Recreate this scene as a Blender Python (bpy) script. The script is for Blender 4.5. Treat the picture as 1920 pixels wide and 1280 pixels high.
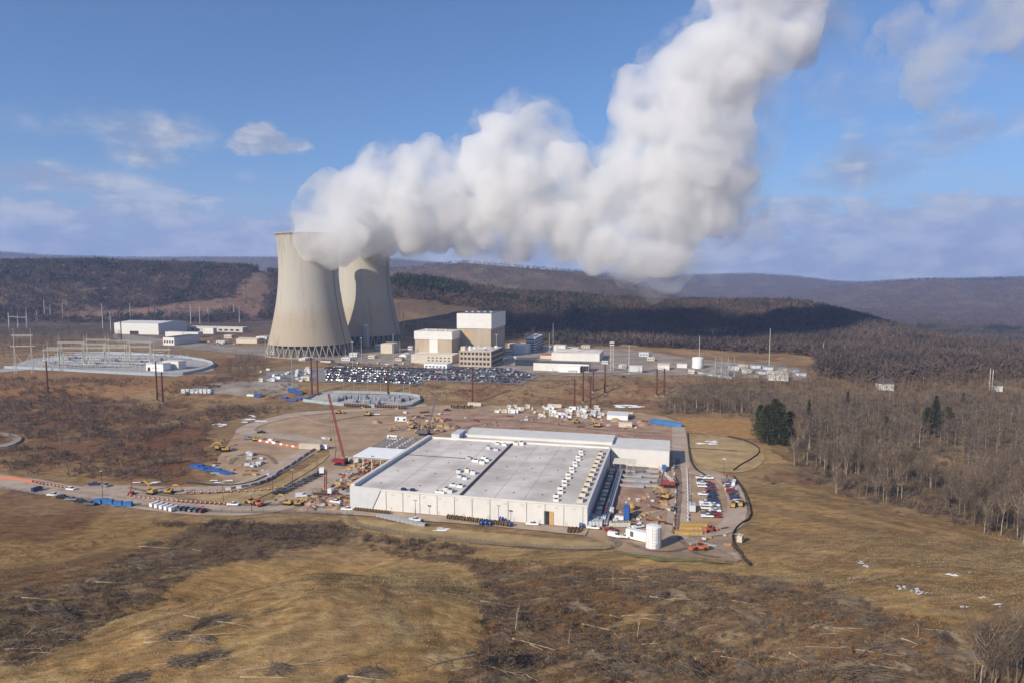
import bpy, bmesh, math, random
import numpy as np
from mathutils import Vector, Matrix
R = math.radians
for o in list(bpy.data.objects): bpy.data.objects.remove(o)
SC = bpy.context.scene
COL = SC.collection
random.seed(7); RNG = np.random.default_rng(7)

# ---------------- camera ----------------
F = 1280.0; CAMZ = 110.0; PITCH = math.atan(120.0/F)
cd = bpy.data.cameras.new('camera'); cam = bpy.data.objects.new('camera', cd); COL.objects.link(cam)
cam.location = (0, 0, CAMZ); cam.rotation_euler = (R(90)-PITCH, 0, 0)
cd.sensor_width = 36; cd.lens = 24; cd.clip_start = 1; cd.clip_end = 60000
SC.camera = cam

# ---------------- sun, exposure ----------------
SUN_EL, SUN_AZ = 29.0, 44.0        # light travels towards +Y, 44 deg to the right
SUN_STRENGTH, SKY_STRENGTH, EXPOSURE = 5.0, 0.078, 0.30
sl = bpy.data.lights.new('sun', 'SUN'); sl.energy = SUN_STRENGTH; sl.angle = R(0.53); sl.color = (1.0, 0.90, 0.75)
sun = bpy.data.objects.new('sun', sl); COL.objects.link(sun)
sd = Vector((math.sin(R(SUN_AZ))*math.cos(R(SUN_EL)), math.cos(R(SUN_AZ))*math.cos(R(SUN_EL)), -math.sin(R(SUN_EL))))
sun.rotation_euler = sd.to_track_quat('-Z', 'Y').to_euler()
SC.view_settings.view_transform = 'Standard'; SC.view_settings.look = 'None'
SC.view_settings.exposure = EXPOSURE; SC.view_settings.gamma = 1
SC.render.engine = 'CYCLES'
cy = SC.cycles
cy.max_bounces = 12; cy.diffuse_bounces = 3; cy.glossy_bounces = 2; cy.transmission_bounces = 4
cy.volume_bounces = 10; cy.transparent_max_bounces = 16
cy.use_denoising = True; cy.caustics_reflective = False; cy.caustics_refractive = False
cy.sample_clamp_indirect = 4

# ---------------- world: sky and far clouds ----------------
W = bpy.data.worlds.new('World'); SC.world = W; W.use_nodes = True
nt = W.node_tree; nt.nodes.clear()
def nd(tree, typ, **kw):
    n = tree.nodes.new(typ)
    for k, v in kw.items():
        if k.startswith('i_'):
            n.inputs[k[2:].replace('_', ' ')].default_value = v
        else: setattr(n, k, v)
    return n
class NB:
    """small node maths builder"""
    def __init__(s, t): s.t = t
    def m(s, op, a, b=None, c=None, clamp=False):
        n = s.t.nodes.new('ShaderNodeMath'); n.operation = op; n.use_clamp = clamp
        for i, v in enumerate((a, b, c)):
            if v is None: continue
            if isinstance(v, (int, float)): n.inputs[i].default_value = v
            else: s.t.links.new(v, n.inputs[i])
        return n.outputs[0]
    def ss(s, v, a, b):
        n = s.t.nodes.new('ShaderNodeMapRange'); n.interpolation_type = 'SMOOTHSTEP'
        n.inputs[1].default_value = a; n.inputs[2].default_value = b
        s.t.links.new(v, n.inputs[0]); return n.outputs[0]
    def mix(s, f, a, b, typ='MIX'):
        n = s.t.nodes.new('ShaderNodeMix'); n.data_type = 'RGBA'; n.blend_type = typ
        for i, v in ((0, f), (6, a), (7, b)):
            if isinstance(v, (int, float)): n.inputs[i].default_value = v
            elif isinstance(v, (tuple, list)): n.inputs[i].default_value = (*v[:3], 1)
            else: s.t.links.new(v, n.inputs[i])
        return n.outputs[2]
    def noise(s, vec, scale, detail=4, rough=0.55, dist=0, out='Fac'):
        n = s.t.nodes.new('ShaderNodeTexNoise'); n.inputs['Scale'].default_value = scale
        n.inputs['Detail'].default_value = detail; n.inputs['Roughness'].default_value = rough
        n.inputs['Distortion'].default_value = dist
        if vec is not None: s.t.links.new(vec, n.inputs['Vector'])
        return n.outputs[out]
    def scale(s, vec, v3, off=(0, 0, 0)):
        n = s.t.nodes.new('ShaderNodeMapping'); n.inputs['Scale'].default_value = v3; n.inputs['Location'].default_value = off
        s.t.links.new(vec, n.inputs['Vector']); return n.outputs[0]
def ray(px, py):
    cx = (px-960)/F; cyy = -(py-640)/F
    return Vector((cx, math.cos(PITCH)+cyy*math.sin(PITCH), -math.sin(PITCH)+cyy*math.cos(PITCH)))
b = NB(nt)
sky = nd(nt, 'ShaderNodeTexSky', sky_type='NISHITA', sun_disc=False, sun_elevation=R(SUN_EL), sun_rotation=R(180+SUN_AZ),
         altitude=200, air_density=1.0, dust_density=0.5, ozone_density=2.0)
tc = nd(nt, 'ShaderNodeTexCoord'); sep = nd(nt, 'ShaderNodeSeparateXYZ')
nrm = nd(nt, 'ShaderNodeVectorMath', operation='NORMALIZE'); nt.links.new(tc.outputs['Generated'], nrm.inputs[0])
nt.links.new(nrm.outputs[0], sep.inputs[0]); dirv = nrm.outputs[0]
X, Y, Z = sep.outputs
def lin(c): return tuple(((v/255)/12.92 if v/255 <= .04045 else ((v/255+.055)/1.055)**2.4) for v in c)
# direction of a cloud seen from the site -> soft mask
def blob(px, py, wx, wy, power=1.0):
    d = ray(px, py).normalized()
    dx = b.m('DIVIDE', b.m('SUBTRACT', X, d.x), wx/F); dz = b.m('DIVIDE', b.m('SUBTRACT', Z, d.z), wy/F)
    r2 = b.m('ADD', b.m('MULTIPLY', dx, dx), b.m('MULTIPLY', dz, dz))
    fy = b.ss(Y, 0.0, 0.3)
    return b.m('MULTIPLY', b.m('MULTIPLY', b.m('EXPONENT', b.m('MULTIPLY', r2, -1.0)), fy), power)
n1 = b.noise(b.scale(dirv, (6.5, 6.5, 24)), 1.5, 8, 0.6, 0.15)
n2 = b.noise(b.scale(dirv, (5, 5, 6), (3, 1, 2)), 1.6, 8, 0.6, 0.25)
n3 = b.noise(b.scale(dirv, (2.2, 2.2, 9), (7, 2, 5)), 1.5, 6, 0.6, 0.6)
# stratocumulus band low over the horizon
band = b.m('SUBTRACT', 1.0, b.ss(Z, 0.03, 0.155))
m1 = b.m('MULTIPLY', b.ss(b.m('ADD', n1, b.m('MULTIPLY', band, 0.31)), 0.58, 0.70), b.ss(band, 0.0, 0.5))
blobs = None
for a in [(250, 235, 110, 30, 0.42), (335, 262, 70, 34, 0.42), (45, 240, 60, 32, 0.34), (85, 318, 60, 16, 0.6), (245, 290, 50, 20, 0.36), (300, 305, 36, 16, 0.5),
        (475, 335, 40, 16, 0.5), (250, 345, 60, 16, 0.5), (30, 340, 90, 18, 0.55), (180, 350, 50, 12, 0.45),
        (1850, 240, 60, 36, 0.42), (1800, 120, 140, 90, 0.30), (1560, 185, 70, 45, 0.26), (1630, 300, 150, 60, 0.40), (1590, 330, 70, 40, 0.34),
        (1900, 400, 70, 20, 0.6), (1570, 428, 60, 11, 0.7), (1720, 430, 90, 12, 0.7), (1850, 440, 80, 10, 0.6), (1500, 415, 70, 9, 0.4)]:
    v = blob(*a); blobs = v if blobs is None else b.m('ADD', blobs, v)
n5 = b.noise(b.scale(dirv, (12, 12, 14), (4, 4, 4)), 1.7, 7, 0.6, 0.2)
nn = b.m('SUBTRACT', b.m('ADD', b.m('MULTIPLY', n2, 0.5), b.m('MULTIPLY', n5, 0.5)), 0.5)
m2 = b.ss(b.m('ADD', blobs, b.m('MULTIPLY', nn, b.m('MULTIPLY', b.m('MINIMUM', blobs, 1.0), 4.0))), 0.18, 0.85)
cum = b.m('ADD', blob(465, 272, 60, 20, .9), b.m('ADD', blob(490, 248, 34, 20, .8), blob(540, 272, 40, 18, .8)))
n6 = b.noise(b.scale(dirv, (30, 30, 34), (2, 5, 1)), 1.5, 6, 0.6, 0.3)
m3 = b.ss(b.m('ADD', cum, b.m('MULTIPLY', b.m('MINIMUM', b.m('MULTIPLY', cum, 1.6), 1.0), b.m('ADD', b.m('MULTIPLY', nn, 2.4), b.m('MULTIPLY', b.m('SUBTRACT', n6, 0.5), 1.4)))), 0.38, 0.95)
mask = b.m('MAXIMUM', b.m('MAXIMUM', b.m('MULTIPLY', m1, 0.85), b.m('MULTIPLY', m2, 0.82)), b.m('MULTIPLY', m3, 0.9))
veil = b.m('MULTIPLY', b.ss(n3, 0.35, 0.75), b.m('MULTIPLY', b.ss(X, 0.05, 0.6), 0.22))
n4 = b.noise(b.scale(dirv, (9, 9, 22), (3, 1, 2.012)), 1.6, 4, 0.55, 0.3)
lit = b.ss(b.m('SUBTRACT', n2, n4), -0.03, 0.05)
cloudc = b.mix(b.ss(b.m('ADD', b.m('MULTIPLY', n5, 0.5), b.m('MULTIPLY', n1, 0.9)), 0.58, 0.86), lin((158, 170, 192)), lin((222, 222, 222)))
tint = b.mix(1.0, sky.outputs[0], SKY_TINT if 'SKY_TINT' in globals() else (0.66, 0.92, 1.22), 'MULTIPLY')
KC = 9.8
cl = nd(nt, 'ShaderNodeVectorMath', operation='SCALE'); cl.inputs[3].default_value = KC; nt.links.new(cloudc, cl.inputs[0])
low = b.m('MULTIPLY', b.m('SUBTRACT', 1.0, b.ss(Z, -0.01, 0.17)), 0.62)
tint = b.mix(low, tint, tuple(KC*v for v in lin((186, 200, 216))))
c1 = b.mix(veil, tint, tuple(KC*v for v in lin((165, 180, 222))))
c2 = b.mix(mask, c1, cl.outputs[0])
bg = nd(nt, 'ShaderNodeBackground'); bg.inputs[1].default_value = SKY_STRENGTH
wo = nd(nt, 'ShaderNodeOutputWorld'); nt.links.new(c2, bg.inputs[0]); nt.links.new(bg.outputs[0], wo.inputs[0])
W.cycles.sampling_method = 'MANUAL'; W.cycles.sample_map_resolution = 512

# ---------------- numpy noise ----------------
def _h(ix, iy, s):
    v = (ix.astype(np.int64)*374761393 + iy.astype(np.int64)*668265263 + s*2147483647) & 0xffffffff
    v = ((v ^ (v >> 13))*1274126177) & 0xffffffff
    return ((v ^ (v >> 16)) & 0xffff)/65535.0
def vn(x, y, s=0):
    x = np.asarray(x, float); y = np.asarray(y, float)
    ix = np.floor(x); iy = np.floor(y); fx = x-ix; fy = y-iy
    fx = fx*fx*(3-2*fx); fy = fy*fy*(3-2*fy)
    a = _h(ix, iy, s); c = _h(ix+1, iy, s); d = _h(ix, iy+1, s); e = _h(ix+1, iy+1, s)
    return (a*(1-fx)+c*fx)*(1-fy)+(d*(1-fx)+e*fx)*fy
def fbm(x, y, o=4, s=0):
    t = 0; a = 0.5; n = 0
    for k in range(o):
        t = t+a*vn(x*2**k+17.3*k, y*2**k-9.1*k, s+k); n += a; a *= 0.5
    return t/n
def SM(a, b_, x):
    t = np.clip((x-a)/(b_-a), 0, 1); return t*t*(3-2*t)

# ---------------- terrain height ----------------
def zat(px, py, Yd):
    d = ray(px, py); return CAMZ+d.z/d.y*Yd
RIDGES = []
for Yc, wf, wb, tree, pts in (
    (1900, 420, 600, 14, [(-900, 470), (-300, 478), (0, 486), (150, 484), (250, 487), (450, 494), (520, 505), (600, 535), (680, 600), (760, 700)]),
    (1500, 500, 420, 13, [(560, 640), (640, 570), (700, 535), (755, 516), (800, 520), (850, 528), (960, 543), (1100, 552), (1250, 563), (1400, 562), (1500, 565), (1580, 585), (1650, 612), (1750, 655), (1850, 690), (1920, 705), (2300, 800)]),
    (2700, 600, 700, 12, [(560, 560), (700, 505), (800, 495), (870, 487), (960, 494), (1080, 505), (1150, 520), (1250, 545), (1400, 600), (1600, 700)]),
    (6000, 1100, 1500, 8, [(-900, 440), (-300, 462), (0, 471), (100, 478), (250, 482), (520, 481), (740, 485), (1000, 506), (1250, 516), (1400, 512), (1480, 517), (1560, 527), (1700, 530), (1920, 525), (2600, 520)]),
    (4300, 1300, 900, 10, [(1250, 640), (1350, 590), (1450, 560), (1560, 543), (1640, 528), (1700, 522), (1800, 521), (1920, 518), (2300, 500), (3000, 490)])):
    xs = [(p[0]-960)/F*Yc*1.0 for p in pts]; zs = [zat(p[0], p[1], Yc)-tree for p in pts]
    RIDGES.append((Yc, wf, wb, np.array(xs), np.array(zs)))
def H(x, y):
    x = np.asarray(x, float); y = np.asarray(y, float)
    z = 8*SM(598, 650, y)+0*x
    z = z+0.6*(fbm(x/60, y/60, 3, 3)-0.5)*SM(560, 620, y)
    # ground falls away to the right, towards the river
    z = z-10*SM(125, 300, x)*(1-SM(560, 700, y))*SM(150, 260, y)
    z = z-42*SM(560, 1000, x)*SM(800, 1350, y)
    z = z-16*SM(600, 1000, x)*SM(400, 800, y)
    # left-hand scrub
    z = z+5*(fbm(x/110, y/110, 3, 11)-0.5)*SM(-95, -150, x)*SM(330, 380, y)*(1-SM(600, 640, y))
    # foreground hill
    rise = SM(285, 120, y-0.12*x)
    z = z+27*rise
    z = z+9.5*np.exp(-(((x+50)/46)**2+((y-178)/38)**2))
    gx = (x+125)*0.80+(y-205)*0.60; gy = -(x+125)*0.60+(y-205)*0.80
    z = z-8.0*np.exp(-(gy/17)**2)*SM(130, 40, np.abs(gx))
    z = z-3.5*np.exp(-(((x-30)/35)**2+((y-160)/30)**2))
    z = z+(5.0*(fbm(x/28, y/28, 4, 5)-0.5)+0.9*(fbm(x/5, y/5, 3, 6)-0.5))*SM(262, 235, y-0.12*x)
    z = z+1.2*(fbm(x/30, y/30, 3, 9)-0.5)*SM(150, 190, x)*(1-SM(700, 800, y))
    k = 9.0; acc = np.exp(np.clip(z/k, -20, 60)); 
    nz = (fbm(x/320, y/320, 5, 21)-0.5)
    for Yc, wf, wb, xs, zs in RIDGES:
        zc = np.interp(x*Yc/np.maximum(Yc, 1)*1.0, xs, zs)
        dy = y-Yc
        g = np.exp(-np.where(dy < 0, (dy/wf)**2, (dy/wb)**2))
        r = -70+(zc+70)*g+nz*26*np.exp(-((g-0.55)/0.3)**2)
        acc = acc+np.exp(np.clip(r/k, -20, 60))
    return k*np.log(acc)
def Hs(x, y): return float(H(np.array([x]), np.array([y]))[0])
def P(px, py, z=None):
    """point of the ground (or of a level plane) under a place measured in the photo"""
    d = ray(px, py)
    if z is not None:
        t = (z-CAMZ)/d.z; return Vector((d.x*t, d.y*t, z))
    ts = np.concatenate([np.linspace(90, 1000, 1821), np.geomspace(1001, 9000, 2500)])
    hz = H(d.x*ts, d.y*ts); rz = CAMZ+d.z*ts
    k = int(np.argmax(rz < hz))
    if k == 0: k = len(ts)-1
    a, c = ts[k-1], ts[k]
    for _ in range(12):
        m = (a+c)/2
        if CAMZ+d.z*m < Hs(d.x*m, d.y*m): c = m
        else: a = m
    return Vector((d.x*c, d.y*c, Hs(d.x*c, d.y*c)))

# ---------------- materials ----------------
def mat(name, rgb, rough=0.85, var=0.12, scale=0.8, metal=0.0, bump=0.0, rgb2=None, wave=None, spec=0.3, stretch=(1, 1, 1)):
    m = bpy.data.materials.new(name); m.use_nodes = True; t = m.node_tree; t.nodes.clear(); q = NB(t)
    bs = t.nodes.new('ShaderNodeBsdfPrincipled'); out = t.nodes.new('ShaderNodeOutputMaterial'); t.links.new(bs.outputs[0], out.inputs[0])
    bs.inputs['Roughness'].default_value = rough; bs.inputs['Metallic'].default_value = metal
    bs.inputs['Specular IOR Level'].default_value = spec
    c = t.nodes.new('ShaderNodeTexCoord').outputs['Object']
    c = q.scale(c, stretch)
    f = q.noise(c, scale, 5, 0.6)
    lo = tuple(v*(1-var*1.6) for v in rgb) if rgb2 is None else rgb2
    hi = tuple(min(1, v*(1+var*0.6)) for v in rgb)
    colr = q.mix(q.ss(f, 0.3, 0.7), lo, hi)
    if wave:      # vertical cladding seams / panel joints: (scale, darkness)
        w = t.nodes.new('ShaderNodeTexWave'); w.bands_direction = 'X'; w.inputs['Scale'].default_value = wave[0]
        t.links.new(t.nodes['Texture Coordinate'].outputs['Object'], w.inputs['Vector'])
        colr = q.mix(q.m('MULTIPLY', q.ss(w.outputs['Fac'], 0.93, 1.0), wave[1]), colr, tuple(v*0.5 for v in rgb))
    t.links.new(colr, bs.inputs['Base Color'])
    if bump:
        bp = t.nodes.new('ShaderNodeBump'); bp.inputs['Strength'].default_value = bump; bp.inputs['Distance'].default_value = 0.2
        t.links.new(q.noise(c, scale*6, 4, 0.6), bp.inputs['Height']); t.links.new(bp.outputs[0], bs.inputs['Normal'])
    return m
M = {}
def defm(k, *a, **kw): M[k] = mat(k, *a, **kw); return M[k]
defm('white_wall', (0.66, 0.64, 0.60), 0.6, 0.05, 0.15, stretch=(1, 1, .3))
defm('clad_white', (0.68, 0.66, 0.63), 0.55, 0.04, 0.2, wave=(0.55, 0.7))
defm('cream_wall', (0.56, 0.50, 0.40), 0.7, 0.06, 0.2)
defm('membrane', (0.68, 0.62, 0.56), 0.7, 0.16, 0.045, rgb2=(0.47, 0.42, 0.38))
defm('panel_grey', (0.55, 0.56, 0.58), 0.6, 0.04, 0.3)
defm('tan_wall', (0.42, 0.34, 0.25), 0.8, 0.08, 0.12, stretch=(1, 1, .3))
defm('concrete', (0.40, 0.36, 0.30), 0.9, 0.12, 0.1)
defm('dark_concrete', (0.16, 0.14, 0.12), 0.9, 0.2, 0.1)
defm('dark', (0.03, 0.032, 0.038), 0.6, 0.2, 0.5)
defm('glass', (0.035, 0.045, 0.06), 0.12, 0.2, 0.5, spec=0.6)
defm('galv', (0.45, 0.46, 0.48), 0.45, 0.1, 0.5, metal=0.3)
defm('pale_steel', (0.55, 0.53, 0.46), 0.6, 0.1, 0.5)
defm('rust', (0.13, 0.042, 0.028), 0.85, 0.25, 0.3)
defm('wire', (0.10, 0.09, 0.09), 0.6, 0.1, 0.5)
defm('red_paint', (0.30, 0.05, 0.035), 0.45, 0.15, 0.6)
defm('crimson', (0.30, 0.015, 0.025), 0.45, 0.15, 0.6)
defm('orange', (0.52, 0.14, 0.06), 0.6, 0.12, 0.6)
defm('yellow', (0.50, 0.31, 0.08), 0.5, 0.15, 0.6)
defm('blue', (0.035, 0.11, 0.36), 0.5, 0.15, 0.6)
defm('tarp_blue', (0.06, 0.20, 0.46), 0.5, 0.2, 0.6)
defm('white_paint', (0.78, 0.78, 0.78), 0.4, 0.06, 0.6, spec=0.5)
defm('silver_paint', (0.30, 0.31, 0.33), 0.35, 0.08, 0.6, metal=0.4)
defm('black_paint', (0.02, 0.021, 0.024), 0.3, 0.1, 0.6, spec=0.5)
defm('grey_paint', (0.12, 0.125, 0.14), 0.35, 0.1, 0.6, spec=0.5)
defm('navy_paint', (0.02, 0.04, 0.12), 0.35, 0.1, 0.6, spec=0.5)
defm('maroon_paint', (0.22, 0.02, 0.02), 0.35, 0.1, 0.6, spec=0.5)
defm('rubber', (0.02, 0.02, 0.02), 0.9, 0.1, 1)
defm('wood', (0.50, 0.32, 0.14), 0.85, 0.2, 0.8)
defm('plywood', (0.55, 0.33, 0.15), 0.8, 0.1, 0.8)
defm('dead_wood', (0.30, 0.24, 0.17), 0.9, 0.25, 0.6, rgb2=(0.20, 0.15, 0.11))
defm('pale_wood', (0.40, 0.32, 0.23), 0.9, 0.25, 0.6)
defm('bark', (0.20, 0.16, 0.12), 0.95, 0.25, 0.4)
defm('pale_bark', (0.36, 0.30, 0.22), 0.95, 0.25, 0.4)
defm('twig', (0.155, 0.112, 0.078), 0.95, 0.3, 0.15, rgb2=(0.08, 0.062, 0.05))
defm('twig_warm', (0.185, 0.125, 0.075), 0.95, 0.3, 0.12, rgb2=(0.09, 0.062, 0.048))
defm('brushwood', (0.20, 0.155, 0.115), 0.9, 0.3, 0.4, rgb2=(0.11, 0.083, 0.06))
defm('slash', (0.155, 0.108, 0.072), 0.95, 0.3, 0.15, rgb2=(0.09, 0.07, 0.058))
defm('needles', (0.052, 0.055, 0.020), 0.9, 0.3, 0.2, rgb2=(0.022, 0.026, 0.011))
defm('oak_leaf', (0.25, 0.12, 0.045), 0.9, 0.3, 0.2, rgb2=(0.14, 0.07, 0.03))
defm('drygrass', (0.38, 0.28, 0.14), 0.95, 0.2, 0.1, rgb2=(0.24, 0.16, 0.075))
defm('hill_twig', (0.098, 0.070, 0.054), 0.95, 0.3, 0.012, rgb2=(0.055, 0.042, 0.036))
defm('hill_needles', (0.030, 0.045, 0.026), 0.95, 0.3, 0.02)
defm('roof_dark', (0.10, 0.10, 0.11), 0.8, 0.15, 0.1)
defm('roof_red', (0.45, 0.08, 0.05), 0.7, 0.15, 0.2)
defm('roof_blue', (0.16, 0.28, 0.42), 0.6, 0.2, 0.1)
defm('fabric_black', (0.035, 0.035, 0.033), 0.9, 0.2, 0.3)
defm('fence_mesh', (0.33, 0.38, 0.42), 0.6, 0.1, 0.3)
defm('wire_fence', (0.16, 0.14, 0.12), 0.8, 0.1, 0.3)
defm('insulator', (0.30, 0.33, 0.38), 0.4, 0.1, 0.3)
defm('brick_red', (0.30, 0.13, 0.09), 0.9, 0.1, 0.3)

# ---------------- mesh building ----------------
def mesh_np(name, V, Fc, mats, midx=None, smooth=False):
    """V (n,3), Fc (m,k) with k constant"""
    V = np.asarray(V, np.float32); Fc = np.asarray(Fc, np.int32); k = Fc.shape[1]
    me = bpy.data.meshes.new(name); me.vertices.add(len(V)); me.vertices.foreach_set('co', V.ravel())
    me.loops.add(Fc.size); me.loops.foreach_set('vertex_index', Fc.ravel())
    me.polygons.add(len(Fc)); me.polygons.foreach_set('loop_start', np.arange(0, Fc.size, k, dtype=np.int32))
    me.polygons.foreach_set('loop_total', np.full(len(Fc), k, np.int32))
    for m in mats: me.materials.append(M[m] if isinstance(m, str) else m)
    if midx is not None: me.polygons.foreach_set('material_index', np.asarray(midx, np.int32))
    if smooth: me.polygons.foreach_set('use_smooth', np.ones(len(Fc), bool))
    me.update(calc_edges=True); me.validate(); return me
class MB:
    def __init__(s): s.v = []; s.f = []; s.mi = []; s.mats = []; s.cur = 0
    def mat(s, k):
        if k not in s.mats: s.mats.append(k)
        s.cur = s.mats.index(k); return s
    def add(s, vs, fs):
        n = len(s.v); s.v += [tuple(v) for v in vs]; s.f += [tuple(i+n for i in f) for f in fs]; s.mi += [s.cur]*len(fs); return s
    def box(s, x, y, z, sx, sy, sz, rz=0, taper=1.0):
        """x, y centre; z bottom"""
        c, q = math.cos(rz), math.sin(rz); vs = []
        for k, zz in ((1.0, z), (taper, z+sz)):
            for a, b2 in ((-1, -1), (1, -1), (1, 1), (-1, 1)):
                dx, dy = a*sx/2*k, b2*sy/2*k; vs.append((x+dx*c-dy*q, y+dx*q+dy*c, zz))
        return s.add(vs, [(3, 2, 1, 0), (4, 5, 6, 7), (0, 1, 5, 4), (1, 2, 6, 5), (2, 3, 7, 6), (3, 0, 4, 7)])
    def prism(s, poly, z0, z1):
        n = len(poly); a = sum(poly[i][0]*poly[(i+1) % n][1]-poly[(i+1) % n][0]*poly[i][1] for i in range(n))
        if a < 0: poly = poly[::-1]
        vs = [(p[0], p[1], z0) for p in poly]+[(p[0], p[1], z1) for p in poly]
        return s.add(vs, [tuple(range(n-1, -1, -1)), tuple(range(n, 2*n))]+[(i, (i+1) % n, n+(i+1) % n, n+i) for i in range(n)])
    def tube(s, p0, p1, r0, r1=None, n=6):
        r1 = r0 if r1 is None else r1; p0, p1 = Vector(p0), Vector(p1); d = p1-p0
        if d.length < 1e-6: return s
        d.normalize(); u = d.orthogonal().normalized(); w = d.cross(u); vs = []
        for p, r in ((p0, r0), (p1, r1)):
            for i in range(n):
                a = 2*math.pi*i/n; vs.append(p+(u*math.cos(a)+w*math.sin(a))*r)
        return s.add(vs, [tuple(range(n-1, -1, -1)), tuple(range(n, 2*n))]+[(i, (i+1) % n, n+(i+1) % n, n+i) for i in range(n)])
    def lathe(s, prof, cx=0, cy=0, n=24, cap=True):
        vs = []; fs = []
        for r, z in prof:
            for i in range(n): a = 2*math.pi*i/n; vs.append((cx+r*math.cos(a), cy+r*math.sin(a), z))
        for k in range(len(prof)-1):
            for i in range(n): fs.append((k*n+i, k*n+(i+1) % n, (k+1)*n+(i+1) % n, (k+1)*n+i))
        if cap: fs += [tuple(range(n-1, -1, -1)), tuple(range((len(prof)-1)*n, len(prof)*n))]
        return s.add(vs, fs)
    def lattice(s, p0, p1, w0, w1, r, bays, up=(0, 1, 0)):
        """square lattice boom or mast"""
        p0, p1 = Vector(p0), Vector(p1); d = (p1-p0).normalized(); u = d.cross(Vector(up)).normalized(); w = d.cross(u)
        def c(t, k):
            h = (w0+(w1-w0)*t)/2; a, b2 = ((-1, -1), (1, -1), (1, 1), (-1, 1))[k]
            return p0+(p1-p0)*t+u*a*h+w*b2*h
        for k in range(4): s.tube(c(0, k), c(1, k), r, r, 4)
        for i in range(bays):
            for k in range(4):
                a, b2 = (k, (k+1) % 4) if i % 2 else ((k+1) % 4, k)
                s.tube(c(i/bays, a), c((i+1)/bays, b2), r*.6, r*.6, 3)
        return s
    def mesh(s, name, smooth=False):
        me = bpy.data.meshes.new(name); me.from_pydata(s.v, [], s.f)
        for m in s.mats or ['concrete']: me.materials.append(M[m] if isinstance(m, str) else m)
        me.polygons.foreach_set('material_index', s.mi)
        if smooth: me.polygons.foreach_set('use_smooth', [True]*len(s.f))
        me.update(); return me
    def build(s, name, m=None, parent=None, loc=None, rz=0, smooth=False):
        if m and not s.mats: s.mats = [m]
        return link(name, s.mesh(name, smooth), parent, loc, rz)
def link(name, me, parent=None, loc=None, rz=0):
    o = bpy.data.objects.new(name, me); COL.objects.link(o)
    if loc is not None: o.location = loc
    o.rotation_euler.z = rz
    if parent is not None: o.parent = parent
    return o
def tag(o, label, cat, group=None, kind=None):
    if label: o['label'] = label
    if cat: o['category'] = cat
    if group: o['group'] = group
    if kind: o['kind'] = kind
    return o
def empty(name, loc, rz, label, cat, group=None):
    return tag(link(name, None, None, loc, rz), label, cat, group)
def struct(name, me): return tag(link(name, me), None, None, None, 'structure')
KIDS = {}
def kids(o):
    return [c for c in COL.objects if c.parent == o]
def register(o):
    """remember the parts of a prototype so that copies are quick"""
    def rec(p): return [(c, rec(c)) for c in kids(p)]
    KIDS[o] = rec(o); return o
def dup(o, loc, rz, label=None, group=None, scale=None):
    c = o.copy(); COL.objects.link(c); c.location = loc; c.rotation_euler.z = rz
    if scale is not None: c.scale = scale if hasattr(scale, '__len__') else (scale,)*3
    if label: c['label'] = label
    if group: c['group'] = group
    def rec(lst, p):
        for ch, sub in lst:
            k = ch.copy(); COL.objects.link(k); k.parent = p; rec(sub, k)
    rec(KIDS.get(o, []), c)
    return c
USED = set()
def put(proto, loc, rz, label=None, group=None, scale=None):
    """first use moves the prototype, later ones copy it"""
    if proto not in USED:
        USED.add(proto); proto.location = loc; proto.rotation_euler.z = rz
        if scale is not None: proto.scale = scale if hasattr(scale, '__len__') else (scale,)*3
        if label: proto['label'] = label
        if group: proto['group'] = group
        return proto
    return dup(proto, loc, rz, label, group, scale)
GA = R(-13.6)                                   # the site grid
GU = Vector((math.cos(GA), math.sin(GA), 0)); GV = Vector((-math.sin(GA), math.cos(GA), 0))

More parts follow.
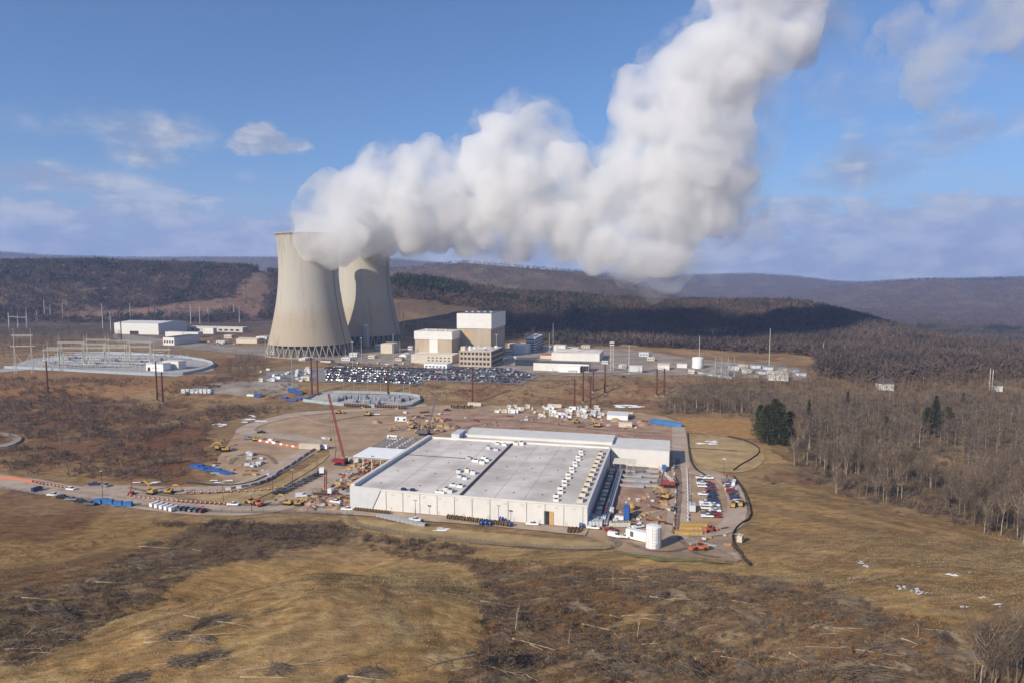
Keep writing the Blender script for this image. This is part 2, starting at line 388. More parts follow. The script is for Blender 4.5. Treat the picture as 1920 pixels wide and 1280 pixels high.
def pip(x, y, poly):
    ins = np.zeros(np.shape(x), bool); n = len(poly); j = n-1
    for i in range(n):
        xi, yi = poly[i][0], poly[i][1]; xj, yj = poly[j][0], poly[j][1]
        c = ((yi > y) != (yj > y)) & (x < (xj-xi)*(y-yi)/((yj-yi) or 1e-9)+xi); ins ^= c; j = i
    return ins
def wpoly(pts, z=None): return [(p.x, p.y) for p in (P(a, c, z) for a, c in pts)]
def smoothpoly(pts, it=2):
    for _ in range(it):
        q = []
        for i in range(len(pts)):
            a, c = pts[i], pts[(i+1) % len(pts)]
            q += [(a[0]*.75+c[0]*.25, a[1]*.75+c[1]*.25), (a[0]*.25+c[0]*.75, a[1]*.25+c[1]*.75)]
        pts = q
    return pts
from mathutils.geometry import delaunay_2d_cdt
def drape(name, poly, off, m, step=4.0, jag=0.0, level=None, seed=0):
    pts = []
    n = len(poly)
    for i in range(n):
        a, c = poly[i], poly[(i+1) % n]; L = math.hypot(c[0]-a[0], c[1]-a[1]); k = max(1, int(L/step))
        for j in range(k):
            t = j/k; x, y = a[0]*(1-t)+c[0]*t, a[1]*(1-t)+c[1]*t
            if jag:
                x += (float(fbm(x/7+seed, y/7, 3, 1))-.5)*jag*2; y += (float(fbm(x/7+seed, y/7+50, 3, 2))-.5)*jag*2
            pts.append((x, y))
    A = np.array(pts); g = []
    xs = np.arange(A[:, 0].min(), A[:, 0].max(), step); ys = np.arange(A[:, 1].min(), A[:, 1].max(), step)
    gx, gy = np.meshgrid(xs, ys); gx = gx.ravel(); gy = gy.ravel(); ok = pip(gx, gy, pts)
    inner = [Vector(q) for q in zip(gx[ok], gy[ok])]
    vs = [Vector(p) for p in pts]+inner; m0 = len(pts)
    ov, oe, of, *_ = delaunay_2d_cdt(vs, [], [list(range(m0))], 1, 1e-4)
    xy = np.array([(v.x, v.y) for v in ov]); z = (H(xy[:, 0], xy[:, 1]) if level is None else level)+off
    V = np.column_stack([xy, z*np.ones(len(xy))])
    fs = [f if (xy[f[1]][0]-xy[f[0]][0])*(xy[f[2]][1]-xy[f[0]][1])-(xy[f[1]][1]-xy[f[0]][1])*(xy[f[2]][0]-xy[f[0]][0]) > 0 else f[::-1] for f in of if len(f) == 3]
    return mesh_np(name, V, np.array([list(f) for f in fs]), [m], smooth=True)
def ribbon(px, width, step=5.0, closed=False):
    """polygon of a strip along a line measured in the photo"""
    pts = [Vector((p.x, p.y)) for p in (P(*q) for q in px)] if not isinstance(px[0], Vector) else px
    # Chaikin
    for _ in range(2):
        q = [pts[0]]
        for a, c in zip(pts, pts[1:]): q += [a*.75+c*.25, a*.25+c*.75]
        q.append(pts[-1]); pts = q
    L, Rr = [], []
    for i, p in enumerate(pts):
        d = (pts[min(i+1, len(pts)-1)]-pts[max(i-1, 0)]).normalized(); nrm_ = Vector((-d.y, d.x)); w = width/2
        L.append(p+nrm_*w); Rr.append(p-nrm_*w)
    return [(v.x, v.y) for v in L+Rr[::-1]]
def line3(px, n2=2):
    pts = [P(*q) for q in px]
    for _ in range(n2):
        q = [pts[0]]
        for a, c in zip(pts, pts[1:]): q += [a*.75+c*.25, a*.25+c*.75]
        q.append(pts[-1]); pts = q
    for p in pts: p.z = Hs(p.x, p.y)
    return pts

# ---------------- ground ----------------
def ground_mat():
    m = bpy.data.materials.new('ground_soil'); m.use_nodes = True; t = m.node_tree; t.nodes.clear(); q = NB(t)
    bs = t.nodes.new('ShaderNodeBsdfPrincipled'); out = t.nodes.new('ShaderNodeOutputMaterial'); t.links.new(bs.outputs[0], out.inputs[0])
    bs.inputs['Roughness'].default_value = 0.95; bs.inputs['Specular IOR Level'].default_value = 0.1
    c = t.nodes.new('ShaderNodeTexCoord').outputs['Object']
    at = t.nodes.new('ShaderNodeAttribute'); at.attribute_name = 'soil'
    rot = t.nodes.new('ShaderNodeMapping'); rot.inputs['Rotation'].default_value = (0, 0, R(-28)); rot.inputs['Scale'].default_value = (0.35, 1.0, 1.0); t.links.new(c, rot.inputs['Vector'])
    fine = q.noise(rot.outputs[0], 0.9, 6, 0.7, 0.4); tuft = q.noise(c, 2.2, 4, 0.7); mid = q.noise(c, 0.12, 6, 0.62, 0.5); big = q.noise(c, 0.02, 4, 0.6)
    v = q.m('MULTIPLY', q.m('ADD', q.m('MULTIPLY', fine, 0.85), q.m('ADD', q.m('MULTIPLY', mid, 0.65), q.m('MULTIPLY', tuft, 0.35))), 1.15)
    two = q.noise(rot.outputs[0], 0.40, 5, 0.65, 0.6)
    v = q.m('MULTIPLY', q.m('SUBTRACT', v, 0.07), q.m('ADD', 0.72, q.m('MULTIPLY', q.ss(two, 0.36, 0.62), 0.46)))
    vm = t.nodes.new('ShaderNodeVectorMath'); vm.operation = 'SCALE'; t.links.new(at.outputs['Color'], vm.inputs[0]); t.links.new(v, vm.inputs[3])
    colr = q.mix(q.m('MULTIPLY', q.ss(mid, 0.48, 0.70), 0.30), vm.outputs[0], (0.13, 0.075, 0.042))
    colr = q.mix(q.m('MULTIPLY', q.ss(big, 0.50, 0.70), 0.22), colr, (0.36, 0.28, 0.17))
    t.links.new(colr, bs.inputs['Base Color'])
    bp = t.nodes.new('ShaderNodeBump'); bp.inputs['Strength'].default_value = 0.9; bp.inputs['Distance'].default_value = 0.5
    t.links.new(q.m('ADD', q.m('MULTIPLY', fine, 1.0), q.m('MULTIPLY', tuft, .5)), bp.inputs['Height']); t.links.new(bp.outputs[0], bs.inputs['Normal'])
    return m
M['ground_soil'] = ground_mat()
az_f = np.linspace(-46, 46, 1000); az = np.radians(np.concatenate([np.linspace(-180, -48, 34), az_f, np.linspace(48, 180, 34)]))
rr = np.concatenate([[3, 20, 45, 70, 85], np.geomspace(95, 9000, 800), np.geomspace(9400, 40000, 24)])
RR, AA = np.meshgrid(rr, az, indexing='ij')
gx = RR*np.sin(AA); gy = RR*np.cos(AA); gz = H(gx, gy)
gz = np.where(RR > 9500, gz-(RR-9500)*0.012, gz)
nr, na = gx.shape
ii = (np.arange(nr-1)[:, None]*na+np.arange(na-1)[None, :]).ravel()
gf = np.stack([ii, ii+na, ii+na+1, ii+1], 1)
# natural colour of the soil and its cover, zone by zone (positions on the ground)
jx = gx+(fbm(gx/18, gy/18, 4, 31)-.5)*(22+0*gx)*(gy < 600)+(fbm(gx/4, gy/4, 3, 35)-.5)*7*(gy < 600)+(fbm(gx/60, gy/60, 4, 31)-.5)*60*(gy > 600); jy = gy+(fbm(gx/18, gy/18, 4, 32)-.5)*22*(gy < 600)+(fbm(gx/4, gy/4, 3, 36)-.5)*7*(gy < 600)
colr = np.empty(gx.shape+(3,))
def setc(mask, c, k=1.0):
    w = (mask*k)[..., None]; colr[:] = colr*(1-w)+np.array(c)*w
colr[:] = (0.27, 0.195, 0.12)
nA = fbm(gx/26, gy/26, 5, 41); nB = fbm(gx/9, gy/9, 4, 42); nC = fbm(gx/70, gy/70, 4, 43)
setc(SM(.5, .62, nC), (0.21, 0.125, 0.075), .8)
setc(SM(.52, .62, nA), (0.36, 0.265, 0.155), .7)
# foreground: dry grass
fg = SM(275, 262, jy-0.12*jx)
setc(fg, (0.44, 0.31, 0.145))
setc(fg*SM(.50, .60, nA), (0.30, 0.195, 0.095), .7)
setc(fg*SM(.56, .64, fbm(gx/14+5, gy/14, 4, 46)), (0.45, 0.35, 0.20), .7)
# left reddish weeds, gully of slash, cut-over ground on the right
Z_LEFT = wpoly([(-80, 960), (250, 968), (420, 985), (560, 985), (420, 1040), (200, 1110), (60, 1170), (-120, 1260)])
Z_GULLY = wpoly([(-60, 1215), (60, 1240), (170, 1190), (300, 1110), (420, 1060), (640, 1020), (700, 985), (420, 975), (240, 1040), (60, 1100), (-60, 1130)])
Z_CUT = wpoly([(640, 1000), (860, 1040), (1140, 1068), (1400, 1080), (1560, 1110), (1760, 1180), (2100, 1250), (2200, 1500), (900, 1500), (840, 1285), (880, 1200), (930, 1120), (880, 1060)])
setc(pip(jx, jy, Z_LEFT), (0.19, 0.12, 0.065)); setc(pip(jx, jy, Z_LEFT)*SM(.49, .60, nA), (0.30, 0.21, 0.10))
setc(pip(jx, jy, Z_GULLY), (0.16, 0.12, 0.085), .9)
setc(pip(jx, jy, Z_CUT), (0.165, 0.118, 0.08)); setc(pip(jx, jy, Z_CUT)*SM(.52, .62, nB), (0.28, 0.18, 0.11), .7)
setc(pip(jx, jy, Z_CUT)*SM(.53, .62, nA), (0.22, 0.125, 0.055), .7)
# right hand: grass slope below the site, woodland floor
Z_SLOPE = wpoly([(1385, 900), (1480, 905), (1620, 945), (1760, 975), (1930, 1010), (2100, 1040), (2100, 1200), (1880, 1160), (1700, 1100), (1500, 1075), (1405, 1058), (1375, 1020)])
setc(pip(jx, jy, Z_SLOPE), (0.36, 0.245, 0.12)); setc(pip(jx, jy, Z_SLOPE)*SM(.5, .6, nA), (0.24, 0.19, 0.10), .8)
Z_WET = wpoly([(1600, 1050), (1800, 1040), (2000, 1060), (2000, 1150), (1800, 1130), (1650, 1095)])
setc(pip(jx, jy, Z_WET), (0.38, 0.27, 0.135), .8)
Z_WOOD = wpoly([(1230, 775), (1260, 725), (1380, 715), (1515, 712), (1530, 675), (1640, 655), (1920, 655), (2500, 650), (2700, 720), (2700, 1100), (1930, 1010), (1760, 965), (1620, 925), (1480, 885), (1500, 850), (1420, 812), (1400, 775)])
setc(pip(jx, jy, Z_WOOD), (0.17, 0.125, 0.085)); setc(pip(jx, jy, Z_WOOD)*SM(.5, .6, nB), (0.26, 0.20, 0.12), .7)
Z_FIELD = wpoly([(1270, 782), (1405, 785), (1425, 822), (1380, 820), (1290, 808)])
setc(pip(gx, gy, Z_FIELD), (0.42, 0.27, 0.13))
for q in ([(1700, 860), (1790, 850), (1800, 880), (1710, 885)], [(1745, 885), (1790, 880), (1800, 905), (1750, 905)], [(1290, 815), (1430, 830), (1460, 860), (1400, 885), (1300, 880)]):
    setc(pip(jx, jy, wpoly(q)), (0.40, 0.29, 0.16))
# mown basin slopes round the data hall
Z_BASIN = wpoly([(640, 965), (800, 985), (1000, 1005), (1140, 1015), (1160, 1030), (1000, 1032), (780, 1015), (650, 985)])
setc(pip(gx, gy, Z_BASIN), (0.41, 0.31, 0.175))
# left scrubland and mound between the road legs
Z_SCRUB = wpoly([(-200, 740), (100, 730), (330, 760), (520, 765), (400, 800), (370, 880), (420, 905), (200, 900), (0, 880), (-200, 880)])
setc(pip(jx, jy, Z_SCRUB), (0.20, 0.12, 0.075)); setc(pip(jx, jy, Z_SCRUB)*SM(.52, .62, nA), (0.30, 0.20, 0.11))
Z_RED = wpoly([(240, 800), (400, 795), (380, 850), (360, 890), (250, 870)])
setc(pip(jx, jy, Z_RED), (0.17, 0.085, 0.055), .8)
setc(pip(jx, jy, wpoly([(-200, 700), (140, 690), (420, 705), (330, 735), (100, 745), (-200, 740)])), (0.30, 0.17, 0.09), .7)
for q in ([(455, 800), (520, 775), (560, 790), (530, 800), (545, 830), (620, 835), (720, 820), (690, 790), (600, 785)], ):
    setc(pip(jx, jy, wpoly(q)), (0.26, 0.18, 0.11))
# slope between the plant and the site
Z_MID = wpoly([(770, 722), (1010, 705), (1240, 690), (1290, 730), (1240, 772), (1000, 757), (800, 745)])
setc(pip(jx, jy, Z_MID), (0.30, 0.22, 0.14)); setc(pip(jx, jy, Z_MID)*SM(.5, .6, nA), (0.22, 0.13, 0.085), .8)
# hills
hm = SM(1100, 1300, jy)+SM(600, 800, jx)*SM(650, 800, jy); hm = np.clip(hm, 0, 1)
setc(hm, (0.105, 0.075, 0.06)); setc(hm*SM(.5, .65, fbm(gx/90, gy/90, 4, 51)), (0.15, 0.105, 0.075))
def on_hill(px, py, Yd):
    d = ray(px, py); return (d.x/d.y*Yd, Yd)
CUT = [wpoly(q) for q in ([(445, 548), (460, 524), (482, 509), (500, 509), (505, 540), (492, 580), (480, 605), (460, 600), (435, 575)],
       [(100, 592), (260, 581), (400, 563), (440, 560), (445, 580), (350, 596), (100, 602)])]
for q in CUT:
    w_ = pip(jx, jy, q); setc(w_, (0.21, 0.13, 0.095)); setc(w_*SM(.5, .6, fbm(gx/25, gy/25, 4, 53)), (0.20, 0.12, 0.08), .8)
setc(SM(7000, 9500, RR), (0.10, 0.09, 0.09))
ax, ay = gx*.80-gy*.60, gx*.60+gy*.80     # wind-combed streaks across the slopes
st = fbm(ax/42, ay/6, 5, 91); st2 = fbm(ax/30+9, ay/3.5, 4, 92)
sl_m = pip(jx, jy, Z_SLOPE)*1.0
setc(sl_m*SM(.50, .62, st), (0.22, 0.145, 0.085), .75); setc(sl_m*SM(.54, .62, st2), (0.40, 0.28, 0.14), .5)
bx, by = gx*.80+gy*.60, -gx*.60+gy*.80
st = fbm(bx/34, by/5, 5, 93); setc(fg*(1-pip(jx, jy, Z_CUT))*SM(.52, .64, st), (0.25, 0.17, 0.085), .7); setc(fg*SM(.56, .66, fbm(bx/16, by/3, 4, 94)), (0.47, 0.36, 0.20), .45)
colr *= 1+(np.array([0.98, 0.87, 0.70])-1)*(1-np.clip(hm, 0, 1))[..., None]
me = mesh_np('ground', np.stack([gx.ravel(), gy.ravel(), gz.ravel()], 1), gf, ['ground_soil'], smooth=True)
# orient upwards
ca = me.color_attributes.new('soil', 'FLOAT_COLOR', 'POINT')
ca.data.foreach_set('color', np.concatenate([colr.reshape(-1, 3), np.ones((gx.size, 1))], 1).astype(np.float32).ravel())
ground = struct('ground', me)

# ---------------- paved and bare-earth sheets ----------------
defm('dirt', (0.39, 0.265, 0.160), 0.95, 0.22, 0.06, rgb2=(0.29, 0.195, 0.125), bump=0.3)
defm('red_dirt', (0.37, 0.235, 0.155), 0.95, 0.22, 0.08, rgb2=(0.25, 0.15, 0.10), bump=0.3)
defm('road_dirt', (0.44, 0.345, 0.265), 0.95, 0.12, 0.12, rgb2=(0.35, 0.265, 0.20))
defm('asphalt', (0.24, 0.23, 0.22), 0.9, 0.12, 0.06, rgb2=(0.19, 0.18, 0.17))
defm('yard', (0.31, 0.265, 0.22), 0.95, 0.15, 0.05, rgb2=(0.20, 0.155, 0.115))
defm('gravel', (0.40, 0.38, 0.36), 0.95, 0.15, 0.15)
defm('mown', (0.42, 0.295, 0.14), 0.95, 0.18, 0.10, rgb2=(0.30, 0.205, 0.095), bump=0.3)
defm('green_grass', (0.20, 0.19, 0.07), 0.95, 0.2, 0.2)
defm('snow', (0.90, 0.90, 0.90), 0.6, 0.05, 0.5)
def sheet(name, px, off, m, step=4, jag=0, sm=1, seed=0):
    return struct(name, drape(name, smoothpoly(wpoly(px), sm) if sm else wpoly(px), off, m, step, jag, seed=seed))
PAD = [(590, 965), (660, 962), (900, 978), (1100, 1003), (1145, 1020), (1165, 1035), (1230, 1042), (1330, 1048), (1400, 1055), (1375, 1030), (1372, 1000), (1408, 975), (1395, 925), (1375, 893), (1330, 880), (1300, 870), (1290, 810), (1270, 785), (1180, 770), (1000, 762), (850, 757), (700, 768), (600, 768), (520, 778), (450, 800), (430, 830), (410, 850), (400, 885), (430, 905), (470, 900), (540, 860), (590, 838), (625, 845), (600, 872), (545, 905), (560, 930), (500, 960)]
sheet('construction_pad', PAD, 0.10, 'dirt', 5, 1.5, 1)
sheet('bare_earth', [(800, 775), (1000, 768), (1180, 778), (1275, 800), (1262, 850), (1180, 826), (900, 800), (800, 800)], 0.20, 'red_dirt', 5, 2, 1)
sheet('bare_earth', [(560, 935), (600, 900), (660, 870), (720, 866), (660, 905), (655, 955), (590, 960)], 0.20, 'red_dirt', 4, 1, 1)
sheet('bare_earth', [(1150, 880), (1260, 882), (1252, 985), (1135, 975)], 0.20, 'red_dirt', 4, 0.6, 1)
RD1 = ribbon([(-60, 893), (60, 910), (150, 925), (270, 940), (400, 955), (520, 952), (600, 915), (660, 880)], 19)
struct('access_road', drape('access_road', RD1, 0.28, 'road_dirt', 4, .5))
RD2 = ribbon([(150, 914), (300, 920), (420, 918), (480, 903), (540, 868), (600, 832), (560, 820), (480, 815), (455, 808), (475, 795), (560, 775), (680, 768), (800, 760)], 13)
struct('haul_road', drape('haul_road', RD2, 0.36, 'road_dirt', 4, .5))
RD3 = ribbon([(1268, 1010), (1275, 950), (1278, 890), (1276, 840), (1272, 800)], 10)
struct('site_road', drape('site_road', RD3, 0.28, 'road_dirt', 4, .4))
RD4 = ribbon([(1285, 885), (1340, 890), (1372, 910), (1385, 950), (1375, 985), (1340, 1000), (1290, 1000)], 9)
struct('site_road', drape('site_road', RD4, 0.44, 'road_dirt', 4, .4))
RD5 = ribbon([(560, 957), (660, 960), (800, 972), (950, 984), (1100, 1000)], 7)
struct('site_road', drape('site_road', RD5, 0.52, 'road_dirt', 4, .4))
sheet('plant_yard', [(640, 682), (480, 668), (440, 650), (560, 650), (660, 655), (760, 655), (1000, 650), (1200, 655), (1290, 672), (1500, 690), (1530, 714), (1400, 708), (1240, 702), (1015, 705), (960, 690)], 0.25, 'yard', 8, 2, 1)
LOT = [(480, 712), (600, 716), (782, 722), (800, 714), (976, 721), (1012, 704), (962, 691), (640, 687), (505, 697)]
sheet('parking_lot', LOT, 0.40, 'asphalt', 6, 0, 0)
sheet('plant_road', [(215, 625), (340, 640), (500, 655), (640, 668), (640, 676), (480, 668), (330, 652), (200, 635)], 0.42, 'yard', 6, 0, 1)
sheet('switchyard_gravel', [(-20, 700), (60, 672), (250, 660), (345, 666), (405, 682), (400, 694), (330, 706), (200, 700), (60, 693)], 0.35, 'gravel', 6, 0, 0)
sheet('substation_gravel', [(565, 752), (600, 736), (795, 745), (762, 765)], 0.35, 'gravel', 4, 0, 0)
sheet('storage_yard', [(340, 732), (420, 715), (520, 712), (570, 722), (540, 740), (440, 742)], 0.30, 'yard', 5, 2, 1)
sheet('basin_grass', [(1292, 815), (1360, 818), (1420, 835), (1440, 862), (1400, 888), (1330, 882), (1300, 868)], 0.25, 'mown', 5, 0, 2)
sheet('grass_verge', [(660, 970), (800, 988), (1000, 1008), (1130, 1018), (1155, 1026), (1120, 1032), (950, 1024), (780, 1008), (680, 990)], 0.34, 'mown', 4, .3, 2)
sheet('grass_verge', [(560, 885), (625, 846), (600, 872), (500, 930), (440, 945), (300, 933), (480, 920), (520, 905)], 0.34, 'mown', 4, .5, 1)
sheet('grass_verge', [(1160, 1036), (1230, 1044), (1330, 1052), (1390, 1058), (1310, 1056), (1200, 1048)], 0.40, 'green_grass', 4, .5, 1)
for k, (x, y, w, h) in enumerate([(480, 789, 30, 5), (410, 797, 15, 4), (478, 780, 10, 3), (275, 906, 25, 4), (415, 903, 22, 4), (1180, 762, 30, 4), (830, 993, 24, 4), (610, 822, 10, 3), (1692, 1101, 9, 5), (1712, 1106, 12, 5), (1722, 1112, 8, 4), (1785, 1077, 12, 3), (1614, 1054, 7, 3), (1624, 1060, 6, 3), (1805, 1137, 7, 4), (1845, 1121, 9, 3), (1872, 1134, 11, 4), (1816, 1072, 4, 2), (1597, 1083, 6, 2), (1740, 1112, 5, 2), (1330, 830, 25, 5)]):
    bits = []
    for j in range(7):
        u_, v_ = random.uniform(-.8, .8), random.uniform(-.6, .6); f_ = random.uniform(.16, .5)
        q = [(x+w*(u_+f_*math.cos(a)*(.6+.6*random.random())), y+h*(v_+f_*.8*math.sin(a)*(.6+.6*random.random()))) for a in np.linspace(0, 2*math.pi, 10)[:-1]]
        bits.append(drape('snow_patch', wpoly(q), (.45 if y < 1040 else .12)+.012*j, 'snow', .9, 1.5, seed=k*9+j))
    V_ = []; F_ = []
    for me2 in bits:
        n_ = len(V_); V_ += [tuple(v.co) for v in me2.vertices]; F_ += [tuple(i+n_ for i in p.vertices) for p in me2.polygons]
    me3 = bpy.data.meshes.new('snow_patch'); me3.from_pydata(V_, [], F_); me3.materials.append(M['snow'])
    tag(link('snow_patch', me3), None, None, None, 'stuff')

# ---------------- cooling towers ----------------
def tower_mat():
    m = bpy.data.materials.new('tower_concrete'); m.use_nodes = True; t = m.node_tree; t.nodes.clear(); q = NB(t)
    bs = t.nodes.new('ShaderNodeBsdfPrincipled'); out = t.nodes.new('ShaderNodeOutputMaterial'); t.links.new(bs.outputs[0], out.inputs[0])
    bs.inputs['Roughness'].default_value = 0.9; bs.inputs['Specular IOR Level'].default_value = 0.15
    c = t.nodes.new('ShaderNodeTexCoord').outputs['Object']; sp = t.nodes.new('ShaderNodeSeparateXYZ'); t.links.new(c, sp.inputs[0])
    ang = q.m('ARCTAN2', sp.outputs[1], sp.outputs[0])
    rib = q.m('SINE', q.m('MULTIPLY', ang, 90.0)); ring = q.m('SINE', q.m('MULTIPLY', sp.outputs[2], 2.6))
    nz = q.noise(q.scale(c, (1, 1, .08)), 0.12, 6, 0.65); n2_ = q.noise(c, 0.03, 4, 0.6)
    up = q.ss(q.m('ADD', sp.outputs[2], q.m('MULTIPLY', q.m('SUBTRACT', n2_, .5), 60)), 45, 85)
    base = q.mix(up, (0.385, 0.325, 0.245), (0.41, 0.385, 0.335))
    base = q.mix(q.m('MULTIPLY', q.ss(nz, .5, .75), .35), base, (0.20, 0.16, 0.125))
    st_ = q.noise(q.scale(c, (1, 1, .03)), 0.5, 5, 0.7)
    base = q.mix(q.m('MULTIPLY', q.m('MULTIPLY', q.ss(st_, .46, .7), q.ss(q.m('ADD', sp.outputs[2], q.m('MULTIPLY', nz, 30)), 135, 175)), .75), base, (0.13, 0.115, 0.10))
    base = q.mix(q.m('MULTIPLY', q.ss(st_, .6, .75), .3), base, (0.18, 0.155, 0.125))
    base = q.mix(q.m('MULTIPLY', q.ss(rib, .4, 1.), .13), base, (0.22, 0.19, 0.15))
    base = q.mix(q.m('MULTIPLY', q.ss(ring, .7, 1.), .17), base, (0.22, 0.19, 0.15))
    t.links.new(base, bs.inputs['Base Color']); return m
M['tower_concrete'] = tower_mat()
def tower_r(z): return 38.3*math.sqrt(1+((z-125)/(108 if z < 125 else 100))**2)
def cooling_tower(loc, label, k=1.0):
    t = empty('cooling_tower', loc, 0, label, 'cooling tower', 'the two cooling towers'); t.scale = (1, 1, .957)
    zs = [15.5+(165-15.5)*i/40 for i in range(41)]
    prof = [(tower_r(z), z) for z in zs]+[(tower_r(165)+.9, 165.1), (tower_r(165)+.9, 166.4), (tower_r(165)-.8, 166.4)]+[(tower_r(z)-1, z) for z in zs[::-1]]+[(tower_r(15.5), 15.5)]
    MB().lathe(prof, n=128, cap=False).build('shell', 'tower_concrete', t, smooth=True)
    N = 40; rb, rt = 57.8, tower_r(15.5)-.4
    for i in range(N):
        a = 2*math.pi*i/N; mb = MB()
        p0 = (rb*math.cos(a), rb*math.sin(a), 0)
        for s_ in (-1, 1):
            a2 = a+s_*math.pi/N; mb.tube(p0, (rt*math.cos(a2), rt*math.sin(a2), 16), 0.62, 0.55, 6)
        mb.box(p0[0], p0[1], -.5, 2.4, 2.4, 1.4, a)
        mb.build('leg', 'concrete', t)
    MB().lathe([(60.5, -1), (60.5, 1.0), (59.5, 1.0), (59.5, -1)], n=80, cap=False).build('basin_wall', 'concrete', t)
    MB().lathe([(48, -.5), (48, 15), (47, 15.2)], n=48).build('fill_screen', 'dark_concrete', t)
    mb = MB(); r_ = tower_r
    for z in range(16, 165, 6):
        mb.tube(((r_(z)+.6)*math.cos(R(-20)), (r_(z)+.6)*math.sin(R(-20)), z), ((r_(z+6)+.6)*math.cos(R(-20)), (r_(z+6)+.6)*math.sin(R(-20)), z+6), .35, .35, 4)
    mb.build('ladder', 'dark_concrete', t)
    return t
T1 = P(583, 662); T2 = P(686, 637)
cooling_tower((T1.x, T1.y, 8), 'nearer concrete cooling tower, fully sunlit, steam spilling over its rim')
cooling_tower((T2.x, T2.y, 8), 'farther concrete cooling tower half hidden behind the sunlit one, with its shadow across it')

# ---------------- steam ----------------
def vol_mat(name, colr, dens, an=0.35, nz=None):
    m = bpy.data.materials.new(name); m.use_nodes = True; t = m.node_tree; t.nodes.clear()
    v = t.nodes.new('ShaderNodeVolumePrincipled'); out = t.nodes.new('ShaderNodeOutputMaterial'); t.links.new(v.outputs[0], out.inputs['Volume'])
    if nz:
        q = NB(t); c = t.nodes.new('ShaderNodeTexCoord').outputs['Object']
        f = q.ss(q.noise(c, nz[0], nz[3], 0.62, 0.3), nz[1], nz[2])
        t.links.new(q.m('MULTIPLY', f, dens), v.inputs['Density']); m.cycles.volume_step_rate = nz[4]
    v.inputs['Color'].default_value = (*colr, 1)
    if not nz: v.inputs['Density'].default_value = dens
    v.inputs['Color'].default_value = (*colr, 1); v.inputs['Anisotropy'].default_value = an
    return m
def vn3(p, s):
    x, y, z = p.T; iz = np.floor(z); fz = z-iz; fz = fz*fz*(3-2*fz)
    return vn(x+iz*37.7, y+iz*91.3, s)*(1-fz)+vn(x+(iz+1)*37.7, y+(iz+1)*91.3, s)*fz
def finish(o, name, m, voxel):
    # re-skin once more so that the billows do not cross one another, then drop closed-off bubbles
    md = o.modifiers.new('r', 'REMESH'); md.mode = 'VOXEL'; md.voxel_size = voxel
    dg = bpy.context.evaluated_depsgraph_get(); ob = o.evaluated_get(dg); ev = ob.to_mesh()
    co = np.empty(len(ev.vertices)*3, np.float32); ev.vertices.foreach_get('co', co); co = co.reshape(-1, 3).astype(float)
    nv = np.array([list(p.vertices) for p in ev.polygons if len(p.vertices) == 4]); ob.to_mesh_clear(); o.modifiers.clear()
    keep = biggest(len(co), nv); nv = (np.cumsum(keep)-1)[nv[keep[nv[:, 0]]]]
    o.data = mesh_np(name, co[keep], nv, [m], smooth=True); return o
def biggest(n, nv):
    lab = np.arange(n); e0 = nv[:, [0, 1, 2, 3]].ravel(); e1 = nv[:, [1, 2, 3, 0]].ravel()
    while True:
        old = lab.copy(); m_ = np.minimum(lab[e0], lab[e1]); np.minimum.at(lab, e0, m_); np.minimum.at(lab, e1, m_); lab = lab[lab]
        if (lab == old).all(): break
    ids, cnt_ = np.unique(lab, return_counts=True); return lab == ids[cnt_.argmax()]
def puffs(name, lst, kids1, kids2, voxel, m, amp, seed, clean=1, world=False):
    rn = random.Random(seed); V = []; Fs = []; n0 = 0
    bm_ = bmesh.new(); bmesh.ops.create_icosphere(bm_, subdivisions=2, radius=1)
    iv = np.array([v.co[:] for v in bm_.verts]); itf = np.array([[v.index for v in f.verts] for f in bm_.faces]); bm_.free()
    sph = []
    for px, py, rp, Yd in lst:
        d = ray(px, py); c = Vector((d.x/d.y*Yd, Yd, CAMZ+d.z/d.y*Yd)) if not world else Vector((px, py, Yd)); r = rp/F*Yd if not world else rp
        sph.append((c, r))
        for _ in range(kids1):
            u = Vector((rn.gauss(0, 1), rn.gauss(0, 1), rn.gauss(0.25, 1))).normalized(); c2 = c+u*r*rn.uniform(.65, .95); r2 = r*rn.choice([.16, .22, .3, .42, .55])*rn.uniform(.85, 1.15); sph.append((c2, r2))
            for _ in range(kids2):
                w = Vector((rn.gauss(0, 1), rn.gauss(0, 1), rn.gauss(0, 1))).normalized()+u*.7; w.normalize(); sph.append((c2+w*r2*.85, r2*rn.uniform(.25, .45)))
    for c, r in sph:
        if r < voxel*1.2: continue
        V.append(iv*r+np.array(c)); Fs.append(itf+n0); n0 += len(iv)
    me_ = mesh_np(name, np.concatenate(V), np.concatenate(Fs), [m])
    o = link(name, me_); md = o.modifiers.new('r', 'REMESH'); md.mode = 'VOXEL'; md.voxel_size = voxel
    dg = bpy.context.evaluated_depsgraph_get(); ev = o.evaluated_get(dg).to_mesh()
    co = np.empty(len(ev.vertices)*3, np.float32); ev.vertices.foreach_get('co', co); co = co.reshape(-1, 3).astype(float)
    no = np.empty(len(ev.vertices)*3, np.float32); ev.vertices.foreach_get('normal', no); no = no.reshape(-1, 3)
    nv = np.array([list(p.vertices) for p in ev.polygons if len(p.vertices) == 4])
    o.evaluated_get(dg).to_mesh_clear(); o.modifiers.clear()
    # keep the one outer surface, drop closed-off bubbles
    keep = biggest(len(co), nv); nv = (np.cumsum(keep)-1)[nv[keep[nv[:, 0]]]]; co = co[keep]; no = no[keep]
    d = 0
    for sc_, a in amp: d = d+a*(1-2*np.abs(2*vn3(co/sc_+seed, int(sc_))-1))
    co = co+no*d[:, None]
    o.data = mesh_np(name, co, nv, [m], smooth=True)
    if clean < 2: return finish(o, name, m, voxel)
    return o
M['steam'] = vol_mat('steam', (0.985, 0.985, 0.985), 0.075, 0.3, (0.016, 0.34, 0.66, 6, 0.12))
M['mid_steam'] = vol_mat('mid_steam', (0.985, 0.985, 0.985), 0.022, 0.3, (0.024, 0.42, 0.66, 6, 0.15))
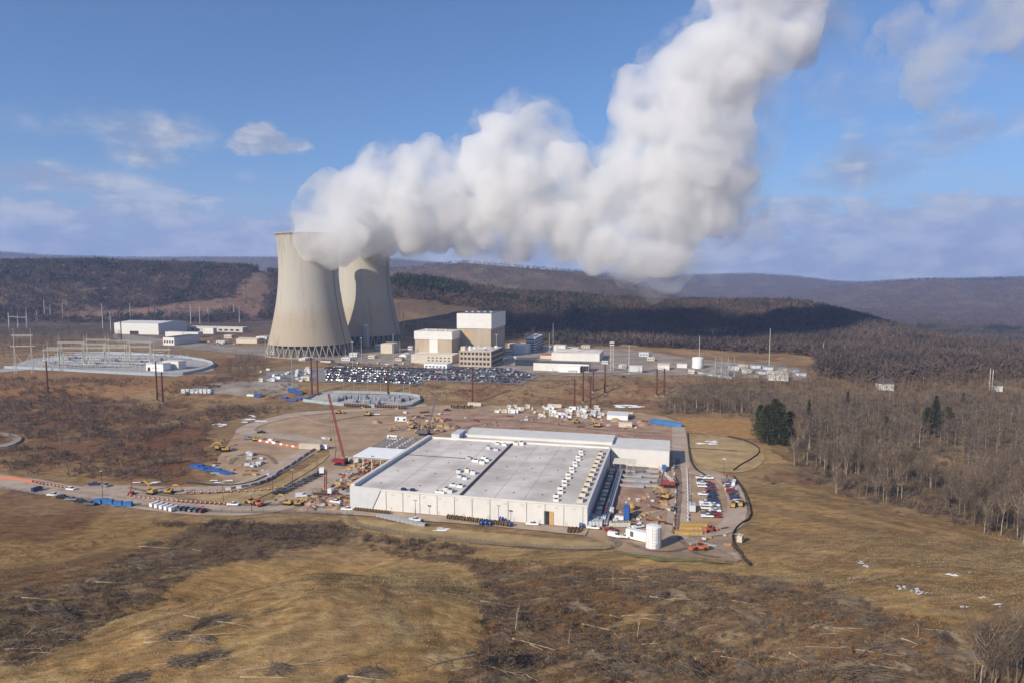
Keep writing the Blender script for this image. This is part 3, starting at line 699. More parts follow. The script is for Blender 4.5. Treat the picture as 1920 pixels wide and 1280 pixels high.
M['thin_steam'] = vol_mat('thin_steam', (0.98, 0.98, 0.98), 0.011, 0.2, (0.012, 0.42, 0.66, 6, 0.15))
PL = [(668, 462, 24, 1037), (695, 466, 26, 1037), (722, 462, 22, 1037), (738, 452, 20, 1037), (700, 445, 34, 1037), (572, 450, 16, 880), (592, 466, 18, 878), (618, 474, 20, 876), (556, 432, 14, 900), (575, 415, 26, 905), (598, 395, 34, 905), (612, 372, 34, 905), (640, 385, 28, 910), (600, 440, 34, 885), (628, 445, 36, 880), (655, 425, 45, 900), (650, 455, 30, 890),
      (690, 400, 60, 950), (690, 440, 40, 1000), (740, 365, 66, 980), (720, 450, 30, 1010), (775, 340, 62, 1000), (770, 410, 66, 1020), (800, 325, 50, 1020), (840, 370, 78, 1030), (820, 430, 46, 1040),
      (890, 330, 60, 1040), (915, 395, 72, 1050), (925, 235, 28, 1050), (950, 262, 45, 1050), (995, 240, 46, 1050), (990, 300, 62, 1060), (925, 320, 58, 1050), (1000, 370, 76, 1070), (1060, 320, 52, 1080), (880, 452, 34, 1070), (960, 450, 36, 1080),
      (1070, 400, 66, 1090), (1130, 370, 52, 1110), (1060, 455, 34, 1100), (1140, 440, 56, 1120), (1200, 400, 66, 1130), (1195, 470, 46, 1140),
      (1195, 180, 48, 1150), (1215, 240, 66, 1150), (1250, 145, 44, 1150), (1300, 130, 62, 1160), (1290, 210, 84, 1160), (1190, 310, 62, 1150), (1280, 310, 88, 1160), (1345, 90, 66, 1170), (1360, 180, 60, 1170),
      (1390, 30, 60, 1180), (1430, 80, 66, 1180), (1372, 15, 34, 1180), (1430, -40, 90, 1190), (1490, 60, 52, 1200), (1500, -20, 60, 1200), (1375, 270, 52, 1170), (1350, 330, 60, 1170), (1380, 320, 40, 1170), (1270, 400, 80, 1150), (1340, 400, 48, 1170), (1250, 465, 50, 1150)]
def pdist(px, Yd): return Yd if px < 700 else float(np.interp(px, [700, 800, 1000, 1250, 1600], [940, 955, 940, 905, 890]))
PL = [(a, b2, c, pdist(a, e) if e != 1037 else e) for a, b2, c, e in PL]
steam = puffs('steam_plume', [(a, b2, c*(.97 if a < 720 else .86), e) for a, b2, c, e in PL], 14, 4, 4.0, 'steam', [(55, 8), (22, 4), (9, 2)], 3)
halo = puffs('steam_halo', [(a, b2, c*1.12, e) for a, b2, c, e in PL if a > 700], 9, 0, 6.0, 'mid_steam', [(60, 12), (24, 6)], 5); tag(halo, None, None, None, 'stuff')
tag(steam, None, None, None, 'stuff')
TH = [(1230, 505, 42, 1200), (1290, 470, 46, 1200), (1350, 430, 52, 1200), (1120, 480, 30, 1150), (1000, 470, 40, 1150), (900, 480, 34, 1120), (1400, 350, 46, 1200), (1440, 200, 56, 1220), (1510, 110, 56, 1240), (1530, 30, 60, 1240), (1430, 280, 40, 1220), (1100, 330, 44, 1120), (1470, 150, 60, 1220), (1400, 420, 50, 1200), (1350, 490, 36, 1200), (1560, 70, 50, 1240), (1180, 495, 40, 1150)]
TH = [(a, b2, c, pdist(a, e)+20) for a, b2, c, e in TH]
steam2 = puffs('steam_wisps', TH, 14, 4, 5.0, 'thin_steam', [(40, 8), (16, 4)], 9)
tag(steam2, None, None, None, 'stuff')

M['drift_steam'] = vol_mat('drift_steam', (0.985, 0.985, 0.985), 0.017, 0.3, (0.010, 0.40, 0.62, 7, 0.15))
DR = [(1905, -20, 62, 1300), (1880, 25, 56, 1300), (1830, 50, 52, 1300), (1790, 85, 46, 1300), (1752, 120, 44, 1300), (1750, 165, 42, 1300), (1772, 205, 36, 1300), (1730, 75, 40, 1310), (1690, 50, 34, 1310), (1800, 20, 40, 1300), (1940, 60, 44, 1300), (1830, 240, 24, 1300), (1650, 90, 24, 1310), (1720, 150, 30, 1300)]
drift = puffs('steam_drift', DR, 12, 3, 6.0, 'drift_steam', [(60, 12), (24, 6)], 13); tag(drift, None, None, None, 'stuff')
# a cumulus above the picture whose shadow lies on the far right ridge
M['cumulus'] = vol_mat('cumulus', (0.99, 0.99, 0.99), 0.012, 0.3)
cu = puffs('cloud', [(1035+a, 2480+c, r, 1560) for a, c, r in ((-250, 0, 110), (-120, 40, 150), (0, 0, 170), (130, -30, 150), (260, 20, 110), (380, 60, 70))], 10, 2, 24.0, 'cumulus', [(120, 20)], 17, 1, True); tag(cu, None, None, None, 'stuff')

# ---------------- haze ----------------
M['haze'] = vol_mat('haze', (0.42, 0.58, 1.0), 0.000085, 0.0)
hz = MB().box(0, 5200, -120, 26000, 16000, 1100)
tag(hz.build('haze', 'haze'), None, None, None, 'stuff')

# ---------------- fitting buildings to the ground ----------------
CT, ST = math.cos(PITCH), math.sin(PITCH)
def proj(p):
    dp = p[1]*CT+(CAMZ-p[2])*ST; v = p[1]*(-ST)*-1*0+((p[2]-CAMZ)*CT+p[1]*ST)
    return 960+F*p[0]/dp, 640-F*v/dp, dp
def along(A, U, px):
    t = (px-960)/F; _, _, dA = proj(A); return (t*dA-A.x)/(U.x-t*U.y*CT)
def hgt(A, py):
    lo, hi = 0.0, 200.0
    for _ in range(30):
        m_ = (lo+hi)/2
        if proj((A.x, A.y, A.z+m_))[1] > py: lo = m_
        else: hi = m_
    return lo
def fit(px0, yb, px1, yt, px2=None, z=None, sink=.5):
    A = P(px0, yb, z); w = along(A, GU, px1); h = hgt(A, yt); L = None
    if px2 is not None: L = along(A+GU*w, GV, px2)
    return A, w, h, L
def bxy(s, x0, y0, z0, x1, y1, z1): return s.box((x0+x1)/2, (y0+y1)/2, z0, x1-x0, y1-y0, z1-z0)
MB.bxy = bxy
def win_grid(t, name, x0, x1, z0, z1, nx, nz, y, m='glass', fx=.7, fz=.6, side=False):
    for i in range(nx):
        for j in range(nz):
            cx = x0+(x1-x0)*(i+.5)/nx; cz = z0+(z1-z0)*(j+.5)/nz; hw = (x1-x0)/nx*fx/2; hh = (z1-z0)/nz*fz/2
            mb = MB()
            if side: mb.bxy(y-.02, cx-hw, cz-hh, y+.06, cx+hw, cz+hh)
            else: mb.bxy(cx-hw, y-.06, cz-hh, cx+hw, y+.02, cz+hh)
            mb.build(name, m, t)
def plain(px0, yb, px1, yt, px2, name, label, cat, wm='white_wall', rm='membrane', gable=0, wins=None, door=None, z=None, L=None, group=None, rz=None, band=None):
    A, w, h, L2 = fit(px0, yb, px1, yt, px2, z); L = L or (L2 if px1 < 1128 else max(8, min(w, 16)))
    t = empty(name, A, GA if rz is None else rz, label, cat, group)
    MB().bxy(0, 0, -1.5, w, L, h-.3).build('wall', wm, t)
    if gable:
        mb = MB(); mb.add([(-.3, -.3, h-.3), (w+.3, -.3, h-.3), (w+.3, L+.3, h-.3), (-.3, L+.3, h-.3), (-.3, L/2, h+gable), (w+.3, L/2, h+gable)], [(0, 1, 5, 4), (2, 3, 4, 5), (0, 4, 3), (1, 2, 5), (3, 2, 1, 0)])
        mb.build('roof', rm, t)
    else:
        MB().bxy(-.15, -.15, h-.3, w+.15, L+.15, h).build('roof', rm, t)
    if band: MB().bxy(-.2, -.2, h*band, w+.2, L+.2, h-.32).build('cladding_band', 'white_wall', t)
    if wins:
        nx, nz, f0, f1 = wins; win_grid(t, 'window', w*.04, w*.96, h*f0, h*f1, nx, nz, 0, fx=.6)
    if door:
        f0, f1, fh, m_ = door; MB().bxy(w*f0, -.08, 0, w*f1, .02, h*fh).build('door', m_, t)
    return t, w, h, L

defm('deck_white', (0.88, 0.88, 0.88), .5, .02, .3)
# reactor building
A, w, h, L = fit(857, 671, 921.5, 587, 948)
t = empty('reactor_building', A, GA, 'tallest plant block, tan walls below a broad white upper band', 'power plant building')
MB().bxy(.9, .9, -1, w-.9, L-.9, h*.66).build('wall', 'tan_wall', t)
MB().bxy(0, 0, h*.66, w, L, h-.4).build('upper_cladding', 'clad_white', t)
MB().bxy(.5, .5, h-.4, w-.5, L-.5, h-.1).build('roof', 'roof_dark', t)
MB().bxy(-5.5, 6, -1, 0.85, L-8, h*.62).build('stair_tower', 'tan_wall', t)
MB().bxy(w*.2, .8, h*.47, w*.36, .88, h*.56).build('louvre', 'plywood', t)
win_grid(t, 'window', 6, L-10, h*.55, h*.62, 4, 1, w-.9, 'glass', .22, .8, True)
for i in range(5): MB().bxy(w*(.1+.18*i), L*.3, h-.1, w*(.1+.18*i)+3, L*.3+4, h+1.2).build('roof_vent', 'galv', t)
tt = t
# turbine building
A, w, h, L = fit(777, 675, 848, 620.5, 866)
t = empty('turbine_building', A, GA, 'lower tan block with white top band and tall white door', 'power plant building')
MB().bxy(.8, .8, -1, w-.8, L, h*.72).build('wall', 'tan_wall', t)
MB().bxy(0, 0, h*.72, w, L, h-.3).build('upper_cladding', 'clad_white', t)
MB().bxy(.4, .4, h-.3, w-.4, L-.4, h-.05).build('roof', 'membrane', t)
MB().bxy(w*.40, .5, h*.25, w*.62, .78, h*.72).build('door', 'white_wall', t)
for i in range(3): MB().bxy(w*(.2+.25*i), L*.4, h-.05, w*(.2+.25*i)+2.5, L*.4+3, h+1.4).build('roof_vent', 'cream_wall', t)
# control annex with two rows of small windows
A, w, h, L = fit(771, 680, 848, 664, 862)
t = empty('plant_annex', A, GA, 'long low tan annex with two rows of small windows', 'building')
MB().bxy(0, 0, -1, w, L, h-.3).build('wall', 'cream_wall', t); MB().bxy(-.2, -.2, h-.3, w+.2, L, h).build('roof', 'membrane', t)
win_grid(t, 'window', w*.38, w*.97, h*.2, h*.85, 6, 2, 0, 'dark', .45, .4)
# grey office block with a grid of windows
A, w, h, L = fit(861, 686, 920.5, 657, 943)
t = empty('office_block', A, GA, 'office block with three window rows and rooftop plant below the tallest block', 'building')
MB().bxy(0, 0, -1, w, L, h-.3).build('wall', 'tan_wall', t); MB().bxy(.4, .4, h-.3, w-.4, L-.4, h-.1).build('roof', 'membrane', t)
mb = MB()
for k in (0, .335, .67, .985): mb.bxy(-.1, -.4, h*k, w+.1, -.003, h*k+.6)
for k in range(5): mb.bxy(w*k/4-.3 if k else 0, -.42, 0, w*k/4+.3, -.01, h)
mb.build('concrete_frame', 'cream_wall', t)
win_grid(t, 'window', .8, w-.8, .6, h-.2, 8, 3, -.02, 'glass', .62, .5)
win_grid(t, 'window', 1, L-1, .6, h-.2, 6, 3, w, 'dark', .8, .6, True)
rn = random.Random(4)
for i in range(9):
    x = rn.uniform(2, w-5); y = rn.uniform(2, L-5); MB().bxy(x, y, h-.1, x+rn.uniform(1.5, 3.5), y+2.4, h+rn.uniform(1, 2.4)).build('rooftop_unit', rn.choice(['white_paint', 'galv', 'green_grass' if 0 else 'silver_paint']), t)
MB().bxy(.5, 4, h-.1, 6, 12, h+4.2).build('penthouse', 'cream_wall', t)

plain(795, 691, 838, 681, 848, 'site_cabin', 'long white cabin in front of the plant annex', 'cabin', 'white_paint', 'white_wall', wins=(6, 1, .3, .7))
plain(714, 662, 735.5, 644, 775, 'storage_building', 'cream flat-roofed block right of the steel cylinder', 'building', 'cream_wall', 'cream_wall', L=22)
plain(986, 659, 1003, 633, 1018, 'office_tower', 'five-storey grey office with dark window strips in the hill shadow', 'building', 'panel_grey', 'membrane', wins=None)
t = COL.objects['office_tower']; A, w, h, L = fit(986, 659, 1003, 633, 1018)
for j in range(5):
    MB().bxy(.6, -.08, h*(.08+.18*j), w-.6, .02, h*(.16+.18*j)).build('window_strip', 'dark', t); MB().bxy(w-.02, .8, h*(.08+.18*j), w+.08, L-.8, h*(.16+.18*j)).build('window_strip', 'dark', t)
MB().bxy(w*.3, L*.3, h, w*.7, L*.7, h+2.5).build('penthouse', 'white_wall', t)
plain(962, 664, 986, 647, 990, 'service_building', 'grey service building left of the five-storey office', 'building', 'panel_grey', 'membrane', L=30)
plain(1034, 675, 1124, 660.5, 1132, 'long_hall', 'long white hall behind the dark-roofed low building', 'building', 'white_wall', 'membrane')
plain(1038, 663, 1060, 647, 1066, 'stair_block', 'white block standing above the long white hall', 'building', 'white_wall', 'membrane', L=14)
plain(1061, 661, 1084, 652, 1088, 'service_building', 'low grey building behind the long white hall', 'building', 'panel_grey', 'membrane', L=14)
tq, w, h, L = plain(1000, 694, 1104, 679, 1124, 'visitor_building', 'wide white building with dark flat roof and glazed corner', 'building', 'white_wall', 'roof_dark', L=17)
MB().bxy(w*.86, -.15, h*.1, w*.995, .02, h*.75).build('glazed_corner', 'glass', tq)
MB().bxy(w-.02, 1, h*.1, w+.12, L*.7, h*.75).build('glazed_corner', 'glass', tq)
MB().bxy(w*.48, -7, -1, w*.86, -.02, h*.75).build('entrance_wing', 'white_paint', tq)
tq, w, h, L = plain(966, 685, 1003, 673, 1010, 'glazed_hall', 'low hall with grey sloping roof and dark glazed front', 'building', 'glass', 'roof_dark')
plain(1013, 672, 1040, 665, 1043, 'red_roof_canopy', 'red-roofed building beside the long white hall', 'building', 'cream_wall', 'roof_red', L=12)
plain(950, 676, 968, 668, 972, 'white_cabin', 'small white cabin beside the glazed hall', 'cabin', 'white_wall', 'white_wall', L=8)
plain(1233, 693, 1255, 683, 1268, 'gatehouse', 'white shed at the end of the plant road', 'shed', 'white_wall', 'cream_wall', gable=1)
plain(1269, 689, 1288, 682, 1290, 'gatehouse', 'smaller white shed beside the plant road shed', 'shed', 'white_wall', 'white_wall', L=8)
plain(1180, 698, 1204, 686, 1208, 'equipment_shed', 'grey shed beside the tall pale pole', 'shed', 'panel_grey', 'white_wall', L=10)
plain(1441, 712, 1478, 700, 1490, 'barn', 'white gabled barn at the edge of the woods', 'barn', 'white_wall', 'white_wall', gable=2)
rn = random.Random(12)
for k, (x, y) in enumerate([(1385, 690), (1408, 689), (1432, 692), (1458, 694), (1392, 698), (1420, 700), (1480, 697), (1494, 703), (1368, 693), (1405, 706)]):
    plain(x, y+1.5, x+18, y-5, x+21, 'storage_shed', 'flat blue-roofed shed among the storage sheds beside the woods', 'shed', 'panel_grey' if k % 3 else 'tan_wall', 'roof_blue' if k % 4 else 'white_wall', L=12, group='storage sheds beside the woods')
# left cluster
tq, w, h, L = plain(215, 626, 297.5, 605, 350, 'warehouse', 'large plain white warehouse at the foot of the wooded ridge', 'warehouse', 'clad_white', 'white_wall', gable=2.2)
MB().bxy(w*.35, -.1, 0, w*.55, .02, h*.3).build('loading_door', 'dark', tq)
plain(306, 647, 327, 632, 375, 'low_workshop', 'low workshop with white end and grey long wall', 'workshop', 'white_wall', 'roof_dark', wins=(4, 1, .2, .7))
plain(310, 632, 372, 622, 380, 'equipment_shed', 'low white shed against the right end of the warehouse', 'shed', 'white_wall', 'white_wall', L=12)
plain(352, 621, 455, 612, 460, 'long_shed', 'long pale shed with open bays behind the workshop', 'shed', 'cream_wall', 'white_wall', wins=(9, 1, .1, .7), L=18)
plain(380, 626, 400, 615, 403, 'white_shed', 'small white box shed in front of the long pale shed', 'shed', 'white_wall', 'white_wall', L=10)
plain(443, 643, 482, 635, 500, 'maintenance_shed', 'cream sloping-roofed shed left of the sunlit tower', 'shed', 'cream_wall', 'cream_wall', gable=1.5, L=20)
plain(480, 641, 500, 631, 503, 'maintenance_shed', 'white flat shed nearest the foot of the sunlit tower', 'shed', 'white_wall', 'membrane', L=15)
plain(274, 695, 306, 680, 310, 'control_house', 'white control house in front of the switchyard', 'building', 'white_paint', 'white_wall', L=12, door=(.1, .25, .5, 'dark'))
plain(305, 692, 335, 676, 350, 'control_house', 'taller white control house with a dark doorway beside the switchyard', 'building', 'white_wall', 'white_wall', L=12, door=(.1, .3, .6, 'dark'))
plain(1138, 786, 1177, 776, 1186, 'storage_hut', 'white hut with grey roof at the back of the site', 'hut', 'white_paint', 'panel_grey', gable=1.2)
plain(1160, 800, 1185, 791, 1195, 'office_trailer', 'cream site trailer below the grey-roofed hut', 'trailer', 'cream_wall', 'cream_wall', L=3.5)
tq, w, h, L = plain(640, 865, 672, 857, 675, 'office_trailer', 'cream site trailer between the red crane and the steel frame', 'trailer', 'cream_wall', 'cream_wall', L=3.2)
plain(1810, 917, 1822, 904, 1832, 'cottage', 'small cottage with reddish roof among bare trees', 'house', 'white_wall', 'brick_red', gable=2.4, wins=(2, 1, .3, .7))
plain(1741, 881, 1752, 873, 1757, 'garden_shed', 'small pale shed up the slope from the cottage', 'shed', 'white_wall', 'cream_wall', gable=1, L=4)
plain(1648, 730, 1676, 718, 1682, 'farmhouse', 'white house with slate roof in the far woods', 'house', 'white_wall', 'roof_dark', gable=4, L=12)
plain(1868, 731+2, 1880, 722, 1886, 'farmhouse', 'pale house beyond the woods near the valley', 'house', 'white_wall', 'roof_dark', gable=3, L=10)

rn = random.Random(31)
for k, (x, y, w_, h_, lb) in enumerate([(655, 668, 14, 7, 'small cream hut left of the cream block'), (690, 672, 12, 6, 'small white hut below the steel cylinder'), (640, 676, 16, 6, 'white cabin before the sunlit tower right leg row'), (703, 655, 9, 9, 'narrow grey block right of the steel cylinder'), (741, 676, 12, 6, 'white cabin below the rounded tent'), (765, 656, 8, 8, 'grey hut left of the lower tan block'),
                                (948, 664, 12, 8, 'grey shed at the right foot of the tallest block'), (952, 652, 16, 8, 'pale shed in the shade behind the tallest block'), (975, 650, 10, 7, 'small grey shed left of the five-storey office'), (1020, 655, 12, 6, 'low grey shed right of the five-storey office'), (1090, 652, 16, 6, 'low pale shed behind the long white hall'), (1128, 682, 12, 7, 'white hut between the wide white building and the lattice tower'),
                                (1160, 690, 14, 6, 'white cabin right of the lattice tower'), (1213, 676, 14, 6, 'grey shed on the far side of the plant road'), (1198, 668, 18, 7, 'dark shed at the foot of the shaded hill'), (560, 676, 12, 5, 'white hut in front of the sunlit tower legs'), (600, 679, 20, 4, 'low white cabin left of the car park mast'), (630, 690, 14, 5, 'cream cabin at the back left of the car park'), (500, 664, 14, 6, 'cream shed left of the sunlit tower legs'), (420, 634, 14, 6, 'white shed right of the workshop'), (405, 644, 16, 5, 'low pale shed below the white sheds near the ridge'), (1290, 700, 12, 6, 'white hut just left of the little substation'), (1065, 690+8, 16, 4, 'low white cabin in front of the wide white building')]):
    plain(x, y, x+w_, y-h_, x+w_+3, 'outbuilding', lb, 'shed', ['white_wall', 'cream_wall', 'panel_grey'][k % 3], ['membrane', 'white_wall', 'roof_dark'][(k//2) % 3], L=8+rn.random()*8, wins=(3, 1, .3, .7) if h_ > 4 else None)
def tank(px, yb, yt, wpx, name, label, m='white_paint', seams=6, z=None, dome=.06):
    A = P(px, yb, z); dp = proj(A)[2]; r = wpx/2/F*dp; A = A+Vector((0, r, 0)); h = hgt(A, yt)*1.0
    t = empty(name, A, R(10), label, 'tank')
    MB().lathe([(r, -.3), (r, h*.97)], n=32, cap=False).build('shell', m, t, smooth=True)
    MB().lathe([(r*1.01, h*.97), (r*.6, h*(1+dome*.6)), (.1, h*(1+dome))], n=32).build('roof', m, t, smooth=False)
    mb = MB()
    for k in range(1, seams): mb.lathe([(r+.03, h*k/seams), (r+.03, h*k/seams+.12)], n=32, cap=False)
    for a in range(0, 360, 30): mb.tube((r*math.cos(R(a)), r*math.sin(R(a)), 0), (r*math.cos(R(a)), r*math.sin(R(a)), h*.97), .06, .06, 4)
    mb.build('stiffener', 'galv', t)
    mb = MB(); a = R(-75)
    for s_ in (-.3, .3): mb.tube((r*math.cos(a)+s_, r*math.sin(a)-.25, 0), (r*math.cos(a)+s_, r*math.sin(a)-.25, h+.6), .06, .06, 4)
    mb.build('ladder', 'galv', t)
    MB().bxy(-.1*r, -r-.12, .1, .3*r, -r*.96, 2.1).build('access_door', 'galv', t)
    return t
tank(1228, 1029, 984, 29, 'storage_tank', 'tall white cylindrical tank in front of the trucks at the site corner', 'white_paint', 7, dome=.03)
tank(1311, 691, 669.5, 21, 'water_tank', 'squat white tank at the foot of the dark hill', 'white_paint', 4)
tank(686, 650, 610, 12, 'vent_stack', 'slim grey steel cylinder between the two cooling towers', 'galv', 5)
def dome(px, yb, yt, wpx, label):
    A = P(px, yb); dp = proj(A)[2]; r = wpx/2/F*dp; t = empty('storage_tent', A+Vector((0, 5, 0)), GA, label, 'tent')
    mb = MB(); n = 10
    for i in range(n):
        a, c = math.pi*i/n, math.pi*(i+1)/n
        mb.add([(r*math.cos(a), -8, r*math.sin(a)*.8), (r*math.cos(c), -8, r*math.sin(c)*.8), (r*math.cos(c), 8, r*math.sin(c)*.8), (r*math.cos(a), 8, r*math.sin(a)*.8)], [(0, 3, 2, 1)])
    mb.build('cover', 'white_paint', t)
    mb = MB(); vs = [(r*.985*math.cos(math.pi*i/n), -7.8, r*.785*math.sin(math.pi*i/n)) for i in range(n+1)]; mb.add(vs, [tuple(range(n+1))]); mb.build('end_wall', 'white_wall', t)
dome(758, 669, 660, 16, 'rounded white tent left of the plant annex')

# ---------------- the data hall ----------------
defm('seam_grey', (0.36, 0.33, 0.31), .8, .2, .2)
A = P(659, 951, 0); FRp = P(1101, 989, 0); Wd = along(A, GU, 1101); Hd = 10.3
Ld = 105.0
D = empty('data_hall', A, GA, 'huge white flat-roofed hall in the middle of the building site', 'data centre')
MB().bxy(0, 0, -1, Wd, Ld, Hd-.8).build('wall', 'clad_white', D)
mb = MB()   # upstands round the roof
mb.bxy(-.3, -.3, Hd-.8, Wd+.3, .6, Hd); mb.bxy(-.3, .6, Hd-.8, 1.6, Ld, Hd+1.4); mb.bxy(Wd-.6, .6, Hd-.8, Wd+.3, Ld, Hd); mb.bxy(1.6, Ld-.6, Hd-.8, Wd-.6, Ld+.2, Hd+.6)
mb.build('parapet', 'white_wall', D)
MB().bxy(1.6, .6, Hd-.8, Wd-.6, Ld-.6, Hd-.45).build('roof', 'membrane', D)
# membrane joints
mb = MB()
for x in (Wd*.18, Wd*.36, Wd*.62, Wd*.74, Wd*.86): mb.bxy(x, .7, Hd-.45, x+.22, Ld-.7, Hd-.42)
for y in (Ld*.2, Ld*.4, Ld*.6, Ld*.8): mb.bxy(1.7, y, Hd-.45, Wd-.7, y+.2, Hd-.415)
mb.build('roof_seam', 'seam_grey', D)
MB().bxy(Wd*.475, .7, Hd-.45, Wd*.475+1.5, Ld-2, Hd-.1).build('gutter_trench', 'dark', D)
MB().bxy(2, Ld*.60, Hd-.45, Wd*.43, Ld*.60+.8, Hd-.2).build('gutter_trench', 'dark_concrete', D)
for fx in (.09, .27, .56, .68, .80):
    for fy in (.1, .3, .5, .7, .9): MB().bxy(Wd*fx, Ld*fy, Hd-.45, Wd*fx+.7, Ld*fy+.7, Hd-.2).build('roof_drain', 'dark_concrete', D)
# corner panel
mb = MB(); mb.add([(-.45, -.45, -.5), (10.5, -.45, -.5), (15.8, -.45, Hd+.4), (-.45, -.45, Hd+.8), (-.45, -.02, -.5), (10.5, -.02, -.5), (15.8, -.02, Hd+.4), (-.45, -.02, Hd+.8)], [(0, 1, 2, 3), (7, 6, 5, 4), (3, 2, 6, 7), (0, 3, 7, 4), (1, 5, 6, 2)])
mb.build('corner_panel', 'panel_grey', D)
# door opening with plywood panel
xd = along(A, GU, 1020); xe = along(A, GU, 1030); xf = along(A, GU, 1038)
MB().bxy(xd, -.12, 0, xe, -.02, 6.2).build('door_opening', 'dark', D); MB().bxy(xe, -.22, 0, xf, -.02, 6.2).build('plywood_panel', 'plywood', D)
for x in np.linspace(8, Wd-10, 9): MB().bxy(x, -.12, 0, x+1.0, -.005, 2.1).build('door', 'panel_grey', D)
for k, x in enumerate(np.linspace(5, Wd-7, 14)): MB().bxy(x, -.16, Hd-2.6, x+1.5, -.003, Hd-1.7).build('wall_louvre', 'panel_grey', D)
for x in np.linspace(18, Wd-2, 12): MB().tube((x, -.15, 0), (x, -.15, Hd-.8), .1, .1, 5).build('downpipe', 'galv', D)
# back wing
XW = Wd+along(P(1143.4, 839.6, 9.5), GU, 1253.6)
mb = MB(); mb.bxy(Wd+.35, Ld, -1, XW, Ld+27, Hd-.4); mb.build('wing_wall', 'clad_white', D)
MB().bxy(20.5, Ld+8, -1, Wd+.3, Ld+27.2, Hd+1.2).build('wing_wall', 'clad_white', D)
MB().bxy(Wd+.1, Ld-.1, Hd-.4, XW+.2, Ld+27.3, Hd).build('wing_roof', 'white_wall', D)
MB().bxy(20.3, Ld+7.8, Hd+1.2, Wd+.6, Ld+27.6, Hd+1.5).build('wing_roof', 'white_wall', D)
MB().bxy(15, Ld+.3, -1, 20.2, Ld+14, Hd+3).build('stair_block', 'panel_grey', D)
MB().bxy(20.4, Ld+.25, -1, Wd, Ld+7.7, Hd-.2).build('link_block', 'membrane', D)
rn = random.Random(5)
def unit(par, x, y, z, sx, sy, sz, m):
    mb = MB().mat(m); mb.bxy(x, y, z, x+sx, y+sy, z+sz); mb.mat('dark'); mb.lathe([(min(sx, sy)*.34, z+sz), (min(sx, sy)*.34, z+sz+.18)], x+sx/2, y+sy/2, 10)
    mb.build('rooftop_unit', None, par)
for k in range(16):
    y = 3+k*(Ld-10)/16; unit(D, Wd*.855+(.5*(-1)**k), y, Hd-.45, 2.6, 2.0, 1.1, 'white_wall')
for k in range(11):
    y = 4+k*(Ld-12)/11; unit(D, Wd-5.2, y, Hd-.45, 2.6, 3.6, 1.6, 'cream_wall')
for fx, fy in ((-7, .03), (-9.5, .05), (-5, .12), (-9, .13), (-6, .24), (-10, .27), (-5, .33), (-9, .36), (-13, .34), (-6, .52), (-11, .55), (-5, .58), (-16, .60), (-8, .62), (-6, .80), (-11, .82), (-4, .92), (-9, .94), (2, .95), (5, .96)):
    unit(D, Wd*.475+fx, Ld*fy, Hd-.45, rn.uniform(2, 3.4), rn.uniform(1.8, 3.2), rn.uniform(.9, 1.8), rn.choice(['white_wall', 'white_paint', 'panel_grey']))
for fx in (.22, .26, .37, .39): unit(D, Wd*fx, 1.2, Hd-.45, 2.2, 1.6, 1.2, 'navy_paint' if fx < .3 else 'white_paint')
# pipe racks down the shaded side
for k in range(3):
    mb = MB()
    x = Wd+6+k*1.1
    mb.tube((x, 3, 1.6), (x, Ld-14, 1.6), .5, .5, 8)
    mb.build('coolant_pipe', 'galv', D)
for k in range(14): MB().bxy(Wd+2.0, 4+k*6.6, 0, Wd+4.6, 8.6+k*6.6, 3.0).build('chiller_unit', 'grey_paint' if k % 2 else 'galv', D)

# steel frame going up on the left side
def frame_bld(A, rz, w, L, h, label, white=None, bays=(5, 4), deck=True):
    t = empty('unfinished_building', A, rz, label, 'steel building')
    for i in range(bays[0]+1):
        for j in range(bays[1]+1):
            MB().box(w*i/bays[0], L*j/bays[1], 0, .35, .35, h).build('column', 'pale_steel', t)
    for j in range(bays[1]+1): MB().bxy(-.2, L*j/bays[1]-.15, h, w+.2, L*j/bays[1]+.15, h+.5).build('beam', 'galv', t)
    mb = MB(); n = int(w/1.6)
    for i in range(n+1): mb.bxy(w*i/n-.09, 0, h+.51, w*i/n+.09, L, h+.95)
    mb.build('joist', 'galv', t)
    if white: MB().bxy(-.5, -.5, h+.96, w, L*white, h+1.15).build('roof_deck', 'deck_white', t)
    mb = MB(); rn_ = random.Random(3)
    for i in range(3):
        for j in range(7):
            x = w*(.35+.25*i); y = L*(.45+.08*j); mb.bxy(x, y, h+.96, x+1.2, y+1.4, h+1.9)
    mb.build('roof_curb', 'galv', t)
    return t
B = P(675, 868, 0)
frame_bld(A+GU*(-26.5)+GV*56, GA, 27, 50, 8.2, 'unfinished steel frame with white deck on the left side of the hall', .42)
# steelwork yard on the right side
t = empty('steel_canopy', A+GU*(Wd+4)+GV*(Ld-22), GA, 'small open steel canopy at the inner corner of the hall', 'canopy')
for i in range(4):
    for j in range(2): MB().box(i*3.6, j*10, 0, .3, .3, 7).build('column', 'galv', t)
mb = MB()
for j in range(8): mb.bxy(-.5, j*1.5, 7, 12, j*1.5+.35, 7.4)
mb.build('beam', 'pale_steel', t)

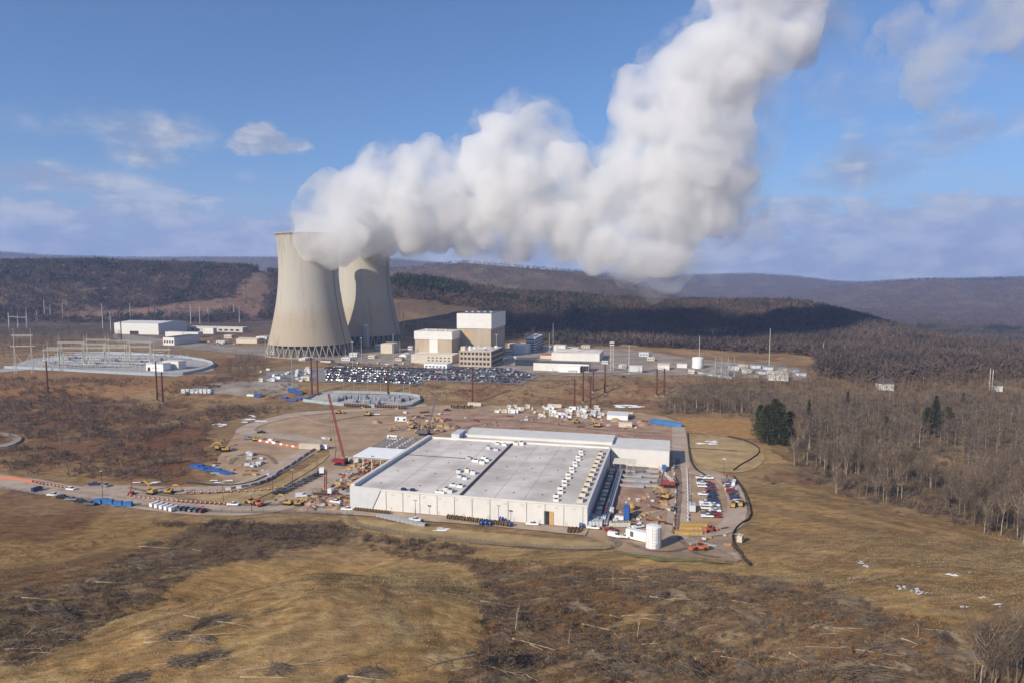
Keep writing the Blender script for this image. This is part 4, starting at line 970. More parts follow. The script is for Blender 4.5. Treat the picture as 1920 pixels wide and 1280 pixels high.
# ---------------- poles, gantries, wires ----------------
def pole(px, yt, yb, m, name, label, cat, group, r0=None, r1=None, arms=0, n=8):
    A = P(px, yb); h = hgt(A, yt); dp = proj(A)[2]; k = .42 if r0 is None else r0
    t = empty(name, A, GA+random.uniform(-.1, .1), label, cat, group)
    MB().tube((0, 0, -.5), (0, 0, h), k, (k*.55 if r1 is None else r1), n).build('shaft', m, t)
    for j in range(arms):
        z = h*(.97-.13*j); mb = MB(); mb.tube((-3.2, 0, z), (3.2, 0, z), .16, .16, 5)
        mb.build('cross_arm', m, t)
        for s_ in (-3.1, 3.1): MB().tube((s_, 0, z), (s_, 0, z-1.6), .13, .13, 5).build('insulator', 'insulator', t)
    MB().lathe([(k*1.7, -.4), (k*1.7, .5)], n=8).build('footing', 'concrete', t)
    return t, A, h
POLES = {}
RUST = [(1077, 710, 766), (1093, 688, 753), (1107, 704, 766), (1112, 694, 734), (1134, 682, 737), (1231, 691, 741), (1245, 690, 742), (585, 670, 741), (596, 674, 741), (727.5, 686, 739), (886, 687, 754),
        (90, 676, 736), (295, 677, 751), (305.5, 697, 755), (228, 564, 640)]
desc = ['leftmost rust pole of the five standing behind the grey hut', 'slim rust pole second from the left of the five', 'thick short-armed rust pole in the middle of the five', 'rust pole fourth of the five, farther up the bank', 'tall thick rust pole at the right end of the five',
        'left rust pole of the pair on the bank above the bare wood', 'right rust pole of the pair on the bank above the bare wood', 'thicker rust pole of the pair behind the red crane', 'thinner rust pole of the pair behind the red crane', 'rust pole between the car park and the small substation', 'lone rust pole at the notch of the car park',
        'lone rust pole in front of the switchyard fence', 'left rust pole of the pair in the scrub below the switchyard', 'right rust pole of the pair in the scrub below the switchyard', 'dark rust pole in front of the white warehouse']
for (a, b_, c), d in zip(RUST, desc):
    POLES[(a, c)] = pole(a, b_, c, 'rust', 'power_pole', d, 'power pole', 'rust-brown steel power poles', .85, .58, 2 if a not in (1093, 596) else 1)
for k, (a, b_, c) in enumerate([(116, 541, 601), (57, 567, 603), (462, 524, 571), (291, 549, 600), (279, 549, 592), (424, 548, 602), (24, 565, 600), (10, 552, 600), (132, 575, 605)]):
    POLES[(a, c)] = pole(a, b_, c, 'rust', 'power_pole', 'dark steel power pole on the brown strip below the wooded ridge', 'power pole', 'distant dark power poles', .7, .5, 1)
for k, (a, b_, c) in enumerate([(358, 570, 608), (375, 575, 607), (245, 569, 605), (193, 569, 616), (84, 562, 598), (51, 577, 615), (118, 570, 600), (391, 576, 605), (439, 572, 596), (208, 584, 622), (449, 575, 605), (95, 571, 598), (70, 583, 603), (17, 586, 616), (34, 587, 612), (748, 571, 608), (757, 583, 616)]):
    pole(a, b_, c, 'pale_steel', 'pale_pole', 'pale slender mast among the masts below the wooded ridge' if a < 700 else 'pale mast behind the shaded cooling tower', 'mast', 'pale masts at the ridge foot' if a < 700 else 'pale masts behind the shaded tower', .7, .45)
for a, b_, c, d in ((498, 627, 671, 'leftmost bluish mast in front of the sunlit tower base'), (514.5, 626, 670, 'second bluish mast in front of the sunlit tower base'), (535, 625, 669, 'third bluish mast in front of the sunlit tower base'), (548.5, 665, 727, 'tall bare mast at the left end of the car park'),
                    (661.5, 641, 698, 'lamp mast at the left part of the car park'), (678, 634, 678, 'lamp mast beside the steel cylinder'), (738, 626, 680, 'grey mast beside the cream block'), (750, 640, 662, 'short mast left of the white tent'), (783.5, 590, 618, 'thin mast on the brown slope behind the turbine block'),
                    (931, 628, 681, 'lamp mast in front of the tallest block'), (1030, 625, 665, 'mast beside the red roof'), (1179, 646, 702, 'tall pale pole with a cross arm right of the lattice tower'), (1037, 606, 655, 'tall thin mast against the dark hill'), (1442, 616, 686, 'tallest thin mast against the dark hillside above the storage sheds'),
                    (1336, 620, 646, 'short thin mast against the dark hill'), (1311, 629, 668, 'thin mast right behind the squat white tank'), (1543, 643, 668, 'thin mast at the right end of the dark hillside'), (1583, 646, 672, 'rightmost thin mast above the distant woods'),
                    (1855, 690, 730, 'pale mast sticking out of the far woods'), (1860, 692, 732, 'second pale mast sticking out of the far woods'), (560, 655, 672, 'short pale pole before the tower legs'), (150+498, 652, 668, 'short pale pole right of the tower legs')):
    t, A, h = pole(a, b_, c, 'galv' if a < 1100 else 'pale_steel', 'mast', d, 'mast', None, .38, .25)
    if 'lamp' in d:
        MB().bxy(-1.6, -.4, h, 1.6, .4, h+.5).build('lamp_head', 'galv', t)
    if 'cross arm' in d: MB().tube((-9, 0, h*.97), (9, 0, h*.97), .2, .2, 5).build('cross_arm', 'pale_steel', t)
# thin lamp posts along the site road
for a, b_, c, d in ((193, 883, 938, 'thin dark lamp post by the far-left cars'), (419, 905, 945, 'thin dark lamp post beside the grass verge'), (512, 890, 935, 'thin lamp post at the verge behind parked pickups'), (549, 880, 920, 'thin lamp post nearest the small orange crane'), (595, 850, 890, 'thin lamp post on the mown bank'),
                    (472, 925, 960, 'thin lamp post beside the road bend'), (1296, 925, 960, 'thin lamp post by the parked vans'), (779, 938, 972, 'thin light pole in front of the hall left part'), (935, 948, 985, 'thin light pole in front of the hall right part'), (1357, 860, 892, 'floodlight pole with white lamps by the car parking')):
    t, A, h = pole(a, b_, c, 'dark', 'lamp_post', d, 'lamp post', 'thin site lamp posts', .13, .1, n=5)
    MB().bxy(-.8, -.3, h, .8, .3, h+.35).build('lamp_head', 'white_paint' if a == 1357 else 'galv', t)
# guard tower
A = P(1147, 694); h = hgt(A, 640)
t = empty('lattice_tower', A, GA, 'slim lattice tower with a white cabin on top, beside the long white hall', 'tower')
MB().lattice((0, 0, 0), (0, 0, h-4), 3.4, 2.6, .22, 8).build('lattice_shaft', 'pale_steel', t); MB().box(0, 0, h-4, 5, 5, 3.4).build('cabin', 'white_wall', t); MB().box(0, 0, h-3, 5.2, 5.2, 1.4).build('window_strip', 'glass', t)
# gantries of the switchyard
def gantry(px0, px1, yb0, yt, ybeam, label, m='pale_steel', brace=False, group=None, yb1=None):
    A = P(px0, yb0); B_ = P(px1, yb1 or yb0); h = hgt(A, yt); hb = hgt(A, ybeam); d = B_-A; rz = math.atan2(d.y, d.x); w = math.hypot(d.x, d.y)
    t = empty('gantry', A, rz, label, 'gantry', group)
    for x in (0, w):
        mb = MB(); mb.tube((x, -1.6, -.5), (x, 0, hb), .38, .32, 6); mb.tube((x, 1.6, -.5), (x, 0, hb), .38, .32, 6); mb.tube((x, 0, hb), (x, 0, h), .25, .15, 6); mb.build('leg', m, t)
    MB().lattice((-2, 0, hb), (w+2, 0, hb), 1.2, 1.2, .2, max(4, int(w/3)), up=(0, 0, 1)).build('beam', m, t)
    if brace:
        mb = MB(); mb.tube((0, 0, hb*.55), (w/2, 0, hb*.25), .25, .25, 5); mb.tube((w, 0, hb*.55), (w/2, 0, hb*.25), .25, .25, 5); mb.build('brace', m, t)
        MB().tube((-4, 0, hb*.72), (w+4, 0, hb*.72), .35, .35, 5).build('lower_beam', m, t)
    for k in range(3):
        x = w*(.25+.25*k); MB().tube((x, 0, hb-.5), (x, 0, hb-3), .2, .2, 5).build('insulator', 'insulator', t)
    return A
gantry(30, 62, 700, 615, 629, 'tall cream H-frame gantry at the left end of the switchyard', brace=True)
for a in ((92, 117, 692, 640, 652, 'short cream gantry right of the tall H-frame'), (114, 160, 690, 628, 642, 'cream gantry, second frame of the front switchyard row'), (160, 200, 688, 630, 645, 'cream gantry in the middle of the front switchyard row'), (200, 240, 686, 632, 647, 'cream gantry near the right of the front switchyard row'),
          (165, 205, 674, 626, 637, 'cream gantry at the left of the rear switchyard row'), (205, 244, 673, 628, 639, 'cream gantry in the middle of the rear switchyard row'), (244, 284, 674, 630, 641, 'cream gantry at the right of the rear switchyard row'),
          ): gantry(*a)
gantry(1341, 1365, 704, 667, 679, 'white gantry over the little substation behind the bare wood', 'galv'); gantry(1352, 1376, 708, 668, 684, 'second white gantry in the little substation behind the bare wood', 'galv')
for a in ((118, 156, 684, 643, 652, 'low cream gantry between the front and rear rows, left'), (158, 196, 683, 643, 652, 'low cream gantry between the front and rear rows, centre'), (198, 236, 681, 642, 651, 'low cream gantry between the front and rear rows, right'), (246, 282, 686, 640, 650, 'cream gantry left of the control house'),
          (84, 110, 681, 646, 656, 'small cream gantry behind the short one'), (290, 318, 676, 646, 655, 'small cream gantry at the right end of the switchyard'), (18, 34, 616, 585, 594, 'pale gantry of the small yard at the far left'), (34, 50, 615, 586, 595, 'second pale gantry of the small yard at the far left')): gantry(*a)
def busbar(px0, py0, px1, py1, label):
    A = P(px0, py0); B_ = P(px1, py1); d = B_-A; n = 10; t = empty('busbar', A, math.atan2(d.y, d.x), label, 'busbar', 'switchyard busbars'); L = math.hypot(d.x, d.y)
    for i in range(n+1): MB().tube((L*i/n, 0, 0), (L*i/n, 0, 6.5), .2, .2, 5).build('support', 'pale_steel', t)
    MB().tube((0, 0, 6.6), (L, 0, 6.6), .18, .18, 5).build('bar', 'galv', t)
for k, (y0, y1) in enumerate([(690, 697), (686, 691), (682, 685), (678, 679), (674, 674), (670, 669)]): busbar(72+8*k, y0, 262+9*k, y1, 'grey overhead bar on cream posts, row %s of the switchyard' % ['nearest the front fence', 'second from the front', 'third from the front', 'fourth from the front', 'fifth from the front', 'farthest back'][k])
# switchgear posts
def postmb():
    t = empty('switch_post', (0, 0, 0), 0, 'slim equipment post among the switchyard rows', 'switchgear', 'switchyard equipment posts')
    MB().box(0, 0, 0, .35, .35, 5.5).build('post', 'pale_steel', t); mb = MB(); mb.tube((-1, 0, 5.6), (1, 0, 5.6), .12, .12, 5); mb.tube((0, 0, 5.5), (0, 0, 8), .22, .16, 6); mb.build('insulator', 'insulator', t); return register(t)
pp = postmb(); rn = random.Random(8)
for row, (y0, y1, x0, x1, n) in enumerate([(688, 690, 70, 262, 26), (683, 684, 75, 300, 26), (678, 677, 80, 330, 26), (672, 672, 120, 350, 20)]):
    for i in range(n):
        f = i/(n-1); p = P(x0+(x1-x0)*f+rn.uniform(-2, 2), y0+(y1-y0)*f); put(pp, p, rn.uniform(-.2, .2), scale=rn.uniform(.75, 1.25))
tr = empty('transformer', (0, 0, 0), 0, 'grey transformer among the switchyard posts', 'transformer', 'switchyard transformers')
MB().box(0, 0, 0, 6, 4, 3.6).build('tank', 'insulator', tr); mb = MB()
for k in range(6): mb.bxy(-2.5+k, -2.9, .4, -2.1+k, -2.02, 3)
mb.build('radiator', 'galv', tr)
for k in range(3): MB().tube((-1.6+1.6*k, 0, 3.6), (-1.6+1.6*k, 0, 6), .25, .15, 6).build('bushing', 'insulator', tr)
register(tr)
for a, c in ((128, 675), (138, 674), (149, 673), (195, 680), (240, 683), (262, 679), (215, 677), (180, 684), (300, 676), (320, 680), (100, 682)): put(tr, P(a, c), GA)
dup(tr, P(1350, 700), GA, 'transformer in the little substation behind the bare wood', 'little substation transformers')
for a, c in ((1362, 703), (1335, 702)): dup(tr, P(a, c), GA, 'transformer in the little substation behind the bare wood', 'little substation transformers')
# central small substation
for i, (a, c) in enumerate([(655, 746), (668, 747), (682, 748), (700, 748), (712, 750), (725, 750), (735, 752), (748, 753), (640, 748), (665, 754), (690, 756), (705, 758), (745, 746), (630, 752), (760, 750), (720, 745)]):
    o = dup(tr, P(a, c), GA, 'transformer in the fenced substation behind the site', 'fenced substation transformers', .8+.3*(i % 3)/2)
for i in range(20):
    o = dup(pp, P(640+i*7, 746+(i % 4)*4), GA, 'slim equipment post in the fenced substation behind the site', 'fenced substation posts', .8)
for k, (a, c) in enumerate([(645, 741), (664, 743), (714, 743), (768, 744), (757, 752), (690, 742)]):
    pole(a, c-32, c, 'galv', 'lightning_mast', 'thin mast rising from the fenced substation', 'mast', 'thin masts of the fenced substation', .2, .12, n=5)

# ---------------- fences ----------------
def fence(px, h, m, label, cat='fence', post=4.0, name='fence', group=None, solid=True, pts=None, th=.06):
    L = pts or line3(px, 1); t = empty(name, L[0], 0, label, cat, group); o = L[0]
    mb = MB(); pm = MB(); acc = 0
    for a, c in zip(L, L[1:]):
        d = c-a; ln = d.length
        if ln < 1e-3: continue
        nrm_ = Vector((-d.y, d.x, 0)).normalized()*th/2; a2, c2 = a-o, c-o
        if solid:
            vs = [a2-nrm_, c2-nrm_, c2+nrm_, a2+nrm_]; vs = [v+Vector((0, 0, .05)) for v in vs]+[v+Vector((0, 0, h)) for v in vs]
            mb.add(vs, [(3, 2, 1, 0), (4, 5, 6, 7), (0, 1, 5, 4), (1, 2, 6, 5), (2, 3, 7, 6), (3, 0, 4, 7)])
        else:
            for z in np.arange(.3, h+.01, h/7): mb.tube(a2+Vector((0, 0, z)), c2+Vector((0, 0, z)), .05, .05, 3)
        while acc < ln:
            p = a2+d.normalized()*acc; pm.tube(p, p+Vector((0, 0, h+.2)), .1, .1, 4); acc += post
        acc -= ln
    mb.build('fence_panel', m, t); pm.build('posts', 'galv' if m == 'fence_mesh' else 'wood' if m == 'fabric_black' else 'wire_fence', t); return t
fence([(8, 690), (70, 693), (180, 699), (327, 706), (388, 694), (405, 683), (372, 674), (300, 667)], 3.0, 'fence_mesh', 'pale blue-grey panel fence round the big switchyard', post=6)
fence([(140, 664), (210, 662), (300, 667)], 2.6, 'fence_mesh', 'pale panel fence along the back of the big switchyard', post=6)
fence([(568, 752), (620, 759), (700, 763), (762, 768), (796, 746), (760, 740)], 2.6, 'fence_mesh', 'pale panel fence round the fenced substation behind the site', post=5)
fence([(568, 752), (600, 736), (700, 737), (760, 740)], 2.4, 'fence_mesh', 'pale fence along the back of the substation behind the site', post=5)
fence([(1308, 700), (1340, 706), (1372, 710)], 2.6, 'fence_mesh', 'pale fence before the little substation behind the bare wood', post=5)
fence([(1288, 812), (1290, 835), (1293, 860), (1303, 880), (1322, 892)], 1.3, 'fabric_black', 'black fabric silt fence along the left edge of the mown basin', 'silt fence', 3, 'silt_fence', th=.3)
fence([(1365, 818), (1400, 826), (1422, 838), (1424, 850), (1404, 864), (1388, 872), (1375, 882)], 1.0, 'fabric_black', 'dark silt fence curling round the right side of the mown basin', 'silt fence', 3, 'silt_fence', th=.3)
fence([(1375, 893), (1392, 915), (1405, 945), (1409, 972), (1385, 985), (1372, 1003), (1374, 1022), (1392, 1045), (1406, 1060)], 1.2, 'fabric_black', 'black silt fence snaking down the right edge of the parking area', 'silt fence', 3, 'silt_fence', th=.2)
fence([(651, 965), (655, 985), (720, 998), (850, 1014), (1000, 1030), (1110, 1034), (1150, 1030), (1158, 1020), (1138, 1012)], 2.2, 'wire_fence', 'dark wire fence curving round the front basin', 'wire fence', 2.2, 'wire_fence', solid=False)
fence([(-40, 905), (40, 925), (140, 935), (260, 950), (400, 962), (560, 962), (640, 965)], 1.8, 'wire_fence', 'thin wire fence along the front of the access road', 'wire fence', 5, 'wire_fence', solid=False)
fence([(350, 905), (420, 912), (470, 906), (500, 892)], .9, 'fabric_black', 'short black silt fence under the scrub bank by the haul road', 'silt fence', 3, 'silt_fence', th=.2)
fence([(1294, 840), (1330, 842), (1382, 846)], .6, 'fabric_black', 'low black strip fence across the mown basin', 'silt fence', 3, 'silt_fence', th=.2)
fence([(0, 812), (30, 815), (45, 824), (20, 838), (-10, 842)], 1.0, 'wire_fence', 'dark curved fence by the pale track at the far left', 'fence', 4, 'wire_fence', th=.2)
sheet('pale_track', [(-30, 808), (25, 812), (46, 824), (22, 840), (-30, 845), (-30, 836), (12, 832), (28, 824), (12, 818), (-30, 816)], .3, 'yard', 3, .4, 1)

# ---------------- power lines ----------------
def wire(p, q, sag, label, group):
    p, q = Vector(p), Vector(q); mb = MB(); n = 8; pr = Vector((0, 0, 0))
    for i in range(1, n+1):
        t_ = i/n; v = (q-p)*t_; v.z -= sag*4*t_*(1-t_); mb.tube(pr, v, .08, .08, 3); pr = v
    o = mb.build('power_line', 'wire', None, p); tag(o, label, 'cable', group)
def ptop(k, s_=0, f=.95):
    t, A, h = POLES[k]; return A+Vector((s_*math.cos(t.rotation_euler.z), s_*math.sin(t.rotation_euler.z), h*f))
SP = [((90, 736), (295, 751)), ((295, 751), (585, 741)), ((585, 741), (727.5, 739)), ((727.5, 739), (886, 754)), ((886, 754), (1077, 766)), ((1134, 737), (1231, 741)), ((1112, 734), (1231, 741)), ((116, 601), (291, 600)), ((291, 600), (462, 571)), ((305.5, 755), (585, 741))]
SP += [((886, 754), (1231, 741)), ((727.5, 739), (1077, 766)), ((596, 741), (886, 754)), ((228, 640), (462, 571)), ((57, 603), (116, 601))]
for a, c in SP:
    for s_ in (-3.1, 0, 3.1): wire(ptop(a, s_), ptop(c, s_), 4, 'thin cable sagging between two steel power poles', 'cables between the power poles')

# ---------------- vehicles ----------------
def side_prism(mb, prof, y0, y1, tap=0.0):
    """extrude a side profile (x,z); upper points pulled in by tap"""
    zs = [p[1] for p in prof]; zm, zx = min(zs), max(zs)
    def yy(z, y): return y*(1-tap*((z-zm)/(zx-zm) if zx > zm else 0))
    n = len(prof); vs = [(p[0], yy(p[1], y0), p[1]) for p in prof]+[(p[0], yy(p[1], y1), p[1]) for p in prof]
    return mb.add(vs, [tuple(range(n)), tuple(range(2*n-1, n-1, -1))]+[(i, n+i, n+(i+1) % n, (i+1) % n) for i in range(n)])
CAR = {  # lower body, cabin glass, roof
    'sedan': ([(-2.3, .3), (2.3, .3), (2.35, .7), (1.2, .92), (-1.9, .95), (-2.35, .85)], [(-1.75, .94), (1.15, .91), (.45, 1.38), (-1.15, 1.4)], (-1.1, .4, 1.39)),
    'suv': ([(-2.4, .35), (2.35, .35), (2.4, .85), (1.35, 1.08), (-2.3, 1.1), (-2.42, .9)], [(-2.25, 1.09), (1.25, 1.06), (.6, 1.68), (-2.0, 1.7)], (-1.95, .55, 1.69)),
    'pickup': ([(-2.8, .4), (2.8, .4), (2.85, .95), (1.75, 1.12), (-2.8, 1.14)], [(-.75, 1.12), (1.6, 1.1), (.95, 1.78), (-.6, 1.8)], (-.55, .9, 1.79)),
    'van': ([(-2.8, .35), (2.75, .35), (2.8, 1.0), (2.2, 1.35), (-2.8, 1.35)], [(-2.78, 1.34), (2.15, 1.33), (1.55, 2.05), (-2.7, 2.1)], (-2.65, 1.5, 2.08))}
def car_parts(kind, m):
    lo, gl, rf = CAR[kind]; a = MB().mat(m); side_prism(a, lo, -.92, .92, .06); a.bxy(rf[0], -.68, rf[2]-.02, rf[1], .68, rf[2]+.05)
    for x in ((rf[0]+rf[1])/2, rf[0]+.1): a.bxy(x, -.80, lo[3][1]-.05, x+.1, .80, rf[2])
    if kind == 'van': a.bxy(-2.78, -.86, 1.3, .6, .86, 2.08)
    if kind == 'pickup': a.bxy(-2.85, -.93, 1.1, -2.72, .93, 1.22)
    g = MB().mat('glass'); side_prism(g, gl, -.84, .84, .16)
    w = MB().mat('rubber'); L = max(p[0] for p in lo)-.95
    for x in (-L, L):
        for y in (-.88, .68): w.tube((x, y, .34), (x, y+.2, .34), .34, .34, 10)
    return a, g, w
def car_proto(kind, m, label, parts=True, name=None, cat=None, group=None):
    a, g, w = car_parts(kind, m); nm = name or {'sedan': 'parked_car', 'suv': 'parked_car', 'pickup': 'pickup_truck', 'van': 'parked_van'}[kind]
    ct = cat or {'sedan': 'car', 'suv': 'car', 'pickup': 'pickup truck', 'van': 'van'}[kind]
    if parts:
        t = empty(nm, (0, 0, 0), 0, label, ct, group)
        a.build('body', None, t); g.build('windows', None, t)
        L = max(p[0] for p in CAR[kind][0])-.95
        for x in (-L, L):
            for y in (-.88, .68): MB().tube((x, y, .34), (x, y+.2, .34), .34, .34, 10).build('wheel', 'rubber', t)
        return register(t)
    mb = a
    for o_ in (g, w): n = len(mb.v); k = len(mb.mats); mb.mats += o_.mats; mb.v += o_.v; mb.f += [tuple(i+n for i in f) for f in o_.f]; mb.mi += [k]*len(o_.f)
    return tag(mb.build(nm), label, ct, group)
PAINT = [('white_paint', 'white', .17), ('silver_paint', 'silver', .19), ('black_paint', 'black', .24), ('grey_paint', 'dark grey', .20), ('navy_paint', 'navy blue', .12), ('maroon_paint', 'dark red', .08)]
rn = random.Random(21)
lotW = wpoly(LOT); cand = []
org = P(800, 716)
for r in range(-2, 22):
    for s_ in range(-160, 160):
        off = (r//2)*17.5+(r % 2)*5.6; p = org+GU*(s_*2.75)+GV*(off-2)
        cand.append((p.x, p.y, r % 2))
cx = np.array([c[0] for c in cand]); cyy = np.array([c[1] for c in cand]); ok = pip(cx, cyy, lotW)
for sx_, sy_ in ((5, 0), (-5, 0), (0, 4), (0, -4)): ok &= pip(cx+sx_, cyy+sy_, lotW)
gap = fbm(cx/45, cyy/30, 2, 77)
cand = [c for c, o_, g_ in zip(cand, ok, gap) if o_ and proj((c[0], c[1], 9))[0] > 610 and rn.random() < (.96 if g_ > .34 else .5)]
cand.sort(key=lambda c: c[1])
LP = {}
for m_, cn, pr in PAINT:
    for kd in ('sedan', 'suv'): LP[(m_, kd)] = (car_proto(kd, m_, '%s car parked in a row of the large plant car park' % cn, False, 'parked_car', 'car', 'cars parked in the plant car park'), pr/2)
keys = list(LP); wts = [LP[k][1] for k in keys]
far = [MB() for _ in PAINT]
NIND = 240
farV = []; farF = []; farM = []
for i, (x, y, od) in enumerate(cand):
    k = rn.choices(keys, wts)[0]; z = Hs(x, y)+.42; rz = GA+R(90 if od else -90)+rn.uniform(-.03, .03)
    if i < NIND: put(LP[k][0], (x, y, z), rz)
    else:
        me_ = LP[k][0].data; c, q = math.cos(rz), math.sin(rz); n0 = len(farV); mi = [p[0] for p in PAINT].index(k[0])
        for v in me_.vertices: farV.append((x+v.co.x*c-v.co.y*q, y+v.co.x*q+v.co.y*c, z+v.co.z))
        for p in me_.polygons: farF.append(tuple(n0+j for j in p.vertices)); farM.append((mi, 6, 7)[p.material_index])
if farV:
    me_ = bpy.data.meshes.new('parked_cars'); me_.from_pydata(farV, [], farF)
    for p in PAINT: me_.materials.append(M[p[0]])
    me_.materials.append(M['glass']); me_.materials.append(M['rubber']); me_.polygons.foreach_set('material_index', farM)
    tag(link('parked_cars', me_), None, None, None, 'stuff')
VP = {}
def veh(kind, m, px, py, ang, label, group=None):
    """ang: heading in degrees relative to the site grid"""
    if (kind, m) not in VP: VP[(kind, m)] = car_proto(kind, m, label)
    p = P(px, py); p.z += .40; o = put(VP[(kind, m)], p, GA+R(ang), label, group); 
    return o
CN = dict((p[0], p[1]) for p in PAINT)
PT = [p[0] for p in PAINT]; PW = [p[2] for p in PAINT]
for i in range(15):      # two columns by the site road
    f = i/14
    for c_, dx in enumerate((0, 14)):
        if rn.random() < .08: continue
        m_ = rn.choice(['white_paint', 'white_paint', 'white_paint', 'grey_paint', 'silver_paint']) if c_ == 0 else rn.choices(PT, PW)[0]
        kd = 'pickup' if rn.random() < .6 else 'suv'
        veh(kd, m_, 1314+12*f+dx*(1+.15*f), 898+72*f, 8, '%s %s in the double row of vehicles beside the site road' % (CN[m_], 'pickup' if kd == 'pickup' else 'car'), 'vehicles in the double row beside the site road')
for i in range(11):
    f = i/10; m_ = rn.choices(PT, PW)[0]; kd = rn.choice(['pickup', 'van', 'suv'])
    veh(kd, m_, 1362+20*f, 905+38*f, 10, '%s %s in the row beside the winding black silt fence' % (CN[m_], kd if kd != 'suv' else 'car'), 'vehicles beside the winding silt fence')
for a in (('pickup', 'navy_paint', 177, 910, 20, 'blue pickup alone on the access road beside a silver car'), ('pickup', 'silver_paint', 198, 912, -20, 'silver pickup behind the blue one on the access road'), ('suv', 'white_paint', 133, 919, 0, 'white car beside the orange cones at the far end of the access road'),
          ('van', 'navy_paint', 70, 920, 90, 'dark blue van near the far end of the access road'), ('pickup', 'white_paint', 437, 948, 10, 'white pickup on the road bend right of the orange barrels'), ('pickup', 'white_paint', 778, 977, 5, 'white pickup parked against the left part of the hall front'),
          ('pickup', 'white_paint', 998, 985, 5, 'white pickup parked against the hall left of its plywood door'), ('pickup', 'white_paint', 651, 957, 10, 'white pickup by the left corner of the hall'), ('pickup', 'maroon_paint', 1145, 996, -5, 'red pickup in front of the generator row'), ('pickup', 'white_paint', 1196, 990, 35, 'white pickup between the blue container and the tall tank'),
          ('pickup', 'white_paint', 1112, 992, 0, 'white pickup at the right corner of the hall'), ('van', 'white_paint', 1152, 1007, -15, 'white van behind the wire fence bend'), ('pickup', 'white_paint', 1172, 1009, 10, 'white pickup left of the white box trailer'), ('suv', 'silver_paint', 1265, 878, 70, 'silver car in the building shadow at the hall wing corner'),
          ('pickup', 'white_paint', 629, 943, 0, 'white pickup in the cluttered yard left of the hall'), ('suv', 'black_paint', 1262, 957, 80, 'black car on the site road edge by the excavated pad'), ('van', 'white_paint', 565, 932, 30, 'white van beside the trenches left of the hall'), ('pickup', 'black_paint', 490, 812, 20, 'black pickup on the haul road bend'),
          ('van', 'silver_paint', 464, 824, 20, 'grey truck on the haul road bend beside the barriers'), ('van', 'white_paint', 510, 829, -20, 'white van behind the barriers on the haul road'), ('pickup', 'white_paint', 706, 778, 20, 'white pickup beside the yellow excavator near the substation'), ('pickup', 'maroon_paint', 838, 788, 10, 'dark red truck on the bare ground behind the hall'),
          ('pickup', 'black_paint', 838, 770, 10, 'black pickup below the cable reels behind the hall'), ('van', 'white_paint', 1034, 696, 0, 'white van in front of the wide white building'), ('suv', 'black_paint', 1170, 707, 0, 'black car alone on the plant road above the brown bank'), ('pickup', 'white_paint', 950, 683, 0, 'white pickup by the dark end of the office block')):
    veh(*a)
for i in range(9):
    f = i/8; m_ = rn.choice(['white_paint', 'black_paint', 'grey_paint', 'navy_paint', 'silver_paint']); veh('pickup', m_, 522+76*f, 926-36*f, 42, '%s pickup in the line parked along the foot of the mown bank' % CN[m_], 'pickups parked along the mown bank')
for i in range(5):
    m_ = ['white_paint', 'black_paint', 'silver_paint', 'black_paint', 'grey_paint'][i]; veh('pickup', m_, 100+17*i, 930+4.2*i, 14-i, '%s pickup in the roadside row left of the blue covered stacks' % CN[m_], 'roadside row left of the blue stacks')
for i in range(5): veh('van', 'white_paint', 292+9*i, 949+2*i, 80, 'white van in the tight row by the access road bend', 'white vans by the access road bend')
for i in range(5):
    m_ = ['grey_paint', 'navy_paint', 'silver_paint', 'grey_paint', 'maroon_paint'][i]; veh('suv', m_, 342+10*i, 956+1*i, 80, '%s car right of the white vans by the road bend' % CN[m_], 'cars right of the white vans')
for i in range(14):
    m_ = rn.choices(PT, PW)[0]; veh('suv', m_, 380+rn.uniform(0, 75), 640+rn.uniform(-6, 8), rn.choice([0, 90]), '%s car among the sheds below the wooded ridge' % CN[m_], 'cars among the ridge sheds')
for i in range(18):
    m_ = rn.choices(PT, PW)[0]; veh('suv', m_, 640+i*17+rn.uniform(-4, 4), 684+rn.uniform(-2, 1), rn.choice([0, 90]), '%s car on the yard behind the plant car park' % CN[m_], 'cars behind the plant car park')

# ---------------- machines ----------------
def excavator(m='yellow', label='', pose=0, name='excavator', cat='excavator'):
    t = empty(name, (0, 0, 0), 0, label, cat)
    for s_ in (-1.25, 1.25):
        mb = MB(); side_prism(mb, [(-2.1, .15), (-1.7, 0), (1.7, 0), (2.1, .15), (2.1, .75), (1.7, .95), (-1.7, .95), (-2.1, .75)], s_-.3, s_+.3); mb.build('track', 'rubber', t)
    MB().mat(m).bxy(-2.2, -1.35, 1.1, 1.3, 1.35, 1.9).bxy(-2.2, -1.35, 1.9, -.6, 1.35, 2.5).build('body', None, t)
    c = MB().mat(m).bxy(-.2, .2, 1.9, 1.3, 1.3, 2.05).bxy(-.2, .2, 2.85, 1.3, 1.3, 3.0).build('cab', None, t); MB().mat('glass').bxy(-.15, .25, 2.05, 1.25, 1.25, 2.85).build('window', None, c)
    e, w = ((4.2, 4.9), (7.0, 2.2)) if pose == 0 else ((3.6, 5.4), (6.4, 5.2))
    mb = MB(); mb.tube((1.0, -.3, 1.7), (2.6, -.3, 4.6), .42, .45, 5); mb.tube((2.6, -.3, 4.6), (e[0]+.6, -.3, e[1]-.2), .45, .32, 5); mb.build('boom', m, t)
    MB().tube((e[0]+.4, -.3, e[1]), (w[0], -.3, w[1]), .36, .24, 5).build('arm', m, t)
    mb = MB(); side_prism(mb, [(w[0]-.5, w[1]+.2), (w[0]+.4, w[1]), (w[0]+.5, w[1]-.8), (w[0]-.1, w[1]-1.2), (w[0]-.8, w[1]-.7)], -.9, .3); mb.build('bucket', 'grey_paint', t)
    return register(t)
EX0 = excavator('yellow', 'x', 0); EX1 = excavator('yellow', 'x', 1)
